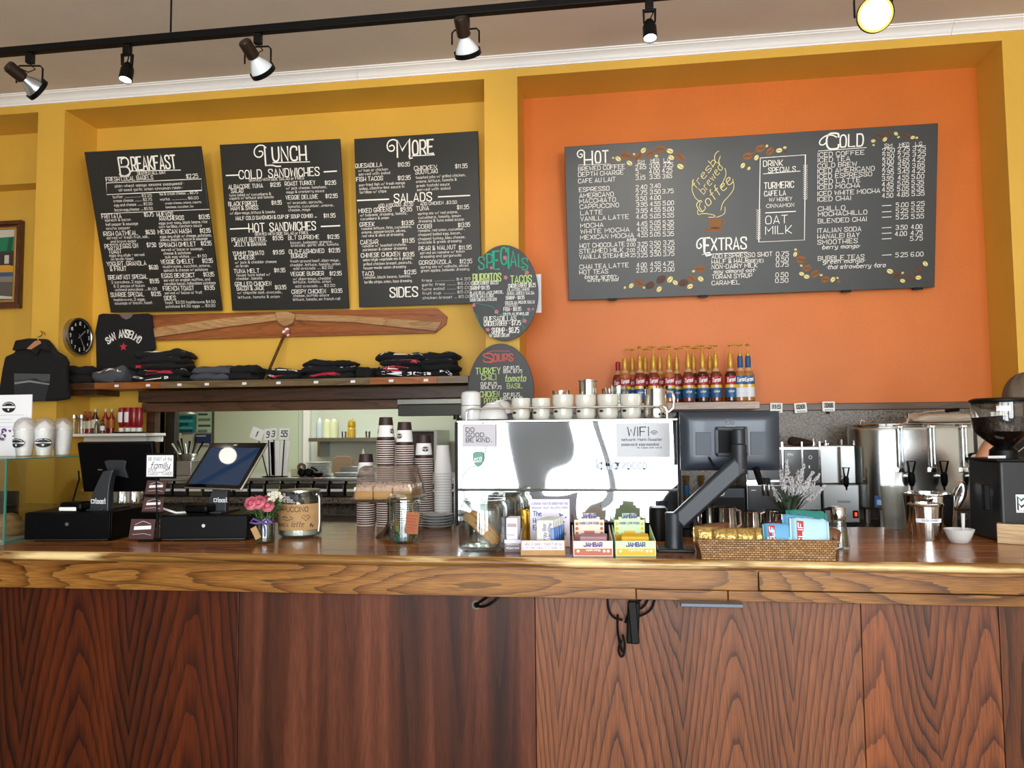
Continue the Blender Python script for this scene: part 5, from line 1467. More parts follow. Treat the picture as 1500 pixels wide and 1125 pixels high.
write(m, 'DRINK', -18*k, 10.5*k, 4*k, 13*k, .4*k, fn); write(m, 'GIFT', 6*k, 10.5*k, 4*k, 11*k, .4*k, fn); write(m, 'CARDS', -18*k, 5*k, 4.6*k, 15*k, .5*k, fn); write(m, 'and', -2*k, 8*k, 3*k, 6*k, .4*k, fn); write(m, 'CARDS', 5*k, 5*k, 4.6*k, 15*k, .5*k, fn)
m.build('lettering', INK, t, smooth=False)

# vase of pink roses
q = ctr(383, 797, .034); t = thing('rose_vase', 'glass jar of pink roses tied with purple ribbon and kraft tag', 'flowers', q)
MB().lathe([(0, .004), (.028, .004), (.034, .012), (.035, .07), (.03, .085), (.031, .1), (.033, .1), (.033, .09), (.0375, .072), (.036, .008), (.03, 0), (0, 0)], 32).build('jar', GLASS, t)
MB().lathe([(0, .006), (.033, .01), (.034, .065), (0, .065)], 24).build('water', glass('vase_water', '#b9c3a6', .6, .25, '#6d7a58'), t)
rs = random.Random(9)
LEAF = mat('leaf_green', '#3f6a35', .6, var=.2, vscale=60); ROSE = mat('rose_pink', '#e58a9a', .6); ROSED = mat('rose_deep', '#c8566e', .6)
heads = [((-.045, -.03, .158), .026), ((-.012, -.035, .162), .026), ((.028, -.04, .15), .024), ((.0, .03, .17), .02)]
m = MB()
for (h_, r_) in heads: m.tube([(h_[0]*.15, h_[1]*.15, .015), (h_[0]*.5, h_[1]*.5, .09), tuple(V(h_)*1.0)], .0022, 6)
for i in range(14): a = rs.uniform(0, 6.28); m.tube([(0, 0, .03), (.02*cos(a), .02*sin(a), .1), (.055*cos(a)+.012, .045*sin(a), .15+.045*rs.random())], .0011, 5)
m.build('stems', mat('stem_green', '#4d6a34', .6), t)
m = MB()
for i in range(60):
    a = rs.uniform(0, 6.28); r_ = rs.uniform(.015, .06); z = .09+.07*rs.random(); L_ = rs.uniform(.02, .035); A = T(r_*cos(a), r_*sin(a), z) @ RZ(math.degrees(a)) @ RY(rs.uniform(-70, 10)) @ RX(rs.uniform(-30, 30))
    m.add([(0, 0, 0), (L_*.4, L_*.28, .002), (L_, 0, -.003), (L_*.4, -L_*.28, .002)], [(0, 1, 2, 3)], 0, A)
m.build('foliage', LEAF, t)
for hh_, r_ in heads:
    m = MB(); m.ball((0, 0, 0), r_*.55, 1, 12)
    for ring_, (n_, rr, op) in enumerate(((4, .62, .2), (5, .82, .45), (6, 1.0, .75))):
        for i in range(n_):
            a = 2*pi*i/n_+ring_*.5
            def fn(u, v, a=a, rr=rr, op=op):
                th = a+(u-.5)*1.7; ph = -1.2+v*(1.9-op*.3); R_ = r_*rr*(1+.18*v*op)
                return (R_*cos(ph)*cos(th), R_*cos(ph)*sin(th), R_*sin(ph)*.9+.002*sin(u*9))
            m.sheet(fn, 5, 5, 0 if ring_ else 1)
    m.build('rose', [ROSE, ROSED], t, loc=hh_, ang=60, rot=(rad(58), 0, rad(hh_[0]*300)))
m = MB()
for i in range(26):
    a = rs.uniform(-1.2, 1.8); r_ = rs.uniform(.02, .065); c_ = (r_*cos(a)+.01, r_*sin(a)*.7, .165+.035*rs.random())
    for j in range(5): b = j*1.257; m.ball((c_[0]+.005*cos(b), c_[1]-.002, c_[2]+.005*sin(b)), .0038, 0, 6, (1, .5, .8))
m.build('small_white_flowers', mat('cream_flower', '#e6e6cf', .7), t)
RIB = mat('purple_ribbon', '#5e4690', .4)
m = MB(); m.lathe([(.0335, .078), (.0335, .09)], 28)
for s in (-1, 1): m.tube([(0, -.036, .085), (s*.03, -.045, .1), (s*.045, -.04, .085), (s*.02, -.04, .08), (0, -.037, .085)], [.003, .005, .005, .004, .003], 6)
m.tube([(.005, -.037, .083), (.02, -.045, .06), (.018, -.042, .03)], .0035, 6); m.build('ribbon', RIB, t)
MB().box(-.002, .024, 0, .001, -.05, .0, 0, T(-.045, -.036, .06) @ RY(-28)).build('kraft_tag', KRAFT, t)

# tip jar
q = ctr(426, 790, .093); k = mpp(q); t = thing('tip_jar', 'large glass tip jar with kraft label and wire handle', 'jar', q); r, h = 31*k, at(426, 717, q.y).z-CT
MB().lathe([(0, .006), (r-.012, .006), (r-.004, .015), (r-.004, h*.84), (r*.86, h*.93), (r*.86, h)], 48).lathe([(0, 0), (r-.012, 0), (r, .012), (r, h*.85), (r*.9, h*.94), (r*.9, h)], 48).build('glass_jar', GLASS, t)
MB().lathe([(r*.9, h*.97), (r*.93, h*.97), (r*.93, h), (r*.3, h+.004), (0, h+.002)], 40).build('lid', STEEL, t)
MB().lathe([(0, .012), (r-.008, .012), (r-.008, h*.16), (r*.6, h*.2), (0, h*.18)], 32).build('loose_change', mat('pale_fill', '#c9c4b8', .6, var=.2, vscale=60), t)
m = MB(); m.lathe([(r+.0005, h*.17), (r+.0005, h*.72)], 48, 0, None, a0=-172, a1=-8); m.build('label', KRAFT, t)
m = MB(); fn = cyl(r+.0008); write(m, 'CAPPUCCINO', -.092, h*.565, .02, .16, .0026, fn); write(m, 'THANKS A', -.085, h*.255, .013, .072, .002, fn); write(m, 'latte', .0, h*.255, .021, .05, .0022, fn, 0, .3)
ribbon(m, [(-.04, h*.46), (-.037, h*.4), (-.02, h*.385), (-.002, h*.4), (0, h*.46), (-.04, h*.46)], .002, fn); ribbon(m, [(-.05, h*.37), (.012, h*.37)], .002, fn); ribbon(m, [(0, h*.45), (.01, h*.44), (0, h*.4)], .0018, fn)
ribbon(m, [(.06, h*.37), (.042, h*.45), (.05, h*.49), (.06, h*.465), (.07, h*.49), (.078, h*.45), (.06, h*.37)], .0018, fn)
for a in (.055, .066): ribbon(m, [(a, h*.44), (a, h*.446)], .0025, fn)
ribbon(m, [(.08, h*.26), (.083, h*.3)], .006, fn); ribbon(m, [(.088, h*.24), (.092, h*.27)], .005, fn)
m.build('lettering', INK, t, smooth=False)
m = MB(); fn = cyl(r+.001); patch(m, fn, [(-.022, h*.77), (.028, h*.77), (.028, h*.93), (-.022, h*.93)], 0)
f2 = cyl(r+.002); write(m, 'DO', -.04, h*.885, .012, None, .0019, f2, 1); write(m, 'GOOD.', -.04, h*.82, .012, .035, .0019, f2, 1); write(m, 'BE KIND.', -.04, h*.755, .012, .05, .0019, f2, 1)
m.build('sticker', [mat('black_sticker', '#2c3034', .5), PAPER], t, smooth=False)
m = MB(); m.tube([(r*.93, -.012, h*.9), (r*1.02, -.018, h*.82), (r*1.04, -.02, h*.3), (r*1.0, -.022, h*.12)], .0035); m.build('wire_handle', WPL, t); MB().ball((r*.9, -.02, h*.9), .009, 0, 12).build('handle_pivot', STEEL, t)

# cake stand
Yk = 3.17; c = at(572, 729, Yk); k = mpp(c); b = at(565, 784, Yk); pz = c.z-CT
t = thing('cake_stand', 'footed cake stand with clear cover over crumb cake squares', 'cake stand', (c.x, Yk, CT+.0006))
MB().lathe([(0, 0), (.062, 0), (.06, .006), (.03, .03), (.014, .06), (.012, pz-.03), (.03, pz-.014), (0, pz-.013)], 36).build('pedestal', mat('bronze_steel', '#6b5a4c', .25, .9), t)
hw = 44*k
MB().box(-hw*1.04, hw*1.04, -hw*1.0, hw*1.0, pz-.012, pz).build('plate', mat('smoky_plate', '#3d302a', .2, coat=.4), t, bev=.006, seg=3)
def frus(z, f, r_=.03, n=5):
    P = []
    for sx, sy, a in ((1, 1, 0), (-1, 1, 90), (-1, -1, 180), (1, -1, 270)):
        for i in range(n+1): P.append((sx*(hw*f-r_)+r_*cos(rad(a+90*i/n)), sy*(hw*f-r_)+r_*sin(rad(a+90*i/n)), z))
    return P
m = MB(); H = 46*k; rows = [(pz+.004, 1.1), (pz+.012, 1.0), (pz+H*.93, .86), (pz+H, .8)]; vs = sum([frus(z, f) for z, f in rows], []); n = len(vs)//4
m.add(vs, [(j*n+i, j*n+(i+1) % n, (j+1)*n+(i+1) % n, (j+1)*n+i) for j in range(3) for i in range(n)]+[tuple(range(3*n, 4*n))])
m.build('clear_cover', glass('smoky_cover', '#e6ddd6', 1.0, .10, '#cdbfb8'), t)
CAKE = mat('yellow_cake', '#e0b55e', .85, bump=.4, bscale=120); CRUMB = mat('pale_crumb', '#f0dccb', .9, bump=.6, bscale=150, var=.15, vscale=60)
names = ['left', 'middle', 'right']
for row, y in ((0, -.075), (1, .02)):
    for i, x in enumerate((-.083, 0, .083)):
        rs = random.Random(i*5+row); q = thing('crumb_cake', 'square of crumb cake, %s one of the %s row under the cover' % (names[i], 'front' if row == 0 else 'back'), 'cake', (c.x+x, Yk+y, CT+pz+.0012), rs.uniform(-4, 4), 'crumb cakes on the stand')
        MB().box(-.038, .038, -.036, .036, 0, .034).build('sponge', CAKE, q, bev=.004)
        m = MB(); m.box(-.038, .038, -.036, .036, .034, .05)
        for _ in range(34): m.ball((rs.uniform(-.034, .034), rs.uniform(-.034, .034), .05+rs.uniform(0, .006)), rs.uniform(.006, .01), 0, 6)
        m.build('crumb_topping', CRUMB, q)

# clip jar of tea sachets
q = ctr(586, 797.5, .06); k = mpp(q); t = thing('clip_top_jar', 'clear clip top jar of wrapped sweets with kraft tag', 'jar', q); r, h = 22*k, at(586, 727, q.y).z-CT
MB().lathe([(0, .005), (r-.008, .005), (r-.003, .014), (r-.003, h*.9), (r*.9, h*.95)], 40).lathe([(0, 0), (r-.01, 0), (r, .012), (r, h*.9), (r*.94, h*.95), (r*1.02, h*.97), (r*1.02, h), (r*.6, h+.012), (0, h+.014)], 40).build('glass_jar', GLASS, t)
for s in (-1, 1): MB().tube([(s*r*1.02, -.01, h*.98), (s*(r*1.1), -.014, h*.94), (s*(r*1.13), -.014, h*.84), (s*(r*1.02), -.01, h*.86), (s*r*1.0, -.008, h*.92)], .0025, 6).build('wire_clip', CHROME, t)
MB().lathe([(r*1.005, h*.915), (r*1.005, h*.925)], 40).build('wire_band', CHROME, t)
MB().box(-.026, .026, 0, .0015, -.085, .0, 0, T(.052, -.058, .125) @ RY(5)).build('kraft_tag', mat('rust_kraft', '#94643f', .8), t)
m = MB(); A = T(.052, -.059, .125) @ RY(5); fn = lambda u, v: (A @ V((u, -.001, v)))[:]
for i in range(6): ribbon(m, [(-.02, -.014-.012*i), (.018-.004*(i % 3), -.014-.012*i)], .005, fn)
m.build('tag_writing', mat('rust_ink', '#a8402c', .7), t, smooth=False); MB().tube([(.052, -.058, .122), (.045, -.05, .15), (r*.9, -.03, h*.92)], .0012, 5).build('string', KRAFT, t)
rs = random.Random(3); SW = [('sage green', mat('sweet_sage', '#8a9a6a', .35)), ('gold', mat('sweet_gold', '#b08a48', .3, .5)), ('grey blue', mat('sweet_blue', '#7f8fa6', .35)), ('teal', mat('sweet_teal', '#3f7a72', .35))]
for i in range(26):
    lay = i//8; a = i*2.4; rr = (r-.022)*(.9 if i % 3 else .35); cn, cm = SW[i % 4]
    m = MB(); m.add([(-.013, 0, -.009), (.013, 0, -.009), (.013, .007, 0), (-.013, .007, 0), (-.013, -.007, 0), (.013, -.007, 0), (.013, 0, .009), (-.013, 0, .009)], [(0, 1, 2, 3), (3, 2, 6, 7), (7, 6, 5, 4), (4, 5, 1, 0), (1, 5, 6, 2), (0, 3, 7, 4)])
    for s in (-1, 1): m.add([(s*.012, 0, 0), (s*.02, .005, .006), (s*.021, 0, -.006), (s*.02, -.006, .003)], [(0, 1, 2, 3)])
    o = m.build('wrapped_sweet', cm, loc=q+V((rr*cos(a), rr*sin(a), .017+lay*.019)), rot=(rs.uniform(0, 3), rs.uniform(0, 3), rs.uniform(0, 6))); tag(o, '%s wrapped sweet in the clip top jar' % cn, 'sweet', '%s sweets in the clip top jar' % cn)

# stacks of paper cups
BRN = mat('cup_brown', '#301a17', .55); CUPW = mat('cup_white', '#e9e6e4', .55); RIMC = mat('cup_rim', '#f0dfd6', .55)
def cup_mesh(name, mats_, rr, rb, h, ms_):
    m = MB(); zs_ = [0, .0035, .004, .02, .075*h/.115, h*.99, h]
    r_at = lambda z: rr-(rr-rb)*z/h
    m.lathe([(rr+.0018, 0), (rr+.0022, .0018), (rr+.001, .0035), (r_at(.004), .004), (r_at(.0075), .0075), (r_at(.021), .021), (r_at(.076), .076), (r_at(h), h-.001), (r_at(h)-.002, h), (r_at(h)-.003, h-.006), (0, h-.006)], 26, 0, None, ms_)
    return m.build(name, mats_)
proto = cup_mesh('paper_cup', [BRN, CUPW, RIMC], .0425, .031, .115, [2, 2, 2, 0, 0, 1, 0, 0, 0, 0])
proto['category'] = 'paper cup'; proto['label'] = 'x'
wproto = cup_mesh('foam_cup', [CUPW, CUPW, mat('cup_grey_line', '#c9c9c6', .6)], .0425, .03, .135, [2, 2, 1, 1, 1, 1, 1, 1, 1, 1])
wproto['category'] = 'foam cup'; wproto['label'] = 'x'
first = {}
def stack(src, px, ytop, Y, h, pitch, words, topw, zb=CT, logo_a=None):
    ztop = at(px, ytop, Y).z; x = at(px, 760, Y).x; n = max(2, int((ztop-zb-h)/pitch)+1); pitch = (ztop-zb-h-.001)/(n-1); rs = random.Random(px)
    for i in range(n):
        o = src if src.name not in first else src.copy()
        if src.name in first: COL.objects.link(o)
        else: first[src.name] = 1
        o.location = (x+rs.uniform(-.0008, .0008), Y+rs.uniform(-.0008, .0008), zb+.0006+i*pitch); o.rotation_euler = (0, 0, rs.uniform(0, 6))
        top = i == n-1
        tag(o, topw if top else 'cup nested in ' + words, src['category'], 'cups in ' + words)
        if top and logo_a is not None:
            o.rotation_euler = (0, 0, 0); m = MB()
            for a in logo_a: logo(m, cyl(.0425, a, .0, -.1), 0, .049, .019, .0125, 1)
            m.build('logo', [BRN, PAPER], o)
stack(proto, 536, 665, 3.585, .115, .0103, 'the shortest brown and white paper cup stack', 'top paper cup of the shortest stack, just left of the cake cover', logo_a=[.3])
stack(proto, 565, 611, 3.57, .115, .0103, 'the tallest brown and white paper cup stack', 'top paper cup of the tallest stack, logos at both sides', logo_a=[-1.25, 1.25])
stack(proto, 592.5, 618, 3.56, .115, .0103, 'the paper cup stack right of the tallest', 'top paper cup of the second tallest stack, logo at left', logo_a=[-.45])
stack(proto, 621, 637, 3.595, .115, .0103, 'the paper cup stack beside the white cups', 'top paper cup of the stack beside the white cups, logo at right', logo_a=[.45])
stack(wproto, 649, 652, 3.60, .135, .0125, 'the tall white foam cup stack', 'top foam cup of the tall white stack')
stack(wproto, 678, 670, 3.61, .135, .0125, 'the white foam cup stack half behind the coffee machine', 'top foam cup of the stack half behind the coffee machine')
for i in range(5):
    q = ctr(635, 776, .074); o = MB().lathe([(0, 0), (.045, 0), (.05, .003), (.073, .012), (.074, .0145), (.07, .0135), (.048, .005), (0, .004)], 36).build('small_plate', PORC, loc=(q.x, q.y, q.z+i*.0125)); tag(o, 'white plate in the low stack by the foam cups', 'plate', 'plates stacked by the foam cups')
# ------------------------------------------------------------------ cookie jars and snack boxes
def cookie_jar(px, py, wpx, ytop, dy, lab):
    q = ctr(px, py, 0); k = mpp(q); r = wpx/2*k; q.y += r+dy; h = at(px, ytop, q.y).z-CT
    if dy: q.x = at(px, py, q.y).x
    t = thing('cookie_jar', lab, 'jar', q)
    m = MB(); m.lathe([(0, 0), (r*.82, 0), (r*.97, .012), (r, .03), (r, h*.8), (r*.95, h*.9), (r*.86, h*.94), (r*.86, h*.965), (r*.92, h*.975), (r*.92, h), (r*.84, h), (r*.82, h*.95), (r*.93, h*.88), (r*.975, h*.79), (r*.975, .032), (r*.92, .016), (0, .012)], 48)
    m.build('glass_body', GLASS, t); return q, r, h
q, r, h = cookie_jar(701.5, 812, 74, 731, 0, 'big clear glass jar of biscotti at the front of the counter')
BISC = mat('biscotti', '#b4834f', .8, bump=.5, bscale=80, var=.2, vscale=30); FILM = glass('clear_film', '#f2f4f4', 1.3, .06)
for i, (x, y, a, yw, s) in enumerate(((-.002, -.045, -42, 6, 'long brown biscotti lying diagonally in front in the big jar'), (.012, -.02, -45, -10, 'long brown biscotti behind the front one in the big jar'))):
    o = q+V((x, y, .088)); t = thing('biscotti', lab := s, 'biscotti', o); A = RZ(yw) @ RY(-a)
    m = MB(); m.prism([(-.076, -.012), (-.069, -.017), (.069, -.017), (.078, -.008), (.076, .012), (.06, .017), (-.06, .016), (-.078, .008)], .03, 0, A @ T(0, -.015, 0)); m.build('biscuit', BISC, t, bev=.005)
    m = MB(); m.add([(-.03, -.0165, .004), (.0, -.0165, -.006), (.02, -.0165, .0), (-.01, -.0165, .012)], [(0, 1, 2, 3)], 0, A); m.build('label', INK, t)
for i in range(5):
    o = q+V((-.03+.022*i, .02+.01*(i % 2), .03)); t = tag(MB().sheet(lambda u, v: (.04*(u-.5)+.006*sin(v*5+i), .012*sin(u*6+v*3+i), .11*v), 6, 8).build('wrapped_cookie', FILM, loc=o, rot=(0, 0, i*.5)), 'crumpled clear film wrapper in the big front jar', 'wrapper', 'film wrappers in the front jar')
q2, r2, h2 = cookie_jar(735, 806, 70, 723, .17, 'second clear glass jar just behind the big biscotti jar')
o = MB().lathe([(0, 0), (.04, 0), (.042, .012), (0, .014)], 24, 0, RX(70)).build('dark_cookie', mat('dark_cookie', '#4a3a2a', .8, bump=.4), loc=q2+V((.03, -.02, .07))); tag(o, 'round dark cookie inside the second glass jar', 'cookie')

def display_box(name, lab, x0, y0, x1, y1, fh, d, backpx, cols, hdr_in=0, group='snack boxes on the counter edge'):
    """open counter display carton: front lip, sloping sides, tall header card at the back"""
    a, b = on(x0, y0, CT), on(x1, y1, CT); w = (b-a).length; k = mpp(a)
    t = thing(name, lab, 'snack box', V((a.x, a.y, CT+.0006)), math.degrees(math.atan2(b.y-a.y, b.x-a.x)), group)
    f, s, bk = cols; h = fh*k; H = at(x0, backpx, a.y+d).z-CT
    MB().box(0, w, 0, .002, 0, h).build('front_panel', f, t)
    for x in (0, w-.002): MB().add([(x, .002, 0), (x+.002, .002, 0), (x+.002, d, 0), (x, d, 0), (x, .002, h), (x+.002, .002, h), (x+.002, d, h*1.7), (x, d, h*1.7)], [(0, 3, 2, 1), (4, 5, 6, 7), (0, 1, 5, 4), (1, 2, 6, 5), (2, 3, 7, 6), (3, 0, 4, 7)]).build('side_panel', s, t)
    MB().box(.002, w-.002, .002, d, 0, .002).build('base', s, t)
    return t, w, h, H
def fl(y): return lambda u, v: (u, y, v)
WP = mat('lavender_white', '#dcd8e8', .6); PUR = mat('purple_ink', '#5a5590', .6); PLUM = mat('plum_grey', '#6a5f68', .6); PINKC = mat('pale_pink_card', '#e8d3cb', .6); COPP = mat('copper_card', '#b4664a', .6)
CREAMC = mat('cream_card', '#ded3bf', .6); MINT = mat('mint_card', '#bfe0ae', .6); SUN = mat('sunflower_card', '#e0ad1e', .6); ROSEC = mat('dusty_rose_card', '#a98088', .6); GOLD = mat('gold_foil', '#c79a3a', .3, .8, bump=.5, bscale=40)
BLUEF = mat('blue_foil', '#2f62a8', .3, coat=.4)
# little white carton with gold bars
t, w, h, H = display_box('snack_carton', 'small white and plum carton of slim packs beside the jars', 739, 809, 763, 809, 18, .1, 760, (PLUM, WP, WP))
m = MB(); write(m, 'ORGANIC', .006, h*.55, .007, w-.012, .0011, fl(-.0008)); write(m, 'VEGAN BAR', .006, h*.25, .007, w-.012, .0011, fl(-.0008)); m.build('lettering', PAPER, t, smooth=False)
MB().box(.0, w, -.001, .0, h*.72, h).build('pale_band', WP, t)
o0 = t.location
for i in range(3):
    o = o0+V((.005+.001*i, .012+.024*i, .0035)); q = thing('snack_pack', '%s upright slim white pack in the plum carton' % ['front', 'middle', 'back'][i], 'snack pack', o, 0, 'slim packs in the plum carton'); MB().box(0, .042, 0, .02, 0, .118).build('pack', WP, q, bev=.002); MB().box(.004, .038, -.0008, 0, .085, .098).box(.004, .03, -.0008, 0, .055, .058).build('stripe', mat('taupe_print', '#a89a9a', .6), q)
for i in range(4):
    o = on(762, 800, CT)+V((-.01+.012*i, .14+.02*i, .0006)); q = MB().box(-.02, .02, 0, .014, 0, .125-.006*i).build('gold_bar', GOLD, loc=o, bev=.004, rot=(0, 0, -.1*i)); tag(q, 'gold wrapped bar standing behind the slim white packs', 'snack bar', 'gold bars behind the slim packs')
# healthy bar box
t, w, h, H = display_box('snack_box', 'kraft display box with lavender header card reading The Healthy', 763, 814, 828, 814, 22, .22, 731, (KRAFT, KRAFT, KRAFT))
o0 = t.location.copy()
MB().box(.004, w-.004, -.001, 0, h*.36, h*.97).build('label', PAPER, t)
m = MB(); L_ = 'Luba Organic Vegan Energy'; write(m, L_, .008, h*.68, .011, w-.02, .0013, fl(-.0018), 1); write(m, 'GLUTEN FREE * FRESH * PLANT BASED * NUT', .006, h*.45, .006, w-.014, .0009, fl(-.0018), 0); m.build('lettering', [PUR, mat('red_blue_ink', '#93456a', .6)], t, smooth=False)
hx = at(783, 740, o0.y+.2).x-o0.x; hx1 = at(841, 740, o0.y+.2).x-o0.x
MB().box(hx, hx1, .2, .204, .002, H).build('header_card', WP, t)
m = MB(); y = fl(.1988); kk = (hx1-hx)
write(m, 'A SNACK THAT IS GOOD FOR YOU', hx+.006, H-.02, .008, kk-.012, .0012, y); write(m, 'ORGANIC * RAW * GLUTEN FREE', hx+.006, H-.035, .006, kk-.012, .001, y)
write(m, 'The', hx+.012, H-.062, .017, .03, .003, y); write(m, 'Healthy', hx+.012, H-.088, .017, .06, .003, y); write(m, 'Energy Bar', hx+.012, H-.114, .017, .085, .003, y); write(m, 'FRESH MADE', hx+.085, H-.135, .009, .05, .0022, y)
for i in range(9): patch(m, y, ell(hx+kk*.78+.012*cos(i*2.4)*(i/5), H-.075+.02*sin(i*2.4), .004, .003, 8))
m.build('header_lettering', PUR, t, smooth=False)
for i in range(5):
    o = o0+V((.052+.006*i, .03+.026*i, .0035)); q = thing('wrapped_bar', '%s wrapped bar standing in the kraft healthy box' % ['front', 'second', 'third', 'fourth', 'back'][i], 'snack bar', o, 0, 'bars in the kraft box'); MB().box(0, .062, 0, .016, 0, .118).build('wrapper', mat('pale_grey_wrap', '#c9cbc6', .5), q, bev=.004); MB().box(.05, .066, -.001, .017, .01, .09).build('blue_end', BLUEF, q, bev=.003)
    m = MB(); A = T(.03, 0, .02) @ RY(-90); fn = lambda u, v: (A @ V((u, -.001, v)))[:]; write(m, 'The Healthy', 0, -.022, .011, .085, .0018, fn); write(m, 'Energy Bar', 0, -.004, .011, .085, .0018, fn); m.build('lettering', PUR, q, smooth=False)
def jam(lab, x0, x1, yb, front_c, low_c, hdr, mid, who, bar_c):
    t, w, h, H = display_box('jam_bar_box', lab, x0, yb, x1, yb, 22, .16, 752, (front_c, front_c, front_c)); o0 = t.location.copy()
    MB().box(.003, w-.003, -.001, 0, .003, h*.5).build('lower_band', low_c, t)
    m = MB(); write(m, 'JAMBAR', w*.27, h*.64, h*.26, w*.46, h*.075, fl(-.0018), 0); write(m, 'organic energy', w*.32, h*.36, h*.12, w*.36, h*.03, fl(-.0018), 1)
    for x in (.12, .78, .88): patch(m, fl(-.0016), ell(w*x, h*.34, h*.1, h*.1, 12), 1)
    m.build('lettering', [PUR, CREAMC], t, smooth=False)
    x0_, x1_ = w*.06, w*.86
    MB().prism([(x0_, .002), (x1_, .002), (x1_, H*.82), (x1_-.016, H*.82), (x1_-.016, H*.9), (x1_-.03, H*.9), (x1_-.03, H), (x0_+.03, H), (x0_+.03, H*.9), (x0_+.016, H*.9), (x0_+.016, H*.82), (x0_, H*.82)], .003, M=T(0, .155, 0)).build('header_card', hdr, t)
    MB().box(x0_, x1_, .152, .154, h*.5, H*.42).build('header_band', mid, t)
    m = MB(); write(m, 'JAMBAR', w*.27, H*.87, h*.28, w*.38, h*.075, fl(.1535), 0); write(m, 'MUSIC LOVE FOOD', w*.2, H*.70, h*.14, w*.52, h*.035, fl(.1535), 0)
    for i in range(6): patch(m, fl(.1532), ell(w*(.13 if i % 2 else .79), H*(.45+.13*(i//2)), .006, .006, 10), 1)
    patch(m, fl(.1515), [(w*.32, H*.4), (w*.6, H*.4), (w*.6, H*.52), (w*.32, H*.52)], 1)
    m.build('header_lettering', [PUR, low_c], t, smooth=False)
    for i in range(4):
        q = MB().box(0, w*.7, 0, .018, 0, h*1.12).build('jam_bar', bar_c, loc=o0+V((w*.14, .05+.024*i, .0035)), bev=.004); tag(q, 'wrapped bar lying in the %s jam bar box' % who, 'snack bar', 'bars in the %s box' % who)
jam('pink and copper jam bar display box, left of the yellow one', 840, 898, 815, PINKC, COPP, CREAMC, ROSEC, 'pink', ROSEC)
jam('mint and yellow jam bar display box beside the monitor arm', 902, 961, 815, MINT, SUN, MINT, SUN, 'yellow', SUN)

# ------------------------------------------------------------------ espresso machine
YE = 3.2; a, b = at(669, 614, YE), at(993, 614, YE); EX0, EX1 = a.x, b.x; EZ1 = (a.z+b.z)/2; EZM = at(830, 718, YE).z; EZ0 = at(830, 764, YE).z; ED = .5
t = thing('espresso_machine', 'large polished steel espresso machine seen from behind', 'espresso machine', (EX0, YE, CT)); EW = EX1-EX0
EM = t
z1, zm, z0 = EZ1-CT, EZM-CT, EZ0-CT
MIR = mat('mirror_steel', '#e3e5e8', .035, 1)
def bow(u, v): return .0022*sin(u*6.1+.6)+.0009*sin(u*14+v*3)+.0022*sin(v*2.6+u*3)
def panel(za, zb, ph): 
    m = MB(); m.sheet(lambda u, v: (EW*u, -.004+.9*bow(u, v*1.0+ph)*(.6+.4*sin(pi*u)), za+(zb-za)*v), 60, 16); return m
panel(zm+.006, z1-.012, 0).build('upper_panel', MIR, t, ang=80); panel(z0, zm-.004, 1.2).build('lower_panel', MIR, t, ang=80)
MB().box(0, EW, .02, ED, z0-.01, z1-.012).build('body', DKGR, t, bev=.004)
MB().box(-.004, EW+.004, -.012, .02, zm-.004, zm+.006).build('seam_trim', mat('dark_steel', '#45443f', .45, .8), t, bev=.002)
for s, x in ((-1, 0), (1, EW)):
    MB().prism([(-.01, z0-.02), (.34, z0-.02), (.42, z0+.12), (.44, z1), (.05, z1+.012), (-.014, z1-.01), (-.014, zm)], .012, M=T(x-.006 if s > 0 else x-.006, 0, 0) @ Mx(((0, 1, 0, 0), (1, 0, 0, 0), (0, 0, 1, 0), (0, 0, 0, 1)))).build('side_panel', BLKM, t, bev=.003)
MB().box(0, EW, -.012, ED, z1-.012, z1).build('cup_tray', STEEL, t, bev=.003)
for x in (.06, EW-.06):
    for y in (.06, ED-.08): MB().lathe([(0, 0), (.025, 0), (.022, .01), (.018, z0-.005), (0, z0-.005)], 20, 0, T(x, y, .0006)).build('foot', BLKM, t)
MB().box(.03, EW-.03, .06, ED-.05, z0-.05, z0-.012).build('drip_tray', BLKM, t, bev=.004)
rz = at(830, 597, YE+.03).z-CT
xr0, xr1 = at(683, 605, YE+.03).x-EX0, at(977, 605, YE+.03).x-EX0
MB().tube([(xr0, .03, z1), (xr0, .03, rz-.02), (xr0+.006, .03, rz-.006), (xr0+.02, .03, rz), (xr1-.02, .03, rz), (xr1-.006, .03, rz-.006), (xr1, .03, rz-.02), (xr1, .03, z1)], .0045, 10).build('cup_rail', CHROME, t)
for x in (xr0, xr1): MB().tube([(x, .03, z1+.006), (x, ED-.03, z1+.03)], .004).build('side_rail', CHROME, t)
m = MB(); q = at(874, 687, YE-.01); kk = mpp(q); write(m, 'la marzocco', q.x-EX0, q.z-CT, 14*kk, 72*kk, 2.6*kk, fl(-.0135)); m.build('lettering', mat('brushed_letters', '#7f868f', .4, .5), t, smooth=False)
for x in (-.012, EW+.004): MB().lathe([(0, 0), (.014, 0), (.012, .02), (0, .022)], 16, 0, T(x+.004, .03, z1+.004)).build('corner_cap', BLKM, t)
def taped(name, lab, x0, y0, x1, y1, sheetm, yo=-.016):
    a, b = at(x0, y1, YE+yo), at(x1, y0, YE+yo); t = thing(name, lab, 'sign', a); k = mpp(a); MB().box(0, b.x-a.x, 0, .002, 0, b.z-a.z).build('sheet', sheetm, t); return t, b.x-a.x, b.z-a.z, k
t, w, h, k = taped('kindness_sign', 'white sign reading DO GOOD BE KIND on the coffee machine', 677, 621, 726, 655, mat('shaded_white_paper', '#bdbac2', .7))  # white paper, its colour darkened for the shade it hangs in
m = MB(); fn = fl(-.001)
for i, (s, w_) in enumerate((('DO', 12), ('GOOD.', 29), ('BE KIND.', 37))): write(m, s, 6*k, (22.5-7.6*i)*k, 5.8*k, w_*k, .95*k, fn)
m.build('lettering', INK, t, smooth=False)
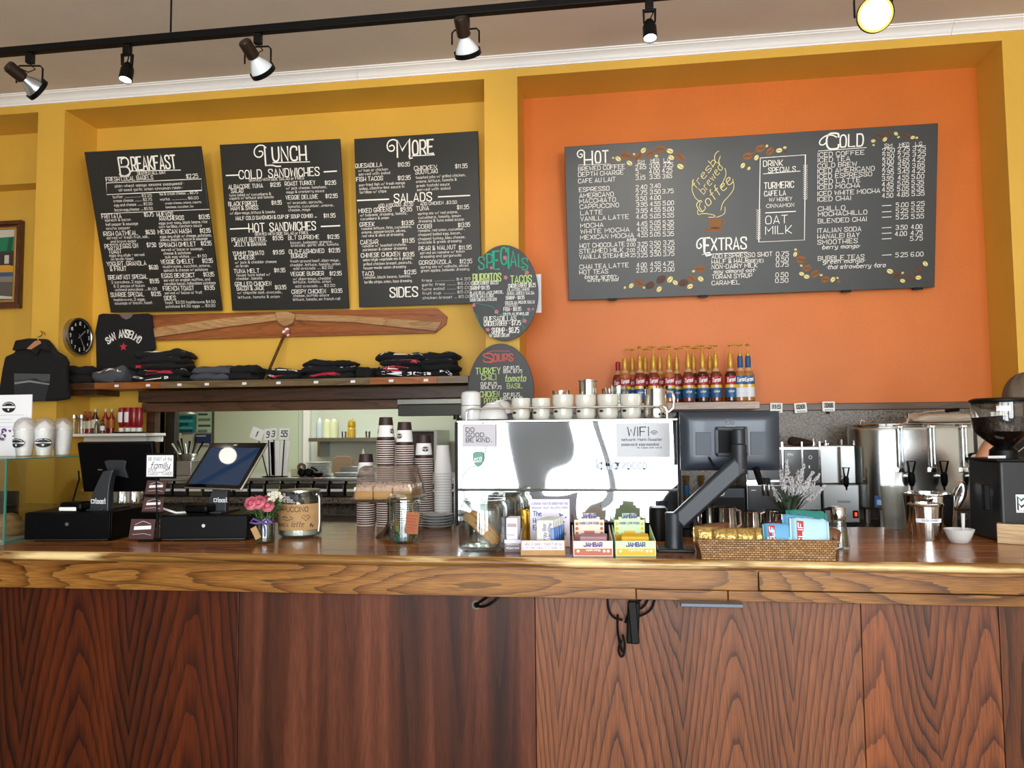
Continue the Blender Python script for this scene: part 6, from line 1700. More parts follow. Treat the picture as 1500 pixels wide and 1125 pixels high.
t, w, h, k = taped('wifi_sign', 'grey white sheet with WIFI details taped to the coffee machine', 903, 619, 981, 670, mat('grey_paper', '#c3c6cc', .7))
m = MB(); write(m, 'WIFI', 17*k, 31*k, 13*k, 30*k, 1.3*k, fn); 
for i in range(3): ribbon(m, [(55*k+(2+2*i)*k*cos(a), 32*k+(2+2.4*i)*k*sin(a)) for a in (.6, 1.1, 1.57, 2.1, 2.55)], .9*k, fn)
write(m, 'network: Marin Roaster', 8*k, 24*k, 4*k, 58*k, .6*k, fn); write(m, 'password: espressobar', 8*k, 17*k, 4*k, 54*k, .6*k, fn); write(m, 'no caps one word', 30*k, 13*k, 2.6*k, 35*k, .4*k, fn)
m.build('lettering', INK, t, smooth=False)
q = at(700, 672, YE-.012); k = mpp(q); t = thing('shield_sticker', 'small green shield sticker below the kindness sign', 'sticker', q)
MB().prism([(-8*k, 8*k), (-3*k, 11*k), (0, 10*k), (3*k, 11*k), (8*k, 8*k), (8*k, -2*k), (4*k, -9*k), (0, -12*k), (-4*k, -9*k), (-8*k, -2*k)], .001).build('shield', mat('sticker_green', '#5f9486', .5), t)
m = MB(); write(m, 'eco', 0, -3*k, 7*k, 11*k, 1*k, fl(-.0008), 0, .2, .2, 'c'); ribbon(m, [(-6*k, -5*k), (6*k, -4*k)], .8*k, fl(-.0008)); m.build('lettering', PAPER, t, smooth=False)

# what stands on the machine
ZE = EZ1+.0006
def top(px, Y): p = at(px, 610, Y); p.z = ZE; return p
MUG = mat('cream_mug', '#c6c3b8', .2, coat=.5)
def mug(px, wpx, ytop, lab, Y=3.29):
    p = top(px, Y); k = mpp(p); r = wpx/2*k; h = at(px, ytop, Y).z-ZE; t = thing('coffee_mug', lab, 'mug', p, 0, 'mugs on the coffee machine')
    MB().lathe([(0, .004), (r*.7, .004), (r*.78, 0), (r*.84, .003), (r*.93, h*.2), (r*.92, h*.5), (r*.96, h*.6), (r*1.0, h*.64), (r*1.0, h*.97), (r*.98, h), (r*.93, h), (r*.92, h*.96), (r*.88, h*.2), (0, h*.1)], 36).build('cup', MUG, t)
    MB().tube([(0, r*.9, h*.75), (0, r*1.4, h*.72), (0, r*1.5, h*.45), (0, r*.9, h*.25)], .005, 8, 0, RZ(-35)).build('handle', MUG, t)
    m = MB(); patch(m, cyl(r*.925, -.75, h*.32), ell(0, 0, .012, .0055)); m.build('logo', LOGOB, t)
ORDM = ['leftmost', 'second', 'third', 'fourth', 'fifth', 'rightmost']
for i, (px, wpx, yt) in enumerate(((763.5, 28, 583.5), (793, 28, 583.5), (825, 31.5, 578.5), (858, 31, 578.5), (891, 31.5, 578), (924.5, 31.5, 577.5))): mug(px, wpx, yt, 'cream mug with small dark logo, %s of six along the machine rail' % ORDM[i])
p = top(690, 3.3); k = mpp(p)
for i, (zz, hh) in enumerate(((0, 22*k), (22*k, 21*k))):
    o = MB().lathe([(14.5*k, 0), (14.5*k, hh*.7), (13*k, hh*.9), (9*k, hh), (0, hh)] if i else [(14*k, 0), (14.5*k, .004), (14.5*k, hh*.95), (12*k, hh), (0, hh)], 36).build('white_cup', PORC, loc=p+V((0, 0, zz))); tag(o, '%s upside down white cup of the pair at the left of the machine top' % ('upper' if i else 'lower'), 'cup', 'stacked white cups')
for i, (px, a_, s) in enumerate(((722, 0, 'lower left'), (735, -16, 'tilted right'))):
    p = top(px, 3.31+.07*i); m = MB(); m.lathe([(.066, 0), (.065, .012), (.05, .05), (.03, .066), (.03, .07), (.027, .07), (.026, .064), (0, .064)], 36)
    o = m.build('white_bowl', PORC, loc=p+V((0, 0, .004+.014*i)), rot=(0, rad(a_), 0)); tag(o, '%s upside down white bowl cup on the machine top' % s, 'bowl', 'upturned bowls')
p = top(961, 3.3); k = mpp(p); t = thing('milk_pitcher', 'steel milk pitcher holding spoons on the machine top', 'pitcher', p); h = at(961, 570, 3.3).z-ZE; r = 17.5*k
MB().lathe([(0, 0), (r, .002), (r*1.06, .015), (r*1.03, h*.3), (r*.9, h*.7), (r*.9, h), (r*.86, h), (r*.86, h*.7), (r*.98, h*.3), (r*.98, .01), (0, .008)], 40).build('body', CHROME, t)
MB().tube([(r*.88, 0, h*.92), (r*1.35, 0, h*.9), (r*1.5, 0, h*.7), (r*1.45, 0, h*.35), (r*1.02, 0, h*.2)], [.006, .007, .007, .007, .005], 8).build('handle', CHROME, t)
for i, (x, dx) in enumerate(((-.02, -.03), (-.005, .012), (.018, .035), (.024, .03))):
    m = MB(); m.tube([(0, 0, 0), (dx*.5, .004, .07), (dx, .008, .125)], [.003, .003, .005], 8); o = m.build('spoon', CHROME if i % 2 else BLK, loc=p+V((x*.8, .004*i, .012))); tag(o, '%s spoon handle sticking out of the milk pitcher' % ('steel' if i % 2 else 'black'), 'spoon', '%s spoons in the pitcher' % ('steel' if i % 2 else 'black'))
p = top(862, 3.58); k = mpp(p); h = at(862, 557, 3.58).z-ZE; o = MB().lathe([(0, 0), (13*k, 0), (13*k, h*.96), (14*k, h*.97), (14*k, h), (12.5*k, h), (12.3*k, .01), (0, .008)], 32).build('steel_cup', CHROME, loc=p); tag(o, 'tall straight steel cup behind the mugs on the machine', 'cup')
for px, yt, s in ((822, 572, 'behind the third mug'), (907, 565, 'behind the fifth mug'), (895, 569, 'between the fifth mug and the syrups')):
    p = top(px, 3.55 if px != 895 else 3.62); k = mpp(p); h = at(px, yt, p.y).z-ZE; o = MB().lathe([(0, .003), (10*k, .003), (13*k, h), (12.4*k, h), (9.6*k, .008), (0, .008)], 28).build('glass_tumbler', GLASS, loc=p); tag(o, 'clear glass tumbler %s' % s, 'glass', 'tumblers on the machine')
p = top(829, 3.63); o = MB().lathe([(0, 0), (.03, 0), (.03, .085), (.0, .09)], 24).build('steel_tamper', CHROME, loc=p); tag(o, 'squat steel tamper behind the third mug', 'tamper')
# ------------------------------------------------------------------ syrup shelf
YSY = 5.12; zs2 = at(1050, 588.5, YSY).z; sx0, sx1 = at(893, 590, YSY).x, at(1113, 590, YSY).x
t = thing('syrup_shelf', 'pale wooden plank shelf holding the syrup bottles on the orange wall', 'shelf', (0, YSY, zs2))
MB().box(sx0, sx1, 0, YB-YSY-.001, -.048, 0).build('plank', wood('greyed_plank', '#b49a86', '#9c8170', '#7a6152', 'x', 6, .12, 5, .3, seed=61), t, bev=.003)
SYR = [mat('amber_syrup', '#6e2f12', .12, coat=.6), mat('dark_syrup', '#36150c', .12, coat=.6), mat('gold_syrup', '#a86a2c', .12, coat=.6)]
CLR = mat('pale_neck', '#c99a78', .12, coat=.6); LR = mat('syrup_label_red', '#a81e2c', .45); LY = mat('syrup_label_yellow', '#e0b92a', .45); LB = mat('syrup_label_blue', '#1e5a8e', .45); PUMPG = mat('gold_pump', '#c99a3c', .35, .3); WRB = mat('neck_blue', '#1f4f80', .5)
def syrup(px, Y, kind, lab, yaw, sy, grp):
    p = at(px, 580, Y); p.z = zs2+.0006; t = thing('syrup_bottle', lab, 'syrup bottle', p, 0, grp)
    R = .038
    MB().lathe([(0, 0), (R-.006, 0), (R, .008), (R, .165), (R*.97, .178), (R*.7, .2), (.016, .222), (.0145, .228), (0, .229)], 28, 0, None, [0, 0, 0, 0, 0, 1, 1, 1]).build('glass_body', [SYR[sy], CLR], t)
    top_, bot_ = (LB, mat('syrup_label_white', '#dfe3ea', .45)) if kind == 'blue' else (LR, LB)
    m = MB(); zz = [.028, .1, .118, .165]
    m.lathe([(R+.0006, .03), (R+.0006, .092), (R+.0006, .112), (R+.0006, .168)], 36, 0, None, [1, 2, 0], a0=-165, a1=-15); m.build('label', [top_, bot_, LY], t)
    m = MB(); fn = cyl(R+.001, .0, 0); write(m, 'Torani', -.03, .128, .026, .056, .0045, fn, 0, .25, .12); write(m, 'SYRUP', -.018, .062, .011, .036, .002, fn); patch(m, fn, ell(0, .103, .011, .009)); m.build('label_lettering', PAPER, t, smooth=False)
    if kind == 'cap':
        MB().lathe([(.0165, .228), (.0165, .285), (.012, .29), (0, .29)], 20).build('cap', CAPR, t); return
    wr = WRB if kind == 'blue' else PUMPG
    MB().lathe([(.0165, .222), (.018, .225), (.0175, .29), (.013, .3), (0, .3)], 20).build('neck_sleeve', wr, t)
    if kind == 'sleeve': return
    m = MB(); m.lathe([(.013, .3), (.014, .308), (.009, .318), (.006, .33), (.0045, .335), (.0045, .362), (.009, .368), (.016, .37), (.014, .376), (0, .379)], 18)
    m.tube([(0, 0, .372), (-.03, 0, .373), (-.052, 0, .368), (-.058, 0, .36)], [.0055, .005, .004, .003], 8, 0, RZ(yaw)); m.build('pump', PUMPG, t)
FR = [(916, 'sleeve', 0, 2), (938, 'pump', 90, 0), (958, 'pump', 40, 0), (981, 'pump', 0, 2), (1009, 'pump', 20, 0), (1030, 'pump', 10, 1), (1049.5, 'pump', 15, 0), (1071, 'pump', 178, 1), (1085.5, 'blue', 5, 2), (1097, 'blue', 80, 2)]
BK = [(906, 'cap', 0, 0), (927, 'pump', 10, 2), (946, 'pump', 170, 1), (967.5, 'pump', 195, 2), (992, 'pump', 160, 0), (1017, 'pump', 190, 1), (1041, 'pump', 5, 2)]
ORDS = ['first', 'second', 'third', 'fourth', 'fifth', 'sixth', 'seventh', 'eighth', 'ninth', 'tenth']
for i, (px, kd, yw, sy) in enumerate(FR):
    lab = {'sleeve': 'gold necked syrup bottle without a pump, leftmost of the front row', 'blue': 'blue labelled syrup bottle with blue neck, %s of two at the right end' % ('left' if i == 8 else 'right')}.get(kd, 'gold pump syrup bottle, %s from the left in the front row' % ORDS[i])
    syrup(px, 5.19, kd, lab, yw, sy, 'syrup bottles in the front row')
for i, (px, kd, yw, sy) in enumerate(BK):
    syrup(px, 5.32, kd, 'red capped syrup bottle at the left end of the back row' if kd == 'cap' else 'gold pump syrup bottle, %s from the left in the back row' % ORDS[i], yw, sy, 'syrup bottles in the back row')

# digital timers on the wooden cap
LCD = mat('lcd_grey', '#aab5a8', .3)
for px, py, s, a_, lab in ((1137, 597, '11:5', 2, 'white digital timer reading 11:5, leftmost of three'), (1172.5, 597, '02:01', -4, 'white digital timer, middle of three, tilted'), (1213.5, 595, '32:00', 0, 'white digital timer reading 32:00, rightmost of three')):
    p = at(px, py, 5.40); k = mpp(p); t = thing('digital_timer', lab, 'timer', p, 0, 'timers on the back wall'); A = RY(a_)
    MB().box(-9*k, 9*k, -.008, .009, -8*k, 7*k, 0, A).build('case', WPL, t, bev=.005, seg=3)
    MB().box(-7*k, 7*k, -.0095, -.007, -2.5*k, 5*k, 0, A).build('display', LCD, t)
    m = MB(); write(m, s, 0, -1.6*k, 5.6*k, 11*k, 1.1*k, lambda u, v: (A @ V((u, -.0105, v)))[:], 0, 0, 0, 'c'); 
    # centred by width
    m.v = [(x-(0 if True else 0), y, z) for x, y, z in m.v]; m.build('digits', INK, t, smooth=False, loc=(-0, 0, 0))
    for x in (-4.5, -1.5, 1.5, 4.5): MB().box((x-1)*k, (x+1)*k, -.0105, -.008, -6.5*k, -4.5*k, 0, A).build('button', mat('timer_button', '#8f9496', .5), t)
MB_ = MB().box(-.012, .012, 0, .012, -.018, 0); p = at(1213, 605, 5.412); o = MB_.build('black_clip', BLK, loc=(p.x, 5.412, 1.63)); tag(o, 'small black clip under the right hand timer', 'clip')

# ------------------------------------------------------------------ coffee brewers and urn on the back counter
def bk(px, Y): p = at(px, 765, Y); p.z = BT+.0006; return p
Yb_ = 4.95; STB = mat('satin_steel', '#aeb1b2', .32, 1); BPAN = mat('brewer_black', '#181a1d', .3, coat=.3)
def Zb(py, px=1180, Y=Yb_): return at(px, py, Y).z-BT
def Xb(px, Y=Yb_): return at(px, 700, Y).x
x0, x1 = Xb(1093), Xb(1203)
t = thing('coffee_brewer', 'twin steel coffee brewer with black panels behind the monitor', 'coffee brewer', (x0, Yb_, BT+.0006)); w = x1-x0; H = Zb(654)
MB().box(0, w, .012, .38, .1, H).build('housing', STB, t, bev=.005); MB().box(0, w, .1, .38, 0, .1).build('plinth', BLKM, t); MB().box(-.01, w+.01, -.06, .2, 0, .012).build('drip_tray', BLKM, t, bev=.003)
xm = Xb(1147)-x0
for a, b, za, zb in ((.008, xm-.006, Zb(703), H-.02), (xm+.008, w-.012, Zb(709), H-.02), (.008, xm-.006, Zb(765)+.01, Zb(712))):
    MB().box(a, b, 0, .012, za, zb).build('black_panel', BPAN, t, bev=.003)
    MB().box(a+.02, a+.05, -.001, 0, zb-.03, zb-.024).build('panel_print', PAPER, t)
for px in (1147, 1176, 1202): xx = Xb(px)-x0; MB().box(xx-.006, xx+.006, -.006, .012, Zb(709), H+.03).build('steel_strip', CHROME, t, bev=.002)
MB().box(0, w, -.003, .012, Zb(711), Zb(706)).build('steel_band', CHROME, t, bev=.002)
m = MB(); write(m, 'CW', Xb(1155)-x0, Zb(668), .016, .03, .003, fl(-.0015), 0, .2); m.build('lettering', PAPER, t, smooth=False)
for px in (1188, 1188): pass
xx = Xb(1188)-x0; MB().lathe([(.008, 0), (.011, 0), (.011, .002), (.008, .002)], 16, 0, T(xx, -.001, Zb(670)) @ RX(90)).build('dial', PAPER, t); MB().box(xx-.012, xx-.004, -.002, 0, Zb(686), Zb(682)).build('switch', PAPER, t)
for px in (1118, 1125): xx = Xb(px)-x0; MB().lathe([(.007, 0), (.009, .04), (.006, .07), (0, .07)], 14, 0, T(xx, -.02, Zb(726))).build('spout', CHROME, t)
MB().box(Xb(1121)-x0-.02, Xb(1121)-x0+.02, -.06, 0, Zb(709), Zb(700)).build('spout_block', BLKM, t, bev=.004)
for px in (1140, 1199): xx = Xb(px)-x0; MB().lathe([(0, 0), (.012, 0), (.012, .03), (.006, .05), (0, .052)], 16, 0, T(xx, .1, H)).build('filler_cap', CHROME, t)
t_ = thing('brown_cloth', 'dark brown crumpled cloth lying on top of the coffee brewer', 'cloth', (Xb(1183), Yb_+.15, BT+H+.002)); S_ = folded(.15, .14, .05, 77); MB().sheet(lambda u, v: S_(2*pi*u, -pi/2+pi*v), 30, 10).build('folds', mat('brown_cotton', '#2f1d1a', .95), t_)
x0, x1 = Xb(1204), Xb(1256)
t = thing('hot_water_tower', 'steel hot water tower with black tap and red lamp', 'hot water dispenser', (x0, Yb_-.02, BT+.0006)); w = x1-x0
MB().box(0, w, .05, .38, Zb(709), H+.004).build('upper_tank', STB, t, bev=.005); MB().box(0, w, 0, .38, .03, Zb(709)-.003).build('lower_housing', STB, t, bev=.005); MB().box(.01, w-.01, .02, .36, 0, .03).build('plinth', BLKM, t)
xx = Xb(1232)-x0; MB().tube([(xx, .03, Zb(655)), (xx, .03, Zb(728))], .007).build('sight_tube', CHROME, t)
def tap(t, x, z, y, s=1.0):
    MB().lathe([(0, 0), (.012*s, 0), (.012*s, .05*s), (0, .05*s)], 16, 0, T(x, y, z) @ RX(90)).build('tap_body', CHROME, t)
    MB().lathe([(0, 0), (.01*s, .0), (.016*s, .02*s), (.016*s, .05*s), (.011*s, .065*s), (0, .065*s)], 16, 0, T(x, y-.05*s, z-.045*s)).build('tap_bonnet', BLK, t)
    m = MB(); m.tube([(x-.008*s, y-.05*s, z+.018*s), (x-.018*s, y-.055*s, z+.07*s), (x+.018*s, y-.055*s, z+.07*s), (x+.008*s, y-.05*s, z+.018*s)], .005*s, 8, closed=True); m.build('tap_handle', BLK, t)
    MB().lathe([(.006*s, 0), (.008*s, .02*s), (0, .02*s)], 12, 0, T(x, y-.05*s, z-.065*s)).build('tap_spout', CHROME, t)
tap(t, Xb(1238)-x0, Zb(702), .05, 1.0)
q = Xb(1250)-x0; MB().box(q-.016, q+.016, -.006, .002, Zb(758), Zb(747)).build('lamp_frame', BLK, t, bev=.002); MB().box(q-.006, q+.006, -.009, -.005, Zb(755), Zb(750)).build('red_lamp', mat('red_lamp', '#ff2a10', .4, emit=3), t)
MB().box(Xb(1224)-x0, Xb(1243)-x0, -.001, 0, Zb(736), Zb(733)).build('label_strip', mat('grey_label', '#83888c', .5), t)
MB().lathe([(0, 0), (.03, 0), (.03, .012), (.008, .018), (.008, .03), (0, .032)], 20, 0, T(w*.35, .2, H+.004)).build('filler_lid', CHROME, t); MB().tube([(w*.75, .15, H), (w*.75, .15, H+.04)], .006).build('vent_pipe', CHROME, t)
# urn
Yu = 4.9
def Xu(px): return at(px, 690, Yu).x
def Zu(py, px=1340): return at(px, py, Yu).z-BT
x0, x1 = Xu(1258.5), Xu(1500); t = thing('coffee_urn', 'big oval stainless coffee urn with three taps on the back counter', 'coffee urn', (x0, Yu, BT+.0006)); w = x1-x0; R = .2; zb_, zt_ = Zu(748), Zu(624)
def stad(r_in, n=14):
    P = []
    for i in range(n+1): a = pi/2+pi*i/n; P.append((R+(R-r_in)*cos(a), R+(R-r_in)*sin(a)))
    for i in range(n+1): a = -pi/2+pi*i/n; P.append((w-R+(R-r_in)*cos(a), R+(R-r_in)*sin(a)))
    return P
def loft(rows, mi=0, cap=True):
    m = MB(); vs = []; n = len(stad(0))
    for r_in, z in rows: vs += [(x, y, z) for x, y in stad(r_in)]
    fs = [(j*n+i, j*n+(i+1) % n, (j+1)*n+(i+1) % n, (j+1)*n+i) for j in range(len(rows)-1) for i in range(n)]
    if cap: fs += [tuple(range(n))[::-1], tuple((len(rows)-1)*n+i for i in range(n))]
    return m.add(vs, fs)
loft([(.01, zb_), (0, zb_+.01), (0, zt_-.03), (.004, zt_-.012), (.02, zt_-.004), (.03, zt_)]).build('body', mat('urn_steel', '#b5b6b4', .2, 1, bump=.015, bscale=90), t, ang=40)
loft([(.028, zt_), (.024, zt_+.006), (.024, zt_+.012), (.05, zt_+.018)]).build('rim', CHROME, t)
for px in (1294, 1400): MB().tube([(Xu(px)-x0, .06, 0), (Xu(px)-x0, .06, zb_+.01)], [.018, .022]).build('leg', STEEL, t); MB().tube([(Xu(px)-x0, .34, 0), (Xu(px)-x0, .34, zb_+.01)], [.018, .022]).build('leg', STEEL, t)
for px in (1320, 1367, 1414):
    x = Xu(px)-x0; MB().tube([(x-.014, -.02, Zu(688)), (x-.014, -.02, zt_+.004)], .006).build('gauge_guard', CHROME, t); MB().tube([(x+.004, -.024, Zu(688)), (x+.004, -.024, zt_-.012)], .008).build('sight_glass', glass('gauge_glass', '#e8f2f5'), t)
    MB().box(x-.022, x+.014, -.03, .004, Zu(692), Zu(684)).build('gauge_base', CHROME, t, bev=.004); tap(t, x+.035, Zu(697), -.0, 1.25)
    MB().box(x-.022, x+.012, -.028, .004, zt_-.016, zt_+.004).build('gauge_top', CHROME, t, bev=.004)
MB().box(Xu(1431)-x0-.01, Xu(1431)-x0+.01, -.002, .002, zb_, zt_-.03).build('seam', mat('dark_steel', '#45443f', .45, .8), t)
x = Xu(1426)-x0; MB().lathe([(0, 0), (.034, 0), (.034, .02), (.03, .03), (0, .03)], 24, 0, T(x, .0, Zu(672)) @ RX(90)).build('thermometer', BLK, t); MB().lathe([(0, .031), (.026, .0305)], 24, 0, T(x, .0, Zu(672)) @ RX(90)).build('thermometer_face', PAPER, t)
m = MB(); x = Xu(1272)-x0; fn = lambda u, v: (R-(R+.001)*cos((u-.0)/R)*1.0, R-(R+.001)*sin(u/R), v)
a0 = .2; patch(m, fn, [(a0, zb_+.015), (a0+.075, zb_+.015), (a0+.075, zb_+.085), (a0, zb_+.085)]); patch(m, lambda u, v: (V(fn(u, v))+V((-.0005, -.0012, 0)))[:], [(a0+.012, zb_+.03), (a0+.06, zb_+.03), (a0+.06, zb_+.06), (a0+.012, zb_+.06)], 1); m.build('blue_sticker', [mat('sticker_blue', '#2a62a8', .5), mat('sticker_pale', '#a9c6de', .5)], t, smooth=False)
for px in (1340,):
    x = Xu(px)-x0; MB().tube([(x-.03, .08, zt_+.016), (x-.005, .08, zt_+.02), (x+.005, .08, zt_+.05), (x+.0, .08, zt_+.075)], .008).build('lid_handle', CHROME, t)
x = Xu(1272)-x0; MB().tube([(x-.01, .1, zt_+.01), (x, .1, zt_+.04), (x+.02, .1, zt_+.03)], .004).build('lid_hook', CHROME, t)
TOW = mat('cream_towel', '#c9b8a6', .95, bump=.5, bscale=200)
S_ = folded(.34, .2, .05, 31); o = MB().sheet(lambda u, v: S_(2*pi*u, -pi/2+pi*v), 36, 10).build('folded_towel', TOW, loc=(Xu(1393), Yu+.14, BT+zt_+.02)); tag(o, 'cream folded towel lying on top of the coffee urn', 'towel')
t = thing('kitchen_tongs', 'steel tongs with black handle lying on the towel', 'tongs', (Xu(1393), Yu+.1, BT+zt_+.085)); MB().tube([(-.13, 0, -.014), (-.08, 0, .0), (.02, 0, .006)], .006).build('steel_arm', CHROME, t); MB().tube([(.02, 0, .006), (.1, 0, .012)], .011).build('grip', BLK, t)
# brass valves low on the wall behind the arm
for i, (px, lab) in enumerate(((1006, 'brass and blue water valve behind the monitor arm, left one'), (1028, 'brass water valve behind the monitor arm, right one'))):
    p = at(px, 715, 5.38); t = thing('water_valve', lab, 'valve', (p.x, 5.38, p.z)); MB().tube([(0, 0, -.1), (0, 0, .05)], .014).build('pipe', mat('brass_pipe', '#a8854a', .3, .9), t); MB().tube([(0, 0, .05), (0, 0, .085)], .02).build('nut', mat('brass_pipe', '#a8854a', .3, .9), t); MB().tube([(0, 0, 0), (0, .045, 0)], .008).build('wall_pipe', STEEL, t)
    if i == 0: MB().tube([(0, 0, -.05), (0, 0, .02)], .019).build('blue_grip', mat('valve_blue', '#2a5f86', .5), t)
p = bk(1068, 4.9); t = thing('control_box', 'dark control box with round white dial behind the arm', 'control box', (p.x, 4.95, BT+.0006)); h_ = at(1068, 724, 4.95).z-BT; MB().box(-.09, .11, 0, .2, 0, h_+.04).build('case', BLKM, t, bev=.004); MB().box(-.08, .1, -.004, 0, h_-.02, h_+.035).build('face', DKGR, t); MB().lathe([(.012, 0), (.019, 0), (.019, .004), (.012, .004)], 20, 0, T(-.035, -.004, h_+.008) @ RX(90)).build('dial', PAPER, t)

# ------------------------------------------------------------------ monitor on its arm
Ya = 2.93; base = ctr(990, 812, .08); Ya = base.y
t = thing('monitor_arm_stand', 'dark grey jointed monitor arm clamped to the counter', 'monitor arm', base); ARM = mat('arm_grey', '#262a30', .42, .3)
def al(px, py, dy=0): return at(px, py, Ya+dy)-base
k = mpp(base)
MB().box(-25*k, 28*k, -.05, .06, 0, .012).build('base_plate', ARM, t, bev=.005)
zp = al(990, 752).z
MB().lathe([(0, .012), (.034, .012), (.032, .03), (.030, .07), (.03, .0701), (.031, .0702), (.031, zp), (.028, zp+.004), (0, zp+.004)], 36).build('post', ARM, t)
pA, pB = al(1000, 757), al(1079, 684)
d = (pB-pA); L_ = d.length; ang = math.degrees(math.atan2(d.z, d.x))
MB().box(-.03, L_+.02, -.024, .024, -.034, .034, 0, T(pA.x, -.002, pA.z) @ RY(-ang)).build('lower_arm', ARM, t, bev=.012, seg=3)
pC = al(1083, 672); MB().lathe([(0, -.055), (.026, -.055), (.027, -.05), (.027, .052), (0, .052)], 30, 0, T(pC.x, 0, pC.z)).build('elbow', ARM, t, bev=.002)
MB().lathe([(0, 0), (.023, 0), (.023, .05), (.02, .054), (0, .054)], 28, 0, T(pC.x, 0, pC.z+.053)).build('swivel', ARM, t, bev=.002)
MB().box(pC.x-.022, pC.x+.022, 0, .12, pC.z+.06, pC.z+.1).build('head_link', ARM, t, bev=.006)
cl = (inv @ V((at(1043, 886, 2.6).x, 0, 0))).x
t = thing('arm_clamp', 'grey clamp plate of the monitor arm below the counter edge', 'clamp', at(1043, 890, 2.63)); MB().box(-40*.0025, 40*.0025, 0, .05, 0, .012).build('plate', mat('clamp_grey', '#5d6570', .4, .5), t, bev=.002, rot=(0, 0, rad(CA)))
Yd = Ya+.12; c = at(1068.5, 646, Yd); k = mpp(c); t = thing('desk_monitor', 'dark blue grey monitor seen from behind on the monitor arm', 'monitor', c); MGR = mat('monitor_grey', '#2f3742', .35, .2, coat=.2); A = RZ(2) @ RX(3)
W2, H2 = 71*k, 43*k
m = MB(); m.sheet(lambda u, v: (W2*(2*u-1), -.026*(1-(2*u-1)**8)*(1-(2*v-1)**8)*(1-.0*(2*v-1)), H2*(2*v-1)), 32, 24, 0, A); m.build('back_shell', MGR, t, ang=60)
m = MB(); m.box(-W2, W2, 0, .014, -H2, H2, 0, A); m.build('screen_frame', MGR, t, bev=.004)
m = MB(); ring(m, -.055, .06, -.055, .055, .012, -.034, -.024); m2 = MB(); m2.v = [(A @ V(p))[:] for p in m.v]; m2.f = m.f; m2.m = m.m; m2.build('mount_ring', ARM, t, bev=.003)
m = MB(); m.box(-.042, .048, -.029, -.0265, -.042, .042, 0, A); m.build('mount_recess', BLK, t)
for sx in (-1, 1):
    m = MB(); m.box(sx*.1-.028, sx*.1+.028, -.0285, -.0265, -.05, .035, 0, A); m.build('cover_plate', mat('monitor_plate', '#343c46', .45, .2), t, bev=.002)
    for sz in (-1, 1): m = MB(); m.lathe([(0, 0), (.004, 0), (.004, .003), (0, .003)], 12, 0, A @ T(sx*.05, -.031, sz*.048) @ RX(90)); m.build('screw', BLK, t)
m = MB(); write(m, 'Elo', -.016, H2*.58, .018, .03, .003, lambda u, v: (A @ V((u, -.0272, v)))[:]); m.build('lettering', mat('badge_dark', '#11151a', .3), t, smooth=False)
m = MB(); m.box(-.018, .018, -.0272, -.026, H2*.5, H2*.53, 0, A); m.build('badge', mat('grey_label', '#83888c', .5), t)
o = MB().tube([c+V((-.08, -.03, -.06)), c+V((-.06, -.045, -.1)), c+V((-.02, -.05, -.12)), c+V((.0, -.04, -.15))], .004).build('monitor_cable', BLK); tag(o, 'black cable looping below the back of the monitor', 'cable')
o = MB().tube([c+V((.09, -.02, -.1)), c+V((.1, -.01, -.13)), c+V((.11, .0, -.16))], .012).build('cable_bundle', BLK); tag(o, 'thick black cable bundle below the right of the monitor', 'cable')

# ------------------------------------------------------------------ steel pitchers behind the basket
def pitcher(px, pyb, wpx, ytop, dy, lab, handle=None, grp='steel pitchers behind the basket'):
    q = ctr(px, pyb, 0); k = mpp(q); r = wpx/2*k; q.y += r+dy; q.x = at(px, pyb, q.y).x; k = mpp(q); r = wpx/2*k; h = at(px, ytop, q.y).z-CT
    t = thing('steel_pitcher', lab, 'pitcher', q, 0, grp)
    MB().lathe([(0, 0), (r*.95, .001), (r, .012), (r*.98, h*.5), (r*.93, h*.95), (r*.95, h), (r*.9, h), (r*.9, h*.95), (r*.95, .014), (0, .01)], 40).build('body', CHROME, t)
    if handle: MB().tube([(r*.95, 0, h*.9), (r*1.4, 0, h*.86), (r*1.45, 0, h*.4), (r*1.0, 0, h*.25)], .006, 8, 0, RZ(handle)).build('handle', CHROME, t)
pitcher(1042, 793, 28, 742, .18, 'steel pitcher half hidden behind the left gold bars', 150)
pitcher(1063, 795, 34, 743, .11, 'broad steel pitcher behind the gold bars', 20)
pitcher(1101, 793, 26, 749, .14, 'straight steel pitcher in the middle behind the basket', None)
pitcher(1133, 792, 28, 747, .2, 'steel pitcher left of the lavender plant', 200)
pitcher(1144, 790, 22, 752, .09, 'small steel pitcher just behind the blue snack bars', None)
q = ctr(1012, 795, .2); t = thing('knock_drawer', 'small black round container behind the monitor arm post', 'container', q); MB().lathe([(0, 0), (.045, 0), (.045, .03), (.03, .035), (.028, .09), (0, .09)], 28).build('body', BLKM, t)
q = ctr(968, 800, .16); o = MB().lathe([(0, 0), (.035, 0), (.035, .12), (.03, .13), (0, .13)], 28).build('black_canister', BLKM, loc=q); tag(o, 'black round canister beside the yellow snack box', 'canister')

